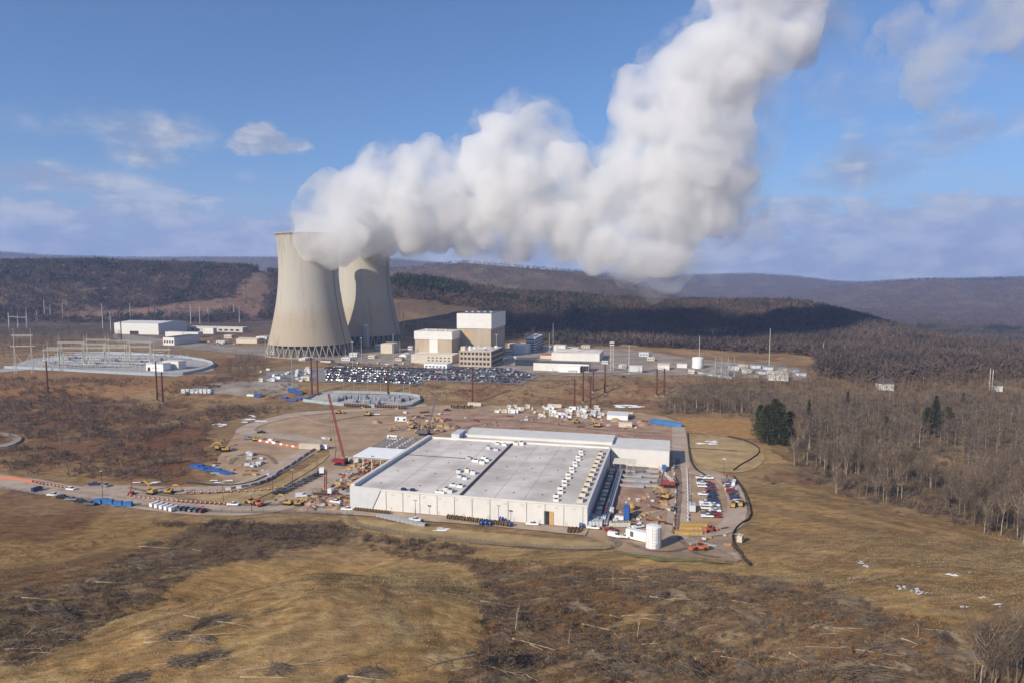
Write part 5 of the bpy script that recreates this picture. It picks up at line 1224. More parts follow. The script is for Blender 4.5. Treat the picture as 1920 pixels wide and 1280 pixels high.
for pr, a, c, ang, s_, lb in ((EX0, 422, 846, 200, 1.25, 'largest yellow excavator on the bare spur above the blue bundles'), (EX1, 410, 842, 100, 1.0, 'second yellow excavator beside the largest one on the bare spur'), (EX1, 285, 926, 170, 1.1, 'yellow excavator reaching left beside the red lift on the access road'), (EX0, 318, 925, 10, 1.0, 'yellow excavator right of its twin at the access road'),
                          (EX1, 772, 803, 160, 1.2, 'yellow excavator with raised arm on the dirt behind the steel frame'), (EX0, 786, 812, 60, 1.1, 'yellow excavator just behind the left rear corner of the hall'), (EX1, 690, 779, 170, 1.2, 'yellow excavator in front of the fenced substation'), (EX1, 1120, 800, 170, 1.2, 'yellow excavator on red dirt below the white hut'),
                          (EX0, 540, 946, 180, 1.0, 'yellow excavator at the roadside edge of the cluttered yard'), (EX0, 560, 947, 20, .9, 'smaller yellow excavator beside the one at the yard edge'), (EX0, 1018, 780, 180, .9, 'small yellow excavator behind the hall in front of the stored units'), (EX1, 1185, 842+10, 160, .9, 'yellow excavator behind the hall wing'),
                          (EX0, 1248, 935, 150, 1.1, 'yellow excavator on the right edge of the excavated pad'), (EX0, 480, 826, 10, .9, 'orange-yellow excavator by the haul road barriers'), (EX0, 735, 808, 40, .8, 'small yellow excavator left of the one with raised arm')):
    p = P(a, c); p.z += .2; put(pr, p, GA+R(ang), lb, 'yellow excavators on the site', s_)
def loader(m, label):
    t = empty('wheel_loader', (0, 0, 0), 0, label, 'loader')
    MB().mat(m).bxy(-3, -1, .8, 1, 1, 2.0).build('body', None, t); MB().mat('glass').bxy(-.8, -.8, 2.0, .7, .8, 3.1).build('cab', None, t); MB().mat(m).bxy(-.9, -.9, 3.1, .8, .9, 3.25).build('roof', None, t)
    for x in (-2.1, 1.4):
        for y in (-1.3, .8): MB().tube((x, y, .75), (x, y+.5, .75), .75, .75, 10).build('wheel', 'rubber', t)
    MB().tube((1, 0, 1.5), (3.2, 0, .8), .3, .3, 5).build('arm', m, t); mb = MB(); side_prism(mb, [(3.0, .2), (4.2, .1), (3.6, .5), (3.4, 1.4), (3.0, 1.2)], -1.4, 1.4); mb.build('bucket', m, t)
    return register(t)
LD = loader('yellow', 'x'); LO = loader('orange', 'x')
for pr, a, c, ang, lb in ((LD, 1082, 793, 20, 'small yellow loader on red dirt behind the hall'), (LD, 1375, 950, 80, 'yellow loader in the vehicle row by the silt fence'), (LD, 1389, 948, 80, 'yellow loader nearest the silt fence'), (LD, 636, 775, 10, 'yellow loader among the mounds left of the substation excavator'), (LD, 803, 776+25, 0, 'yellow loader behind the steel frame'),
                          (LO, 1331, 997, 40, 'orange loader right of the stacked yellow timber'), (LO, 1312, 1031, 190, 'orange loader nearest the front edge of the pad'), (LO, 1180, 836, 20, 'orange loader close behind the hall wing'), (LD, 1215, 832, 10, 'pale yellow loader behind the hall wing corner'), (LD, 470, 945, 160, 'yellow loader with a load at the road bend'), (LO, 484, 948, 160, 'orange loader behind the yellow one at the road bend')):
    p = P(a, c); p.z += .3; put(pr, p, GA+R(ang), lb, None, 1.0)
def boomlift(m, label):
    t = empty('boom_lift', (0, 0, 0), 0, label, 'boom lift')
    MB().mat(m).bxy(-1.6, -1, .6, 1.6, 1, 1.6).build('body', None, t)
    for x in (-1.1, 1.1):
        for y in (-1.2, .9): MB().tube((x, y, .5), (x, y+.3, .5), .5, .5, 8).build('wheel', 'rubber', t)
    MB().tube((-1, 0, 1.6), (2.0, 0, 6.0), .25, .2, 5).tube((2.0, 0, 6.0), (-.2, 0, 10.0), .2, .15, 5).build('boom', m, t)
    b_ = MB().bxy(-1.0, -.7, 9.8, .4, .7, 9.9); [b_.tube((x, y, 9.9), (x, y, 10.9), .05, .05, 4) for x in (-1, .4) for y in (-.7, .7)]; b_.bxy(-1.05, -.75, 10.85, .45, .75, 10.95); b_.build('basket', 'grey_paint', t)
    return register(t)
BL = boomlift('orange', 'x'); BR_ = boomlift('red_paint', 'x')
for i, (a, c) in enumerate([(690, 868), (704, 872), (716, 878), (672, 886), (684, 893), (655, 905), (664, 912), (722, 870), (735, 866), (700, 885), (645, 895)]): put(BL, P(a, c), rn.uniform(0, 6), 'orange boom lift among the clutter between red crane and hall', 'orange boom lifts left of the hall', rn.uniform(.55, .9))
put(BR_, P(246, 927), R(100), 'red boom lift with raised arm on the access road', None, 1.0)
for i, (a, c) in enumerate([(1252, 935), (1141, 970), (1190, 800+40)]): put(BR_, P(a, c), rn.uniform(0, 6), ['red boom lift at the right edge of the excavated pad', 'red boom lift beside the cooling units at the hall corner', 'red boom lift behind the hall wing'][i], None, .8)
def crane(px, py, tip, mb_, m, label, hook=True, w=1.6, name='crawler_crane'):
    A = P(px, py); dp = proj(A)[2]; t = empty(name, A, GA, label, 'crane'); GI = Matrix.Rotation(-GA, 3, 'Z')
    for s_ in (-2.4, 2.4):
        mb = MB(); side_prism(mb, [(-3.6, .3), (-3, 0), (3, 0), (3.6, .3), (3.6, 1.0), (3, 1.3), (-3, 1.3), (-3.6, 1.0)], s_-.5, s_+.5); mb.build('track', 'rubber', t)
    MB().mat(mb_).bxy(-5, -1.7, 1.5, 2.4, 1.7, 3.2).build('body', None, t); MB().mat('grey_paint').bxy(-6.2, -1.9, 1.4, -5.02, 1.9, 3.0).build('counterweight', None, t); MB().mat('glass').bxy(.8, 1.72, 1.6, 2.6, 3.0, 3.5).build('cab', None, t)
    d = ray(*tip); d = d/d.y; q = Vector((d.x*(A.y+3), A.y+3, CAMZ+d.z*(A.y+3)))-A; q = GI@q
    up = (0, 1, 0)
    MB().lattice((1.8, 0, 2.5), q, w, w*.8, .13, int(q.length/1.6), up).build('boom', m, t)
    mb = MB(); mb.tube((-4.5, 0, 3.2), (-3.5, 0, 9), .2, .2, 5); mb.tube((-3.5, 0, 9), q, .06, .06, 4); mb.build('pendant', 'dark', t)
    if hook: mb = MB(); mb.tube(q, (q.x+.8, q.y, q.z*.35), .06, .06, 4); mb.box(q.x+.8, q.y, q.z*.35-1.2, .8, .8, 1.4); mb.build('hook', 'dark', t)
    return t
crane(641, 870, (616, 737), 'crimson', 'red_paint', 'tall red crawler crane with long lattice boom left of the hall', w=1.0)
crane(797, 815, (820, 735), 'grey_paint', 'grey_paint', 'crane with thin dark lattice boom behind the steel frame', w=1.0)
crane(1257, 912, (1233, 872), 'red_paint', 'white_paint', 'red crane with leaning white boom below the hall wing', False, 1.1)
# boom truck with white box
A = P(604, 926); t = empty('boom_truck', A, GA+R(15), 'truck with short orange mast and white box raised beside the hall', 'crane truck')
MB().mat('grey_paint').bxy(-5, -1.2, 1, 3, 1.2, 1.6).build('chassis', None, t); MB().mat('white_paint').bxy(3.02, -1.2, .8, 5, 1.2, 3.2).build('cab', None, t); MB().mat('dead_wood').bxy(-4.5, -1.1, 1.62, 0, 1.1, 3.0).build('load', None, t)
for x in (-4, -2.8, 3.8):
    for y in (-1.3, 1.0): MB().tube((x, y, .5), (x, y+.3, .5), .5, .5, 8).build('wheel', 'rubber', t)
MB().lattice((1.6, 0, 1.6), (2.2, 0, 12.8), 1.0, .9, .14, 7).build('mast', 'red_paint', t); MB().mat('white_paint').bxy(-.9, -1.2, 11.4, 1.5, 1.2, 14.0).build('box', None, t)

# ---------------- boxes, stacks and other stored goods ----------------
def boxproto(name, sx, sy, sz, m, cat, det=None):
    t = empty(name, (0, 0, 0), 0, 'x', cat)
    mb = MB().mat(m); mb.bxy(-sx/2, -sy/2, .15, sx/2, sy/2, sz); mb.build('body', None, t)
    if det == 'container':
        mb = MB()
        for k in range(int(sx/.6)): mb.bxy(-sx/2+.2+k*.6, -sy/2-.06, .3, -sx/2+.4+k*.6, -sy/2-.003, sz-.2)
        mb.build('rib', m, t); MB().bxy(sx/2+.003, -sy/2+.1, .3, sx/2+.06, sy/2-.1, sz-.15).build('door', 'galv', t)
    if det == 'unit':
        MB().bxy(-sx*.38, -sy/2-.05, sz*.35, -sx*.1, -sy/2-.003, sz*.7).build('grille', 'grey_paint', t); MB().lathe([(sy*.16, sz), (sy*.16, sz+.3)], sx*.2, 0, 10).build('fan', 'galv', t); MB().lathe([(.15, sz), (.15, sz+.9)], -sx*.3, 0, 6).build('exhaust', 'galv', t)
    if det == 'trailer':
        for y in (-sy/2, sy/2-.25): MB().tube((-sx*.35, y, .3), (-sx*.35, y+.25, .3), .45, .45, 8).build('wheel', 'rubber', t)
        MB().bxy(-sx*.3, -sy/2-.04, 1.0, -sx*.15, -sy/2-.003, sz-.5).build('door', 'grey_paint', t)
    MB().bxy(-sx/2-.05, -sy/2-.05, 0, sx/2+.05, sy/2+.05, .14).build('base', 'grey_paint', t)
    return register(t)
CW = boxproto('shipping_container', 12, 2.6, 2.9, 'white_paint', 'container', 'container'); CB = boxproto('shipping_container', 6, 2.6, 2.9, 'blue', 'container', 'container'); CC = boxproto('shipping_container', 12, 2.6, 2.9, 'cream_wall', 'container', 'container')
UW = boxproto('generator_unit', 6.5, 2.6, 3.0, 'white_paint', 'generator', 'unit'); UG = boxproto('generator_unit', 5, 2.6, 2.8, 'panel_grey', 'generator', 'unit'); UC = boxproto('generator_unit', 4, 2.6, 3.4, 'cream_wall', 'generator', 'unit'); UT = boxproto('generator_unit', 4, 2.4, 2.6, 'pale_steel', 'generator', 'unit')
TL = boxproto('box_trailer', 9, 2.5, 3.6, 'white_paint', 'trailer', 'trailer')
def at(a, c, up=.4): p = P(a, c); p.z += up; return p
for a, c, ang, pr, lb, sc_ in ((1196, 1012, -20, TL, 'white box trailer standing left of the tall white tank', 1.1), (1175, 972, 90, CB, 'tall blue container stack beside the parked white pickup', (1, 1, 1.9)), (736, 764+60, 0, TL, 'white trailer on the dirt behind the steel frame', .8), (752, 790, 10, TL, 'white trailer on the open dirt behind the hall', 1.0),
                           (582, 842, 5, CC, 'pale grey long container at the haul road barriers', 1.2), (607, 841, 0, UW, 'white unit box beside the haul road end', .9), (1245, 882, 90, CB, 'blue container in the shade of the hall wing', .9), (1388, 1016, 70, UC, 'small cream cabin at the foot of the winding fence', .8), (1376, 908, 80, CW, 'cream white container at the top of the fence-side row', .6),
                           (1040, 764, 0, CC, 'long cream container at the left of the stored units', 1.0), (890, 761, 0, CC, 'long cream container nearest the lone rust pole', 1.0), (548, 735, 5, CB, 'blue container left of the fenced substation', 1.2), (560, 739, 5, CB, 'second blue container left of the fenced substation', 1.2), (484, 744, 0, CB, 'blue container on the left storage yard', 1.0), (470, 743, 0, CW, 'white container beside the blue one on the left storage yard', .6),
                           (1298, 957, 90, UG, 'grey fuel unit left of the double vehicle row', 1.1), (1147, 962, 90, UW, 'white unit on the pad edge', .7), (1161, 975, 0, UW, 'small white unit left of the blue container stack', .6), (1180, 776, 0, CC, 'grey roofed container beside the back hut', .5)):
    put(pr, at(a, c), GA+R(ang), lb, None, sc_)
for i in range(9): put(UG, at(1106+6.5*(i % 5), 976+9*(i//5)), GA+R(90), 'grey generator unit in the cluster at the right front corner of the hall', 'generators at the hall corner', .8)
for i in range(8): put(UT, at(1146+4.6*i, 987), GA+R(90), 'pale generator unit in the tight row in front of the excavated pad', 'generators in front of the pad', .75)
for i in range(74):
    a = 925+rn.random()**.8*205; c = 764+rn.uniform(-4, 16)*(.6+.4*(a > 1000))+(a-925)*.03; pr = rn.choice([UW, UG, UC, UT, UW]); cn = {UW: 'white', UG: 'grey', UC: 'cream', UT: 'pale'}[pr]
    put(pr, at(a, c), GA+R(rn.choice([0, 0, 90])), '%s stored unit in the crowded rows behind the hall' % cn, 'units stored in rows behind the hall', rn.uniform(.55, .95))
def reel(m='wood'):
    t = empty('cable_reel', (0, 0, 0), 0, 'x', 'cable reel')
    for y in (-.7, .6): MB().tube((0, y, 1.15), (0, y+.1, 1.15), 1.15, 1.15, 14).build('flange', m, t)
    MB().tube((0, -.6, 1.15), (0, .6, 1.15), .7, .7, 12).build('drum', 'dark' if m == 'wood' else m, t)
    return register(t)
RW = reel('wood'); RB = reel('blue')
for i in range(15): put(RW, at(842+8*i, 974+1.0*i), GA+R(70+rn.uniform(-15, 15)), 'wooden cable reel in the row along the middle of the hall front', 'wooden reels along the hall front')
for i in range(12): put(RW, at(668+5.6*i, 958+.6*i), GA+R(80), 'wooden cable reel in the dense row at the left end of the hall front', 'wooden reels at the left end of the hall', .75)
for i in range(7): put(RW, at(1068+7*(i % 4), 998+3*(i//4)-1), GA+R(60), 'wooden cable reel near the right corner of the hall front', 'wooden reels near the right corner', .9)
for i in range(20): put(RW, at(648+5*i+(12 if i > 8 else 0), 762+.25*i), GA+R(90), 'wooden cable reel lined up in front of the fenced substation', 'reels before the fenced substation', 1.3)
for i in range(7): put(RW, at(848+6*i, 765+(i % 2)), GA+R(90), 'wooden cable reel on the rear dirt left of the cream container', 'reels left of the cream container', 1.3)
for i in range(7): put(RB, at((903, 911, 919, 940, 952, 957, 1090)[i], (985, 985, 986, 978, 984, 988, 990)[i]), GA+R(80), 'blue reel standing among the wooden reels at the hall front', 'blue reels at the hall front', 1.0)
def stack(name, m, cat, n, L, w, h, label, rnd=.15):
    mb = MB()
    for k in range(n):
        for j in range(3): mb.bxy(-L/2+rn.uniform(-rnd, rnd), -w/2+w*j/3+.03, h*k/n, L/2+rn.uniform(-rnd, rnd), -w/2+w*(j+1)/3-.03, h*(k+1)/n-.03)
    o = mb.build(name, m); tag(o, label, cat); return o
SS = stack('steel_bundle', 'galv', 'steel bundle', 3, 9, 2.2, 1.0, 'x'); SL = stack('timber_stack', 'wood', 'timber stack', 4, 5, 2.4, 1.5, 'x'); SY = stack('timber_stack', 'yellow', 'timber stack', 4, 7, 2.4, 1.6, 'x'); SP_ = stack('pallet_stack', 'panel_grey', 'pallet stack', 3, 3, 2.4, 1.4, 'x'); SR = stack('rebar_bundle', 'rust', 'steel bundle', 3, 7, 1.8, .8, 'x')
SB = stack('tarp_bundle', 'tarp_blue', 'tarp bundle', 2, 7, 3, 2.6, 'x'); SBB = stack('tarp_bundle', 'blue', 'tarp bundle', 2, 6, 2.6, 1.2, 'x')
for i in range(16): put(SS, at(1176+14*(i % 4)+rn.uniform(-2, 2), 884+9.5*(i//4)+rn.uniform(-2, 2)), GA+R(rn.choice([0, 3])), 'grey steel bundle laid out on the excavated pad right of the hall', 'steel bundles on the pad')
for i in range(7): put(SY, at(1289+8*(i % 4)-2*(i//4), 986+6*(i//4)), GA+R(5), 'yellow timber stack in the block at the end of the site road', 'yellow timber stacks', (.85, .8, .7))
for i in range(4): put(SY, at(1279+8*i, 1001), GA+R(0), 'yellow timber stack in the low front row before the block', 'front row of yellow timber', (.9, .8, .6))
for i in range(5): put(SB, at((183, 194, 204, 222, 240)[i], (944, 943, 945, 948, 949)[i]), GA+R(20), ['bright blue covered stack, leftmost on the verge', 'bright blue covered stack second on the verge', 'bright blue covered stack third on the verge', 'bright blue covered stack after the gap on the verge', 'bright blue covered stack last on the verge'][i], None, (.55, .9, .8))
for i in range(11): put(SBB, at(366+6.4*i, 875+1.5*i+rn.uniform(-2, 2)), GA+R(rn.uniform(-20, 20)), 'deep blue wrapped bundle in the row below the bare spur', 'deep blue wrapped bundles', rn.uniform(.8, 1.1))
for i in range(9): put(SB, at(1228+5*i, 793+.8*i), GA+R(rn.uniform(-10, 10)), 'light blue wrapped bundle in the row at the back right of the site', 'light blue bundles at the back right', rn.uniform(.8, 1.2))
for i in range(6): put(SBB, at(533+9*i, 748+rn.uniform(-2, 4)), GA, 'blue wrapped bundle left of the fenced substation', 'blue bundles left of the substation', 1.0)
ZC = [(585, 950), (655, 948), (660, 905), (725, 866), (675, 864), (648, 880), (630, 905), (590, 930)]
ZCw = wpoly(ZC); xs_ = [p[0] for p in ZCw]; ys_ = [p[1] for p in ZCw]; cnt = 0
defm('rubble', (0.30, 0.22, 0.17), .95, .3, .5)
SD = stack('debris_heap', 'rubble', 'debris heap', 2, 3, 2, .8, 'x')
while cnt < 150:
    x, y = rn.uniform(min(xs_), max(xs_)), rn.uniform(min(ys_), max(ys_))
    if not bool(pip(np.array([x]), np.array([y]), ZCw)[0]): continue
    cnt += 1; pr = rn.choice([SS, SL, SP_, SR, SR, SD, SL, SD]); nm = {SS: 'grey steel bundle', SL: 'timber stack', SP_: 'pale pallet stack', SR: 'rusty rebar bundle', SD: 'brown debris heap'}[pr]
    put(pr, (x, y, Hs(x, y)+.3), GA+rn.choice([0, 1.57, .4, -.3]), nm+' in the cluttered yard left of the hall', 'stored materials left of the hall', rn.uniform(.3, .75))
for i in range(46):
    a, c = rn.uniform(1150, 1262), rn.uniform(925, 985); a = a if c > 960 or a > 1225 or rn.random() < .3 else a+40
    pr = rn.choice([SP_, SR, SD, SL]); nm = {SL: 'timber stack', SP_: 'pale pallet stack', SR: 'rusty rebar bundle', SD: 'brown debris heap'}[pr]
    put(pr, at(a, c, .3), GA+rn.uniform(-.5, .5), nm+' on the excavated pad right of the hall', 'small stores on the pad', rn.uniform(.3, .7))
for i in range(40):
    f = rn.random(); a, c = 1300+rn.uniform(-10, 90), 990+rn.uniform(-4, 40); pr = rn.choice([SP_, SR, SD, SL, SS]); nm = {SL: 'timber stack', SP_: 'pale pallet stack', SR: 'rusty rebar bundle', SD: 'brown debris heap', SS: 'grey steel bundle'}[pr]
    if i > 16: a, c = 390+rn.uniform(-30, 120), 870+rn.uniform(-18, 22)
    put(pr, at(a, c, .3), GA+rn.uniform(-.8, .8), nm+(' on the front right corner of the pad' if i <= 16 else ' on the bare spur beside the blue bundles'), 'small stores at the front corner' if i <= 16 else 'small stores on the bare spur', rn.uniform(.3, .7))
for i in range(12): put(SP_, at(470+rn.uniform(-6, 30), 855+rn.uniform(-6, 22), .4), GA+rn.uniform(-.8, .8), 'pale pallet stack on the right side of the bare spur', 'pallet stacks on the bare spur', rn.uniform(.6, 1.1))
for i in range(10): put(SS, at(716+8*i+rn.uniform(-1, 1), 970+1.8*i, .5), GA, 'grey bundle in the kerbside row before the hall front', 'grey bundles in the kerbside row', (.55, .8, 1.2))
for i in range(14): put(SP_, at(345+8*(i % 7), 737-4*(i//7)), GA, 'grey pallet stack on the left storage yard', 'pallets on the left storage yard', 1.3)
for i in range(5): put(SR, at(368+9*i, 722+.5*i), GA, 'orange-brown bundle at the edge of the left storage yard', 'bundles at the storage yard edge', 1.2)
for i in range(30):
    a, c = 480+rn.uniform(0, 110), 700+rn.uniform(-6, 16); put(rn.choice([UW, UG, UC, SP_]), at(a, c), GA+R(rn.choice([0, 90])), 'stored box in the yard at the left end of the car park', 'stored boxes left of the car park', rn.uniform(.6, 1.3))
for i in range(26):
    a, c = 760+rn.uniform(0, 70), 790+rn.uniform(-18, 18); put(rn.choice([SD, SR, SL, SP_]), at(a, c, .3), GA+rn.uniform(-.8, .8), 'heap or bundle on the dirt behind the steel frame', 'heaps behind the steel frame', rn.uniform(.5, 1.1))
for i in range(40):
    a, c = 870+rn.uniform(0, 370), 792+rn.uniform(-12, 16); put(rn.choice([SD, SR, SP_, SD]), at(a, c, .3), GA+rn.uniform(-.8, .8), 'small heap on the red dirt behind the hall', 'small heaps behind the hall', rn.uniform(.4, 1.0))
# orange barrels, barriers
def barrel():
    t = empty('traffic_barrel', (0, 0, 0), 0, 'x', 'traffic barrel'); MB().lathe([(.42, .12), (.36, 1.3)], n=10).build('body', 'orange', t); MB().lathe([(.415, .7), (.40, .95)], n=10, cap=False).build('reflective_band', 'white_paint', t); MB().lathe([(.6, 0), (.6, .12)], n=10).build('base', 'rubber', t); return register(t)
TB = barrel()
for i in range(22):
    f = i/21; a = 245+185*f; c = 931+16*f**.6; put(TB, at(a, c), 0, 'orange barrel in the line round the access road bend', 'orange barrels round the road bend', 1.15)
for i in range(14): put(TB, at(350+14*i, 925-.2*i-.10*(i-5 if i > 5 else 0)**2*1.2), 0, 'orange and white barrel on the inner edge of the haul road', 'barrels on the haul road inner edge', 1.1)
for i in range(12): put(TB, at(60+7*i, 905+1.2*i), 0, 'orange barrel at the far end of the access road', 'barrels at the far end of the road', 1.1)
def barrier(m):
    mb = MB(); side_prism(mb, [(-.3, 0), (.3, 0), (.12, .5), (.1, 1.0), (-.1, 1.0), (-.12, .5)], -1.5, 1.5); o = mb.build('road_barrier', m); tag(o, 'x', 'barrier'); return o
BO = barrier('orange'); BW = barrier('white_paint'); BK = barrier('grey_paint')
def bline(px, n, prs, label, group, s_=1.0):
    L = line3(px, 1); seg = [(b_-a).length for a, b_ in zip(L, L[1:])]; T = sum(seg)
    for i in range(n):
        d = T*i/max(1, n-1)*.9999; k = 0
        while d > seg[k]: d -= seg[k]; k += 1
        v = L[k+1]-L[k]; p = L[k]+v*(d/seg[k]); p.z = Hs(p.x, p.y)+.4; put(prs[i % len(prs)], p, math.atan2(v.y, v.x)-math.pi/2, label, group, s_)
bline([(478, 826), (520, 833), (560, 840), (592, 842)], 26, [BO, BO, BW], 'road barrier on the upper stretch of the haul road', 'barriers on the upper haul road', 1.2)
bline([(592, 842), (570, 856), (545, 874), (524, 886)], 24, [BO, BW, BO, BK], 'road barrier on the stretch of haul road down the mown bank', 'barriers beside the mown bank', 1.2)
bline([(520, 890), (500, 903), (470, 912), (430, 918)], 14, [BK, BW], 'dark and pale road barrier on the lower haul road', 'barriers on the lower haul road', 1.2)
bline([(-30, 892), (20, 898), (75, 906)], 22, [BO], 'orange barrier in the line at the far end of the access road', 'orange barriers at the road end', 1.0)
bline([(1262, 870), (1268, 915), (1266, 960), (1262, 1000)], 22, [BO, BW, BK], 'barrier along the left edge of the site road', 'barriers along the site road', .9)
bline([(1288, 880), (1290, 930), (1290, 975)], 16, [BW], 'pale barrier along the right edge of the site road', 'pale barriers along the site road', .9)
bline([(1360, 892), (1366, 915), (1374, 940)], 8, [BO], 'orange barrier beside the row at the winding fence', 'orange barriers by the winding fence', 1.1)
for i, (a, c) in enumerate([(410, 800), (1230, 900), (1184.6, 956)]):
    if i < 2: continue
    mb = MB().mat('yellow'); mb.lathe([(.2, 0), (1.4, .6), (1.9, 1.7), (1.5, 2.8), (.4, 3.3)], n=14); tag(mb.build('water_tank', None, None, at(a, c, .3)), 'round yellow tank alone on the excavated pad', 'tank')

# spoil heaps and wheel tracks
def heap(seed, m):
    g = np.random.default_rng(seed); n = 14; V = []; 
    for k, (r, z) in enumerate(((1.0, -.1), (.8, .28), (.5, .62), (.2, .84))):
        for i in range(n): a = 2*math.pi*i/n; rr_ = r*(1+.22*(g.random()-.5)*2); V.append((3.5*rr_*math.cos(a), 2.6*rr_*math.sin(a), z*2.2+(.12*g.normal() if k else 0)))
    V.append((0, 0, 2.0)); Fc = [(k*n+i, k*n+(i+1) % n, (k+1)*n+(i+1) % n, (k+1)*n+i) for k in range(3) for i in range(n)]+[(3*n+i, 3*n+(i+1) % n, 4*n) for i in range(n)]
    me_ = bpy.data.meshes.new('spoil_heap'); me_.from_pydata(V, [], Fc); me_.materials.append(M[m]); me_.polygons.foreach_set('use_smooth', [True]*len(Fc)); return tag(link('spoil_heap', me_), 'x', 'soil heap')
HPS = [heap(1, 'rubble'), heap(2, 'red_dirt'), heap(3, 'dirt')]; HN = ['dark brown', 'reddish', 'tan']
for i in range(40):
    k = i % 3
    a, c, gp = [(rn.uniform(560, 640), rn.uniform(935, 958), 'in the trenched yard left of the hall'), (rn.uniform(700, 860), rn.uniform(782, 810), 'on the dirt behind the steel building'), (rn.uniform(880, 1240), rn.uniform(786, 800), 'on the red dirt behind the hall'), (rn.uniform(1160, 1250), rn.uniform(925, 975), 'on the excavated pad')][i % 4]
    put(HPS[k], at(a, c, .15), rn.uniform(0, 6), '%s soil heap %s' % (HN[k], gp), 'soil heaps '+gp, rn.uniform(.5, 1.4) if i % 4 != 3 else rn.uniform(.3, .55))
defm('track_mud', (0.25, 0.175, 0.12), .9, .25, .3); defm('track_pale', (0.46, 0.35, 0.25), .95, .2, .3)
for i, pts_ in enumerate([[(620, 790), (700, 775), (820, 785), (900, 790)], [(640, 800), (740, 812), (800, 800), (850, 778)], [(880, 785), (1000, 790), (1120, 806), (1240, 812)], [(900, 775), (1040, 780), (1150, 795), (1265, 806)], [(1270, 860), (1273, 900), (1271, 960), (1266, 1000)], [(1160, 960), (1200, 965), (1245, 955), (1262, 930)], [(600, 955), (620, 930), (650, 900), (680, 882)], [(575, 950), (600, 925), (640, 895), (690, 872)],
                          [(430, 870), (450, 850), (500, 850), (520, 870)], [(1290, 1010), (1330, 1020), (1370, 1035), (1385, 1050)], [(1270, 1005), (1290, 1025), (1310, 1040), (1350, 1045)], [(560, 780), (620, 800), (700, 800), (780, 785)], [(1180, 1018), (1230, 1035), (1290, 1030), (1330, 1005)], [(950, 800), (1050, 800), (1150, 812), (1200, 822)], [(240, 915), (340, 935), (430, 948), (560, 945)], [(50, 905), (150, 922), (260, 936), (380, 950)]]):
    struct('wheel_track', drape('wheel_track', ribbon(pts_, 2.6), .58 if i > 13 else .30+.02*(i % 5) if i not in (4,) else .5, 'track_mud' if i % 2 == 0 else 'track_pale', 3, .8, seed=i))

# ---------------- vegetation ----------------
rg = np.random.default_rng(5)
def twig_cloud(n, c, rad, L, wd, rg, up=.35, flat=False):
    """n thin tapering twigs filling an uneven ellipsoid: (3n,3) vertices"""
    u = rg.normal(size=(n, 3)); u /= np.linalg.norm(u, axis=1)[:, None]; r = rg.random(n)**.45
    lump = .72+.5*(fbm(u[:, 0]*1.8+rad[0]*3, u[:, 2]*1.8+u[:, 1], 3, 3))
    p = u*r[:, None]*np.array(rad)*lump[:, None]+np.array(c)
    d = u+rg.normal(size=(n, 3))*.55+np.array([0, 0, up]); d /= np.linalg.norm(d, axis=1)[:, None]
    s_ = np.cross(d, rg.normal(size=(n, 3))); s_ /= np.linalg.norm(s_, axis=1)[:, None]
    l = L*rg.uniform(.5, 1.3, n)[:, None]; w = wd*rg.uniform(.6, 1.4, n)[:, None]
    return np.stack([p-d*l*.4-s_*w/2, p-d*l*.4+s_*w/2, p+d*l*.6], 1).reshape(-1, 3)
def tri_mesh(name, V, m): return mesh_np(name, V, np.arange(len(V)).reshape(-1, 3), [m])
def bare_tree(h, seed, bark='bark', tw='twig', n=760, spread=.30, low=.30):
    r_ = random.Random(seed); g = np.random.default_rng(seed)
    mb = MB(); r0 = h*.012; p = Vector((0, 0, -.4)); top = Vector((r_.uniform(-.05, .05)*h, r_.uniform(-.05, .05)*h, h*.72)); pts = []
    mids = [p, Vector((top.x*.2+r_.uniform(-.2, .2), top.y*.3, h*.28)), Vector((top.x*.6, top.y*.6+r_.uniform(-.3, .3), h*.5)), top]
    for i in range(3): mb.tube(mids[i], mids[i+1], r0*(1-.27*i), r0*(1-.27*(i+1)), 6)
    tips = []
    for k in range(14):
        f = r_.uniform(low, .72); b0 = mids[0].lerp(mids[3], f/.72); a = k*2.4+r_.uniform(-.4, .4); L = h*r_.uniform(.22, .36)
        L *= .72; a1 = a+r_.uniform(-.5, .5); b1 = b0+Vector((math.cos(a)*L*.5, math.sin(a)*L*.5, L*r_.uniform(.5, 1.0))); b2 = b1+Vector((math.cos(a1)*L*.3, math.sin(a1)*L*.3, L*r_.uniform(.6, .95)))
        mb.tube(b0, b1, r0*.42, r0*.24, 4); mb.tube(b1, b2, r0*.24, r0*.08, 3); tips += [b1, b2]
        for q in range(2):
            b3 = b1+Vector((r_.uniform(-1, 1), r_.uniform(-1, 1), r_.uniform(.4, 1.2)))*L*.45; mb.tube(b1, b3, r0*.18, r0*.06, 3); tips.append(b3)
    t = empty('bare_tree', (0, 0, 0), 0, 'x', 'tree'); mb.build('trunk', bark, t)
    V = [twig_cloud(int(n*.45), (top.x*.8, top.y*.8, h*.66), (h*spread*.9, h*spread*.9, h*.33), h*.085, h*.0058, g)]
    k = max(4, int(n*.55/len(tips)))
    for q in tips: V.append(twig_cloud(k, q, (h*.09, h*.09, h*.09), h*.075, h*.0048, g, .6))
    link('crown', tri_mesh('crown', np.concatenate(V), tw), t)
    return register(t)
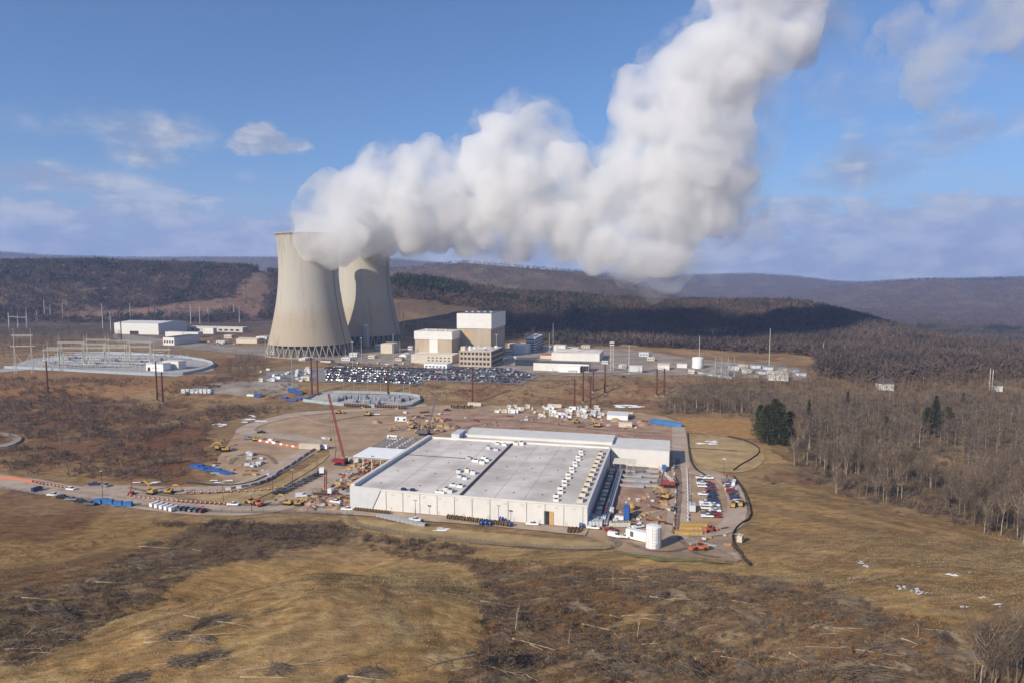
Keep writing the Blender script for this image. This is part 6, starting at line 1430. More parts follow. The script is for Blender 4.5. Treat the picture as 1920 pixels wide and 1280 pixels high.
def conifer(h, seed, n=900, w=.24, name='evergreen_tree', low=.12, blunt=False):
    g = np.random.default_rng(seed); t = empty(name, (0, 0, 0), 0, 'x', 'tree')
    MB().tube((0, 0, -.4), (0, 0, h*.92), h*.016, h*.004, 6).build('trunk', 'bark', t)
    f = low+(1-low)*g.random(n)**.9; a = g.random(n)*2*math.pi; R_ = h*w*(1-f)**(.34 if blunt else .8)*(.62+.38*np.sin(a*5+f*22))*g.uniform(.55, 1.05, n)
    p = np.stack([R_*np.cos(a), R_*np.sin(a), f*h], 1); d = np.stack([np.cos(a), np.sin(a), g.uniform(-.5, .4, n)], 1)+g.normal(size=(n, 3))*.25; s_ = np.cross(d, g.normal(size=(n, 3))); s_ /= np.linalg.norm(s_, axis=1)[:, None]
    l = h*.05*g.uniform(.6, 1.4, n)[:, None]; wd = h*.022*g.uniform(.6, 1.4, n)[:, None]
    V = np.stack([p-d*l*.5-s_*wd/2, p-d*l*.5+s_*wd/2, p+d*l*.6], 1).reshape(-1, 3)
    link('crown', tri_mesh('crown', V, 'needles'), t); return register(t)
BT = [bare_tree(h, 100+i, 'pale_bark' if i % 3 == 0 else 'bark', 'twig_warm' if i % 2 else 'twig', 900, .17+.02*(i % 4), .26+.05*(i % 3)) for i, h in enumerate([20, 23, 17, 24, 21, 16, 25, 19])]
TALL = [bare_tree(h, 200+i, 'pale_bark', 'twig_warm', 520, .15, .5) for i, h in enumerate([25, 27, 23])]
SN = [0]
def place_tree(pr, x, y, label, group=None, s_=1.0): return put(pr, (x, y, Hs(x, y)), rg.random()*6.28, label, group, s_)
# the woodland on the right: nearest trees one by one
Z_WOODT = wpoly([(1235, 778), (1258, 728), (1380, 712), (1530, 712), (1640, 722), (1920, 712), (2700, 720), (2700, 1120), (1945, 1030), (1885, 1012), (1760, 972), (1620, 938), (1560, 925), (1500, 905), (1478, 880), (1505, 850), (1425, 815), (1405, 780)])
CLEAR = [wpoly(q) for q in ([(1700, 845), (1800, 838), (1815, 885), (1700, 890)], [(1735, 880), (1800, 875), (1830, 912), (1810, 925), (1745, 915)], [(1268, 782), (1405, 785), (1430, 822), (1500, 855), (1500, 845), (1430, 810), (1380, 800)], [(1410, 690), (1530, 700), (1690, 735), (1690, 726), (1540, 716), (1530, 696)],
        [(1480, 838), (1600, 862), (1560, 868), (1480, 850)])]
A_ = np.array(Z_WOODT); N = 26000
X_ = rg.uniform(0, 760, N); Y_ = rg.uniform(250, 1150, N); ok = pip(X_, Y_, Z_WOODT)
for q in CLEAR: ok &= ~pip(X_, Y_, q)
ok &= fbm(X_/40, Y_/40, 3, 88) > .34
X_ = X_[ok]; Y_ = Y_[ok]
PX = 960+F*X_/(Y_*CT+(CAMZ-5)*ST); inv = PX < 2050; X_ = X_[inv]; Y_ = Y_[inv]
# thin out to a natural spacing with a coarse grid
cell = {}
for x, y in zip(X_, Y_):
    k = (int(x/5.0), int(y/5.0))
    if k not in cell: cell[k] = (x, y)
pts = sorted(cell.values(), key=lambda p: p[1]-.25*abs(p[0]-200))
def at_edge(x, y): return not all(bool(pip(np.array([x+dx]), np.array([y+dy]), Z_WOODT)[0]) for dx, dy in ((0, -14), (-10, -8)))
ed = [p for p in pts if p[1] < 520 and at_edge(*p)]; rest = [p for p in pts if not (p[1] < 520 and at_edge(*p))]
NI = 290; ind = (ed+rest)[:NI]; rest = (ed+rest)[NI:]
for i, (x, y) in enumerate(ind):
    e = i < len(ed); pr = random.choice(TALL) if (e and random.random() < .35) else random.choice(BT)
    place_tree(pr, x, y, 'bare grey-brown tree at the grass edge of the right-hand wood' if e else 'bare grey-brown tree inside the near part of the right-hand wood', 'bare trees at the wood edge' if e else 'bare trees of the near wood', rg.uniform(.6, .98))
def forest(name, P_, hs, n, m, tn='bark', wf=1.0):
    """a far-off wood as one mass: each tree a thin trunk and a cloud of twigs"""
    V = []; T = []
    for (x, y, z), h in zip(P_, hs):
        V.append(twig_cloud(n, (x, y, z+h*.60), (h*.24, h*.24, h*.38), h*.17, h*.014*wf, rg, .5))
        a = rg.random()*6.28; w = h*.014; T.append(np.array([(x-w*math.cos(a), y-w*math.sin(a), z-.3), (x+w*math.cos(a), y+w*math.sin(a), z-.3), (x, y, z+h*.8)]))
    V = np.concatenate(V); T = np.concatenate(T); allv = np.concatenate([V, T]); mi = np.concatenate([np.zeros(len(V)//3), np.ones(len(T)//3)])
    me_ = mesh_np(name, allv, np.arange(len(allv)).reshape(-1, 3), [m, tn], mi); return tag(link(name, me_), None, None, None, 'stuff')
R_ = np.array(rest); Z_ = H(R_[:, 0], R_[:, 1]); hs = rg.uniform(8, 22, len(R_))
near = R_[:, 1] < 620; P3 = np.column_stack([R_, Z_])
forest('bare_woodland', P3[near], hs[near], 80, 'twig', 'pale_bark')
forest('bare_woodland', P3[~near], hs[~near], 44, 'twig_warm', 'bark', 1.0)
# brush under the trees and scrub elsewhere
def clumps(name, xy, hs, n, m, wf=1.0, flat=.55):
    z = H(xy[:, 0], xy[:, 1]); V = [twig_cloud(n, (x, y, q+h*.45), (h*.62, h*.62, h*flat), h*.6, h*.05*wf, rg, .8) for (x, y), q, h in zip(xy, z, hs)]
    return tag(link(name, tri_mesh(name, np.concatenate(V), m)), None, None, None, 'stuff')
def scatter(polys, n, xr, yr, thr=None, sc_=20, seed=1):
    x = rg.uniform(*xr, n); y = rg.uniform(*yr, n); ok = np.zeros(n, bool)
    for q in polys: ok |= pip(x+(fbm(x/9, y/9, 3, seed)-.5)*14, y+(fbm(x/9, y/9, 3, seed+3)-.5)*14, q)
    if thr: ok &= fbm(x/sc_, y/sc_, 4, seed+7) > thr
    return np.column_stack([x[ok], y[ok]])
und = scatter([Z_WOODT], 13000, (60, 600), (250, 620), .38, 15, 5); clumps('undergrowth', und, rg.uniform(1.5, 4.6, len(und)), 26, 'twig', 1.5)
scr = scatter([Z_SCRUB], 9000, (-560, -110), (330, 640), .43, 26, 9); clumps('scrub', scr, rg.uniform(1.4, 4.4, len(scr)), 26, 'twig', 1.6)
Z_S2 = wpoly([(-200, 705), (330, 712), (420, 700), (500, 690), (560, 735), (480, 752), (560, 770), (430, 790), (300, 752), (-200, 745)])
scr = scatter([Z_S2], 9000, (-800, -150), (520, 760), .45, 26, 19); clumps('scrub', scr, rg.uniform(1.4, 3.8, len(scr)), 22, 'twig_warm', 1.7)
Z_S3 = wpoly([(800, 748), (870, 728), (1000, 722), (1080, 735), (1260, 750), (1230, 772), (1000, 758), (850, 752)])
scr = scatter([Z_S3, Z_MID], 5000, (-160, 230), (540, 700), .53, 16, 29); clumps('scrub', scr, rg.uniform(1.0, 2.8, len(scr)), 20, 'twig_warm', 1.7)
Z_W2 = wpoly([(-250, 690), (100, 664), (150, 655), (215, 650), (230, 632), (150, 618), (0, 620), (-250, 620)])
w2 = scatter([Z_W2], 5000, (-1200, -380), (760, 1400), None, 26, 39); w2 = w2[:1100]
forest('bare_woodland', np.column_stack([w2, H(w2[:, 0], w2[:, 1])]), rg.uniform(12, 18, len(w2)), 40, 'twig', 'bark', 1.2)
Z_W3 = wpoly([(405, 700), (440, 672), (480, 672), (500, 690), (470, 705)])
w3 = scatter([Z_W3], 6000, (-400, -250), (640, 860), None, 26, 49)[:260]; forest('bare_woodland', np.column_stack([w3, H(w3[:, 0], w3[:, 1])]), rg.uniform(7, 10, len(w3)), 44, 'twig', 'bark', 1.2)
scr = scatter(CUT, 16000, (-1300, -300), (1200, 2000), .44, 40, 59); clumps('scrub', scr, rg.uniform(2.5, 7, len(scr)), 12, 'hill_twig', 1.8)
fgx = scatter([wpoly([(200, 1290), (420, 1060), (900, 1040), (900, 1290)])], 5000, (-160, 20), (120, 260), .56, 10, 63); clumps('weeds', fgx, rg.uniform(.3, .9, len(fgx)), 14, 'twig_warm', 1.6)
fgx = scatter([Z_SLOPE], 6000, (60, 330), (200, 400), .56, 14, 67); clumps('weeds', fgx, rg.uniform(.3, 1.0, len(fgx)), 14, 'twig_warm', 1.6)
# individual trees in the left scrub
for i in range(44):
    a, c = [(rg.uniform(90, 180), rg.uniform(790, 850)), (rg.uniform(150, 330), rg.uniform(775, 835)), (rg.uniform(20, 120), rg.uniform(770, 800))][i % 3]
    p = P(a, c); place_tree(BT[i % 8], p.x, p.y, 'bare grey tree standing in the dark scrub left of the bare spur', 'bare trees in the left scrub', rg.uniform(.3, .55))
for a, c, h, lb in ((238, 838, .5, 'pale slender tree, palest in the middle of the left scrub'), (280, 800, .4, 'pale slender tree at the back of the left scrub'), (112, 832, .5, 'pale slender tree at the left part of the left scrub')):
    p = P(a, c); place_tree(TALL[0], p.x, p.y, lb, None, h)
# evergreens in the right-hand wood
CF = [conifer(27, 1, 3000, .33, low=.05, blunt=True), conifer(24, 2, 2000, .24), conifer(27, 3, 2600, .30), conifer(19, 4, 1800, .36, low=.05, blunt=True)]
for a, c, k, s_, lb in ((1438, 832, 0, 1.0, 'dark evergreen, leftmost trunk of the big clump by the mown basin'), (1460, 834, 0, 1.08, 'dark evergreen in the middle of the big clump by the mown basin'), (1452, 812, 0, .95, 'dark evergreen at the back of the big clump by the mown basin'), (1480, 828, 0, .8, 'shorter evergreen at the right of the big clump by the mown basin'), (1426, 818, 0, .85, 'evergreen at the left back of the big clump by the mown basin'),
                        (1516, 795, 1, .85, 'small dark cone-shaped evergreen right of the big clump'), (1588, 780, 1, .9, 'olive evergreen with orange branches among bare trees'), (1752, 818, 2, 1.15, 'tall pointed evergreen rising above the far-right wood'), (1738, 815, 0, .8, 'evergreen against the left side of the tall pointed one'), (1776, 812, 3, 1.1, 'broad evergreen against the right side of the tall pointed one'), (1660, 822, 3, .9, 'low dark evergreen hidden among bare trees'),
                        (1552, 895, 3, .42, 'small round evergreen near the grass edge below the silt fence'), (1642, 892, 3, .45, 'small round evergreen deeper in the wood right of the first'), (1805, 770, 1, .7, 'small evergreen in the distant right wood'), (130, 745, 3, .17, 'small green shrub-sized evergreen in the left scrub')):
    p = P(a, c); place_tree(CF[k], p.x, p.y, lb, 'evergreens in the right-hand wood' if a > 1000 else None, s_)
# the wooded hills as masses
def hill_points(n, xr, yr, thr=None, minz=None, inv=False):
    x = rg.uniform(*xr, n); y = rg.uniform(*yr, n); z = H(x, y); ok = np.abs(x) < y*.86+60
    dz = H(x, y+12)-z; 
    if minz is not None: ok &= z > minz
    for q in CUT: ok &= ~pip(x, y, q)
    return np.column_stack([x, y, z])[ok]
def hill_forest(name, P_, hr, n, m, wf):
    hs = rg.uniform(*hr, len(P_)); k = len(P_)
    c = np.repeat(P_, n, 0); h = np.repeat(hs, n)
    u = rg.normal(size=(k*n, 3)); u /= np.linalg.norm(u, axis=1)[:, None]; r = rg.random(k*n)**.5
    p = c+u*(r*h*.40)[:, None]; p[:, 2] += h*.52
    d = u+rg.normal(size=(k*n, 3))*.5+np.array([0, 0, .5]); d /= np.linalg.norm(d, axis=1)[:, None]; s_ = np.cross(d, rg.normal(size=(k*n, 3))); s_ /= np.linalg.norm(s_, axis=1)[:, None]
    l = (h*.34*rg.uniform(.6, 1.4, k*n))[:, None]; w = (h*.085*wf*rg.uniform(.6, 1.4, k*n))[:, None]
    V = np.stack([p-d*l*.4-s_*w/2, p-d*l*.4+s_*w/2, p+d*l*.6], 1).reshape(-1, 3)
    return tag(link(name, tri_mesh(name, V, m)), None, None, None, 'stuff')
hp = hill_points(60000, (-1700, 1500), (1005, 2100), None, None); hp = hp[((hp[:, 2] > 11) | (hp[:, 0] > 20)) & ((hp[:, 0] > -60) | (hp[:, 1] > 1270))]
ev = (fbm(hp[:, 0]/60, hp[:, 1]/60, 4, 61)+.12*rg.normal(size=len(hp)) > .72)
px_ = 960+F*hp[:, 0]/hp[:, 1]; ev |= (np.abs(px_-800) < 85*fbm(hp[:, 0]/40, hp[:, 1]/40, 3, 8)*1.6) & (hp[:, 1] > 1330) & (hp[:, 1] < 1600) & (rg.random(len(hp)) < .85); ev |= (px_ > 1430) & (px_ < 1720) & (hp[:, 1] > 1380) & (rg.random(len(hp)) < .30)
hill_forest('hillside_woods', hp[~ev], (13, 20), 14, 'hill_twig', 1.0)
hill_forest('hillside_evergreens', hp[ev], (14, 23), 18, 'hill_needles', 1.5)
lp = hill_points(30000, (120, 1500), (640, 1500)); qx = 960+F*lp[:, 0]/lp[:, 1]+(fbm(lp[:, 0]/50, lp[:, 1]/50, 3, 4)-.5)*90; lp = lp[((qx > 1535) & (lp[:, 1] > 640+.0*qx) & ~pip(lp[:, 0], lp[:, 1], Z_WOODT)) | ((qx > 1160) & (lp[:, 1] > 1010-(np.minimum(qx, 1540)-1160)*.38))]; hill_forest('valley_woods', lp, (14, 21), 20, 'hill_twig', .9)
fp = hill_points(42000, (-2600, 3800), (2150, 5200), None, -60); hill_forest('far_woods', fp, (11, 17), 6, 'hill_twig', 1.5)
fp = hill_points(26000, (-5000, 5200), (4900, 6300), None, 60); hill_forest('far_woods', fp, (12, 18), 5, 'hill_twig', 1.6)

# ---------------- foreground: grass, slash, felled trunks ----------------
x = rg.uniform(-220, 330, 150000); y = rg.uniform(118, 300, 150000)
ok = (y-.12*x < 275) & (np.abs(x) < y*.85+12) & ~pip(x, y, wpoly(PAD)); x, y = x[ok], y[ok]; z = H(x, y); n = len(x)
hgt_ = rg.uniform(.08, .32, n)*(.6+1.0*fbm(x/12, y/12, 3, 71)); a = rg.random(n)*6.28; V = np.empty((n, 3, 3))
for k in range(3):
    aa = a+k*2.1; w = .10+.20*rg.random(n); V[:, k] = 0
W_ = rg.uniform(.04, .13, n); lean = rg.normal(size=(n, 2))*.25+np.array([.15, .1])
V[:, 0] = np.column_stack([x-np.cos(a)*W_, y-np.sin(a)*W_, z-.05]); V[:, 1] = np.column_stack([x+np.cos(a)*W_, y+np.sin(a)*W_, z-.05]); V[:, 2] = np.column_stack([x+lean[:, 0]*hgt_*2, y+lean[:, 1]*hgt_*2, z+hgt_])
tag(link('dry_grass', tri_mesh('dry_grass', V.reshape(-1, 3), 'drygrass')), None, None, None, 'stuff')
sl_ = scatter([Z_GULLY], 14000, (-180, 10), (110, 290), .40, 8, 3); clumps('slash_litter', sl_, rg.uniform(.5, 1.6, len(sl_)), 26, 'slash', 1.5, .45)
sl_ = scatter([Z_CUT], 24000, (-60, 280), (110, 290), .45, 9, 13); clumps('slash_litter', sl_, rg.uniform(.4, 1.6, len(sl_)), 26, 'slash', 1.5, .45)
sl_ = scatter([Z_CUT], 6000, (-60, 280), (110, 290), .56, 12, 23); clumps('brown_oak_brush', sl_, rg.uniform(.5, 1.5, len(sl_)), 26, 'oak_leaf', 2.2, .5)
sl_ = scatter([Z_LEFT], 14000, (-220, 0), (110, 300), .47, 11, 33); clumps('weeds', sl_, rg.uniform(.3, 1.1, len(sl_)), 16, 'oak_leaf', 2.0, .5)
def litter(name, polys, n, thr, m, seed):
    s2 = scatter(polys, n, (-200, 290), (110, 290), thr, 8, seed); k = len(s2); z = H(s2[:, 0], s2[:, 1]); a = rg.normal(size=k)*.6-.1+(rg.random(k) < .2)*1.4; L = rg.uniform(.6, 2.6, k); w = rg.uniform(.03, .07, k)
    d = np.column_stack([np.cos(a)*L, np.sin(a)*L, rg.normal(size=k)*.16]); s_ = np.column_stack([-np.sin(a)*w, np.cos(a)*w, np.zeros(k)]); c = np.column_stack([s2, z+rg.uniform(.1, .7, k)]); u_ = np.array([0, 0, 1])*w[:, None]
    V = np.stack([c-d-s_, c-d+s_, c+d, c-d-u_, c-d+u_, c+d], 1).reshape(-1, 3); tag(link(name, tri_mesh(name, V, m)), None, None, None, 'stuff')
litter('branch_litter', [Z_CUT], 6000, .45, 'dead_wood', 71); litter('branch_litter', [Z_CUT], 14000, .42, 'brushwood', 72); litter('branch_litter', [Z_GULLY], 9000, .42, 'brushwood', 73); litter('branch_litter', [Z_LEFT], 3000, .5, 'dead_wood', 74)
Z_BAND = wpoly([(650, 1000), (880, 1020), (900, 1040), (700, 1025)]) ; Z_B2 = wpoly([(270, 978), (640, 985), (640, 1012), (420, 1002)])
sl_ = scatter([Z_BAND, Z_B2], 9000, (-180, 40), (180, 310), None, 9, 43); clumps('thicket', sl_[:700], rg.uniform(.9, 2.4, 700)[:len(sl_[:700])], 34, 'slash', 1.5, .6)
def log(seed, L, m, branches=3):
    r_ = random.Random(seed); mb = MB(); n = 4; p = Vector((-L/2, 0, .25)); r = .19; ax = 0; pts = [p]
    for i in range(n):
        ax += r_.uniform(-.1, .1); p = p+Vector((L/n, L/n*ax, r_.uniform(-.08, .1))); p.z = max(.12, p.z); pts.append(p)
    for i in range(n): mb.tube(pts[i], pts[i+1], r*(1-.18*i), r*(1-.18*(i+1)), 6)
    for k in range(branches):
        b = pts[2+k % 3]; a = r_.uniform(.3, 1.0)*(1 if k % 2 else -1); q = b+Vector((math.cos(a)*L*.3, math.sin(a)*L*.3, r_.uniform(.1, 1.0))); mb.tube(b, q, .08, .03, 4)
        for j in range(3): mb.tube(b.lerp(q, .3+.3*j), b.lerp(q, .5+.3*j)+Vector((r_.uniform(-.8, .8), r_.uniform(-.8, .8), r_.uniform(0, .7))), .03, .01, 3)
    return tag(mb.build('felled_trunk', m), 'x', 'log')
LG = [log(i, L, m, b_) for i, (L, m, b_) in enumerate([(9, 'pale_wood', 0), (7, 'dead_wood', 4), (11, 'dead_wood', 6), (6, 'pale_wood', 2), (10, 'dead_wood', 3), (5, 'pale_wood', 0)])]
def lay(pr, p, rz, lb, gp=None, s_=1.0):
    e_ = Vector((math.cos(rz), math.sin(rz), 0))*2.5; pitch = -math.atan2(Hs(p.x+e_.x, p.y+e_.y)-Hs(p.x-e_.x, p.y-e_.y), 5); o = put(pr, p, rz, lb, gp, s_); o.rotation_euler = (0, pitch, rz); return o
def inside(p, q): return bool(pip(np.array([p.x]), np.array([p.y]), q)[0])
def seg_log(a0, c0, a1, c1, m, lb):
    p, q = P(a0, c0), P(a1, c1); d = q-p; mid = (p+q)/2; k = {'pale': (0, 9), 'dead': (1, 7), 'big': (2, 11)}[m]; mid.z = Hs(mid.x, mid.y); return lay(LG[k[0]], mid, math.atan2(d.y, d.x), lb, None, (d.length/k[1], 1, 1))
for a in ((268, 1194, 430, 1198, 'pale', 'pale split trunk lying across the front grass mound, upper of a pair'), (270, 1206, 400, 1200, 'pale', 'pale trunk just below its pair on the front grass mound'), (290, 1245, 400, 1238, 'dead', 'grey branchy trunk below the pale pair on the mound'), (440, 1256, 600, 1252, 'big', 'long grey trunk near the lower middle of the mound'), (450, 1268, 540, 1275, 'pale', 'pale trunk at the lower edge of the mound'),
          (345, 1160, 450, 1178, 'dead', 'thin forked branch on the mound above the pale pair'), (652, 1272, 720, 1280, 'pale', 'pale trunk cut by the lower edge left of the slash field'), (890, 1228, 790, 1250, 'big', 'big grey forked trunk at the left edge of the slash field'), (960, 1200, 1040, 1222, 'pale', 'yellowish curved trunk right of the big forked one'), (900, 1128, 965, 1140, 'pale', 'pale trunk lying against the split dead tree'),
          (1090, 1170, 1150, 1185, 'pale', 'bright split trunk right of the dark stump'), (1165, 1155, 1220, 1152, 'pale', 'thin pale trunk lying level in the slash field'), (1118, 1085, 1175, 1086, 'dead', 'reddish trunk on the upper edge of the slash field'), (1225, 1090, 1262, 1100, 'pale', 'pale trunk at the top of the slash field'), (1510, 1174, 1620, 1182, 'pale', 'long thin pale trunk in the right half of the slash field'),
          (1612, 1230, 1665, 1203, 'big', 'dark leaning trunk at the centre right of the slash field'), (1690, 1198, 1730, 1214, 'pale', 'pale trunk right of the dark leaning one'), (1510, 1213, 1590, 1213, 'dead', 'level dark trunk left of the dark leaning one'), (1535, 1175, 1552, 1168, 'dead', 'short stub behind the level dark trunk'), (1480, 1225, 1510, 1245, 'pale', 'thick pale log near the lower middle right'),
          (180, 1093, 245, 1096, 'pale', 'pale trunk in the slash gully on the left'), (40, 1122, 115, 1128, 'pale', 'pale trunk low in the left slash gully'), (0, 1186, 65, 1192, 'dead', 'grey trunk at the lower end of the left gully'), (260, 1024, 330, 1030, 'pale', 'pale trunk at the upper end of the left gully'), (830, 1022, 850, 1042, 'dead', 'dark forked trunk at the brush band behind the mound')):
    seg_log(*a)
gi = 0
while gi < 96:
    z_ = Z_CUT if gi % 3 else Z_GULLY; p = P(rg.uniform(-20, 700) if z_ is Z_GULLY else rg.uniform(860, 1900), rg.uniform(990, 1275))
    if not inside(p, z_): continue
    gi += 1; g_ = z_ is Z_GULLY; lay(LG[int(rg.integers(0, 6))], p, rg.normal()*.45+(.15 if g_ else -.25), 'grey felled trunk lying in the slash %s' % ('gully on the left' if g_ else 'field at the lower right'), 'felled trunks in the %s' % ('left gully' if g_ else 'slash field'), rg.uniform(.35, .95))
def pile(seed, n, L, m='slash'):
    g = np.random.default_rng(seed); a = g.normal(size=n)*.35; c = np.column_stack([g.normal(size=n)*L*.22, g.normal(size=n)*L*.13, np.zeros(n)]); hh = .1+1.3*np.exp(-(c[:, 0]/(L*.25))**2-(c[:, 1]/(L*.16))**2)*g.random(n)
    d = np.column_stack([np.cos(a), np.sin(a), g.normal(size=n)*.14]); l = (L*g.uniform(.1, .32, n))[:, None]; c[:, 2] = hh; s_ = np.column_stack([-np.sin(a), np.cos(a), np.zeros(n)])*.07
    up = np.array([0, 0, .07]); V = np.stack([c-d*l-s_, c-d*l+s_, c+d*l, c-d*l-up, c-d*l+up, c+d*l], 1).reshape(-1, 3); V[:, 2] = np.maximum(V[:, 2], .02)
    return tag(link('brush_pile', tri_mesh('brush_pile', V, m)), 'x', 'brush pile')
PI_ = [pile(1, 230, 7, 'brushwood'), pile(2, 200, 6, 'dead_wood'), pile(3, 300, 9, 'brushwood')]
for k, (a, c) in enumerate([(350, 1240), (390, 1232), (400, 1165), (330, 1192), (380, 1200), (250, 1275), (530, 1255), (60, 1140), (110, 1150), (30, 1210), (180, 1090), (260, 1060), (150, 1110), (320, 1040), (240, 1085), (290, 1020), (640, 1275), (700, 1262)]):
    lay(PI_[k % 3], P(a, c), rg.normal()*.3, 'grey brush pile on the front mound or in the gully beside it', 'brush piles of the left foreground', rg.uniform(.8, 1.3))
gi = 0
while gi < 44:
    p = P(rg.uniform(860, 1880), rg.uniform(1030, 1275))
    if not inside(p, Z_CUT): continue
    gi += 1; lay(PI_[gi % 3], p, rg.normal()*.7-.2, 'grey brush pile in the slash field at the lower right', 'brush piles of the slash field', rg.uniform(.5, 1.2))
lay(PI_[2], P(1620, 1268), 0, 'biggest dark brush pile at the lower right edge', None, 1.5)
def snag(h, seed, m='dead_wood', k=5):
    r_ = random.Random(seed); mb = MB(); mb.tube((0, 0, -.4), (.1, 0, h*.55), .16, .12, 6).tube((.1, 0, h*.55), (.25, .1, h), .12, .03, 5)
    for i in range(k): a = r_.uniform(0, 6.28); z = h*r_.uniform(.3, .85); L = h*r_.uniform(.2, .45); mb.tube((.1, 0, z), (math.cos(a)*L*.5, math.sin(a)*L*.5, z+L), .06, .015, 4)
    return tag(mb.build('dead_tree', m), 'x', 'dead tree')
SG = [snag(6, 1, 'pale_wood', 4), snag(4, 2, 'dead_wood', 3), snag(8, 3, 'pale_wood', 6)]
for k, (a, c, s_, lb) in enumerate([(967, 1180, 1.0, 'pale split dead tree, tallest standing stem in the slash field'), (1066, 1205, .9, 'dark broken stump standing right of the pale split tree'), (1195, 1195, .7, 'thin dead tree with a cross branch in the slash field'), (1258, 1120, .5, 'short dead stem at the top of the slash field'), (1722, 1192, .5, 'short dead stem near the right edge of the slash field'), (1150, 1100, .5, 'leaning stem at the upper slash field')]):
    p = P(a, c); o = put(SG[(0, 1, 2, 1, 0, 2)[k]], p, .5*k, lb, None, s_); o.rotation_euler = (.08 if k < 5 else .7, .05, .6*k)
MB_ = MB()
for a, c, s_, k, lb in ((1838, 1290, .7, 0, 'bare tree at the lower right corner, leftmost'), (1865, 1285, .72, 3, 'bare tree at the lower right corner, second'), (1880, 1265, .62, 1, 'bare tree at the lower right corner, third'), (1905, 1290, .8, 4, 'bare tree at the lower right corner, tallest'), (1915, 1250, .6, 6, 'bare tree at the lower right corner, farthest back'), (1850, 1250, .6, 2, 'small bare tree behind the lower right corner group'), (1828, 1275, .7, 1, 'dense dark bare tree at the left of the lower right corner group'), (1846, 1268, .75, 5, 'second dense dark tree in the lower right corner group'), (1858, 1300, .6, 7, 'dense low tree at the lower frame edge in the corner group'), (1890, 1300, .7, 2, 'bare tree at the lower frame edge under the tallest one'), (1935, 1270, .75, 7, 'bare tree at the lower right corner, cut by the frame')):
    p = P(a, c); place_tree(BT[k], p.x, p.y, lb, 'bare trees of the lower right corner', s_)
# bushes on the grass slope
def bush(seed, h=2.4, m='slash'):
    g = np.random.default_rng(seed); t = empty('bush', (0, 0, 0), 0, 'x', 'bush'); link('crown', tri_mesh('crown', twig_cloud(260, (0, 0, h*.45), (h*.75, h*.75, h*.5), h*.35, h*.02, g, .8), m), t)
    mb = MB(); [mb.tube((0, 0, -.2), (h*.4*math.cos(a), h*.4*math.sin(a), h*.6), .05, .02, 4) for a in (0, 1.6, 3.2, 4.6)]; mb.build('stem', 'bark', t); return register(t)
BU = [bush(1), bush(2, 2.0, 'twig_warm')]
for k, (a, c, s_) in enumerate([(1738, 1002, 1.1), (1784, 1018, .9), (1823, 1028, .9), (1792, 988, 1.1), (1683, 962, .9), (1588, 973, .6), (1885, 1030, .8), (1812, 1013, .5), (1618, 945, .8), (1845, 985, .9), (1535, 1098, 1.0), (1475, 1110, .9), (1560, 1105, .7), (1440, 900, .8), (1500, 903, 1.0), (1575, 925, 1.3), (1590, 930, 1.2), (1690, 1080, .7), (1720, 1060, .6)]):
    p = P(a, c); place_tree(BU[k % 2], p.x, p.y, 'rounded leafless bush scattered on the grass slope right of the site', 'bushes on the grass slope', s_)
for a, c, s_, lb in ((1437, 912, .45, 'lone small bare tree on the grass by the curling silt fence'),):
    p = P(a, c); place_tree(BT[5], p.x, p.y, lb, None, s_)

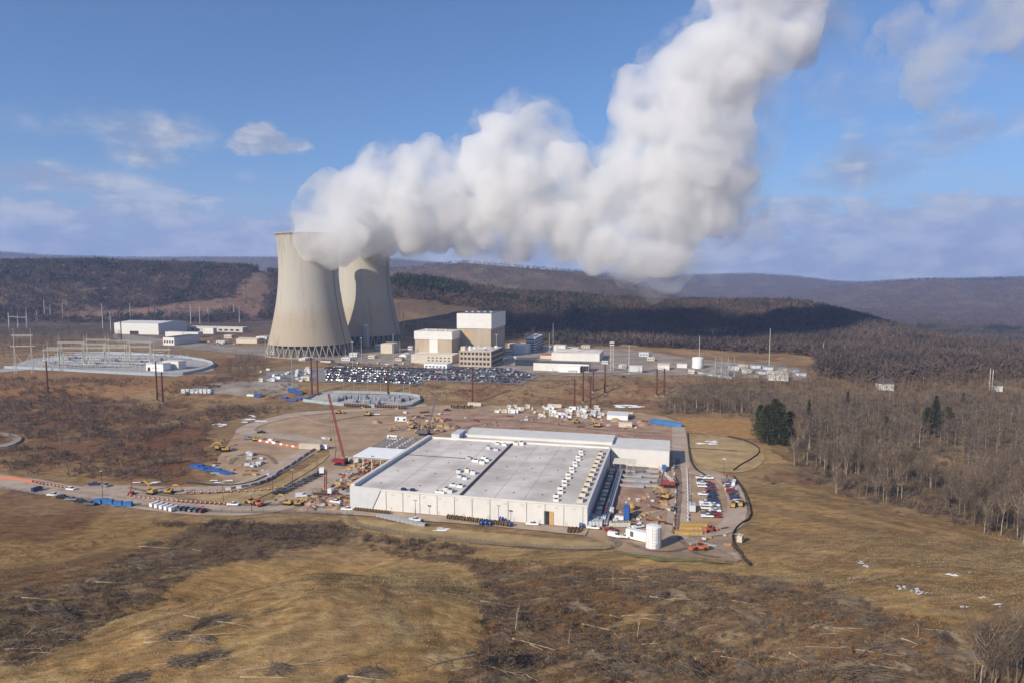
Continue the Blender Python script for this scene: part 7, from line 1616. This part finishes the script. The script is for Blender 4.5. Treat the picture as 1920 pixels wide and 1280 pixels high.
# ---------------- say which one: labels by size and by what stands near ----------------
def size_word(v, lo, hi, w=('small', 'middling', 'big')): return w[0] if v < lo else w[2] if v > hi else w[1]
def zone(v, edges, names):
    for e, n_ in zip(edges, names):
        if v < e: return n_
    return names[-1]
for o in list(COL.objects):
    g_ = o.get('group')
    if not g_ or o.parent: continue
    a, c, dp = proj(o.location)
    if g_ in ('bare trees of the near wood', 'bare trees at the wood edge'):
        hgt_w = size_word(o.scale[2], .9, 1.06, ('short', 'medium-tall', 'tall'))
        zn = zone(a, (1425, 1500, 1560, 1620, 1690, 1750, 1810, 1870, 1900, 9999), ('left of the big evergreen clump', 'behind the mown basin fence', 'near the lone dark evergreen', 'between the two low evergreens', 'left of the pale-trunk cluster', 'around the narrow edge evergreens', 'below the garden shed', 'in front of the cottage', 'right of the cottage', 'beside the right frame edge'))
        dw = 'front-row' if g_.endswith('edge') else zone(c, (860, 885, 910, 935, 955, 975, 9999), ('deepest', 'deep-set', 'far', 'mid-wood', 'nearer', 'close-in', 'nearest'))
        o['label'] = '%s %s bare tree with %s trunk, standing %s' % (hgt_w, dw, 'pale' if o.children and o.children[0].active_material and o.children[0].active_material.name == 'pale_bark' else 'grey', zn)
    elif g_ in ('felled trunks in the slash field', 'brush piles of the slash field', 'felled trunks in the left gully', 'brush piles of the left foreground'):
        sw = size_word(o.scale[0], .62, .85, ('short', 'middling', 'long') if 'trunk' in g_ else ('small', 'middling', 'large'))
        hd = abs(math.degrees(math.asin(math.sin(o.rotation_euler.z)))); tw = 'level' if hd < 12 else 'slanting' if hd < 35 else 'steeply angled'
        if 'left' in g_: zn = zone(a, (80, 160, 250, 360, 480, 9999), ('low in the left gully', 'in the lower gully bend', 'in the middle of the left gully', 'on the mound beside the gully', 'at the foot of the bare mound', 'below the thicket behind the mound'))
        else:
            zn = zone(a, (960, 1060, 1180, 1300, 1420, 1540, 1660, 1780, 9999), ('left of the pale split tree', 'by the pale split tree', 'around the dark broken stump', 'near the thin cross-branched tree', 'below the tall white tank', 'below the silt fence end', 'near the dark leaning trunk', 'below the snow patches', 'beside the corner trees'))
            zn = zone(c, (1120, 1190, 9999), ('at the top edge', 'half way down', 'near the bottom'))+', '+zn
        o['label'] = '%s %s %s, %s' % (sw, tw, 'felled trunk' if 'trunk' in g_ else 'brush pile', zn)
    elif g_ == 'switchyard equipment posts':
        zn = zone(a, (110, 150, 190, 230, 270, 9999), ('right of the tall H-frame', 'under the left cream gantries', 'under the second cream gantry', 'in the middle of the yard', 'behind the control house', 'beyond the control house'))
        o['label'] = '%s slim equipment post in the %s row, %s' % (size_word(o.scale[2], .9, 1.1, ('short', 'middling', 'tall')), zone(c, (675, 681, 686, 999), ('rear', 'third', 'second', 'front')), zn)
    elif g_ == 'units stored in rows behind the hall':
        zn = zone(a, (960, 1000, 1040, 1080, 9999), ('near the long cream container', 'left of the middle', 'in the middle of the rows', 'below the five rust poles', 'next to the white hut'))
        o['label'] = '%s %s, %s row, %s' % (size_word(o.scale[0], .68, .82), o['label'].split(' in ')[0], zone(c, (768, 774, 9999), ('back', 'middle', 'front')), zn)
    elif g_ == 'stored materials left of the hall':
        zn = zone(a, (600, 625, 650, 680, 9999), ('by the parked pickups', 'round the boom truck', 'beside the hall corner', 'near the red crane', 'under the steel building'))
        o['label'] = '%s %s, %s' % (size_word(o.scale[0], .5, .66), o['label'].split(' in ')[0], zn)
    elif g_ == 'cars parked in the plant car park':
        zn = zone(a, (660, 720, 780, 850, 920, 9999), ('by the lamp mast', 'left of the rust pole', 'right of the rust pole', 'by the long cabin', 'by the office block', 'at the right end'))
        o['label'] = '%s, %s, %s' % (o['label'].split(' parked')[0], 'car park row %s' % zone(c, (700, 706, 712, 717, 9999), ('farthest back', 'behind the middle', 'at mid depth', 'second from the front', 'nearest the bank')), zn)
    elif g_ == 'bare trees in the left scrub':
        o['label'] = '%s bare grey tree in the dark scrub, %s %s' % (size_word(o.scale[2], .38, .47, ('small', 'middling', 'taller')), zone(c, (790, 815, 9999), ('back', 'middle', 'front')), zone(a, (80, 130, 180, 240, 290, 9999), ('near the curved fence', 'left of the pale stem', 'between the pale stems', 'by the middle pale stem', 'right of the middle pale stem', 'nearest the bare spur')))
    elif g_ == 'bushes on the grass slope':
        o['label'] = '%s leafless bush on the slope, %s %s' % (size_word(o.scale[2], .75, .95, ('small', 'middling', 'large')), zone(c, (930, 980, 1005, 1040, 9999), ('against the wood by', 'high up by', 'in mid slope by', 'low on the slope by', 'at the slash field edge by')), zone(a, (1480, 1560, 1640, 1720, 1800, 9999), ('the curling fence', 'the slope top', 'the grass corner', 'the wet hollow', 'the snow patches', 'the right edge')))
    elif g_ == 'steel bundles on the pad': o['label'] = 'grey steel bundle on the excavated pad, %s row, %s' % (zone(c, (888, 898, 907, 999), ('back', 'second', 'third', 'front')), zone(a, (1183, 1197, 1211, 9999), ('nearest the hall', 'left of centre', 'right of centre', 'nearest the crane')))
    elif g_ in ('orange barrels round the road bend', 'barrels on the haul road inner edge'):
        o['label'] = '%s, %s' % (o['label'].split(' round')[0].split(' on the')[0], zone(a, (270, 300, 330, 360, 390, 415, 450, 490, 9999), ('by the red lift', 'below the two excavators', 'by the white vans', 'behind the small cars', 'below the blue bundles', 'left of the white pickup', 'at the verge tip', 'beside the yellow loader', 'near the black barriers')))
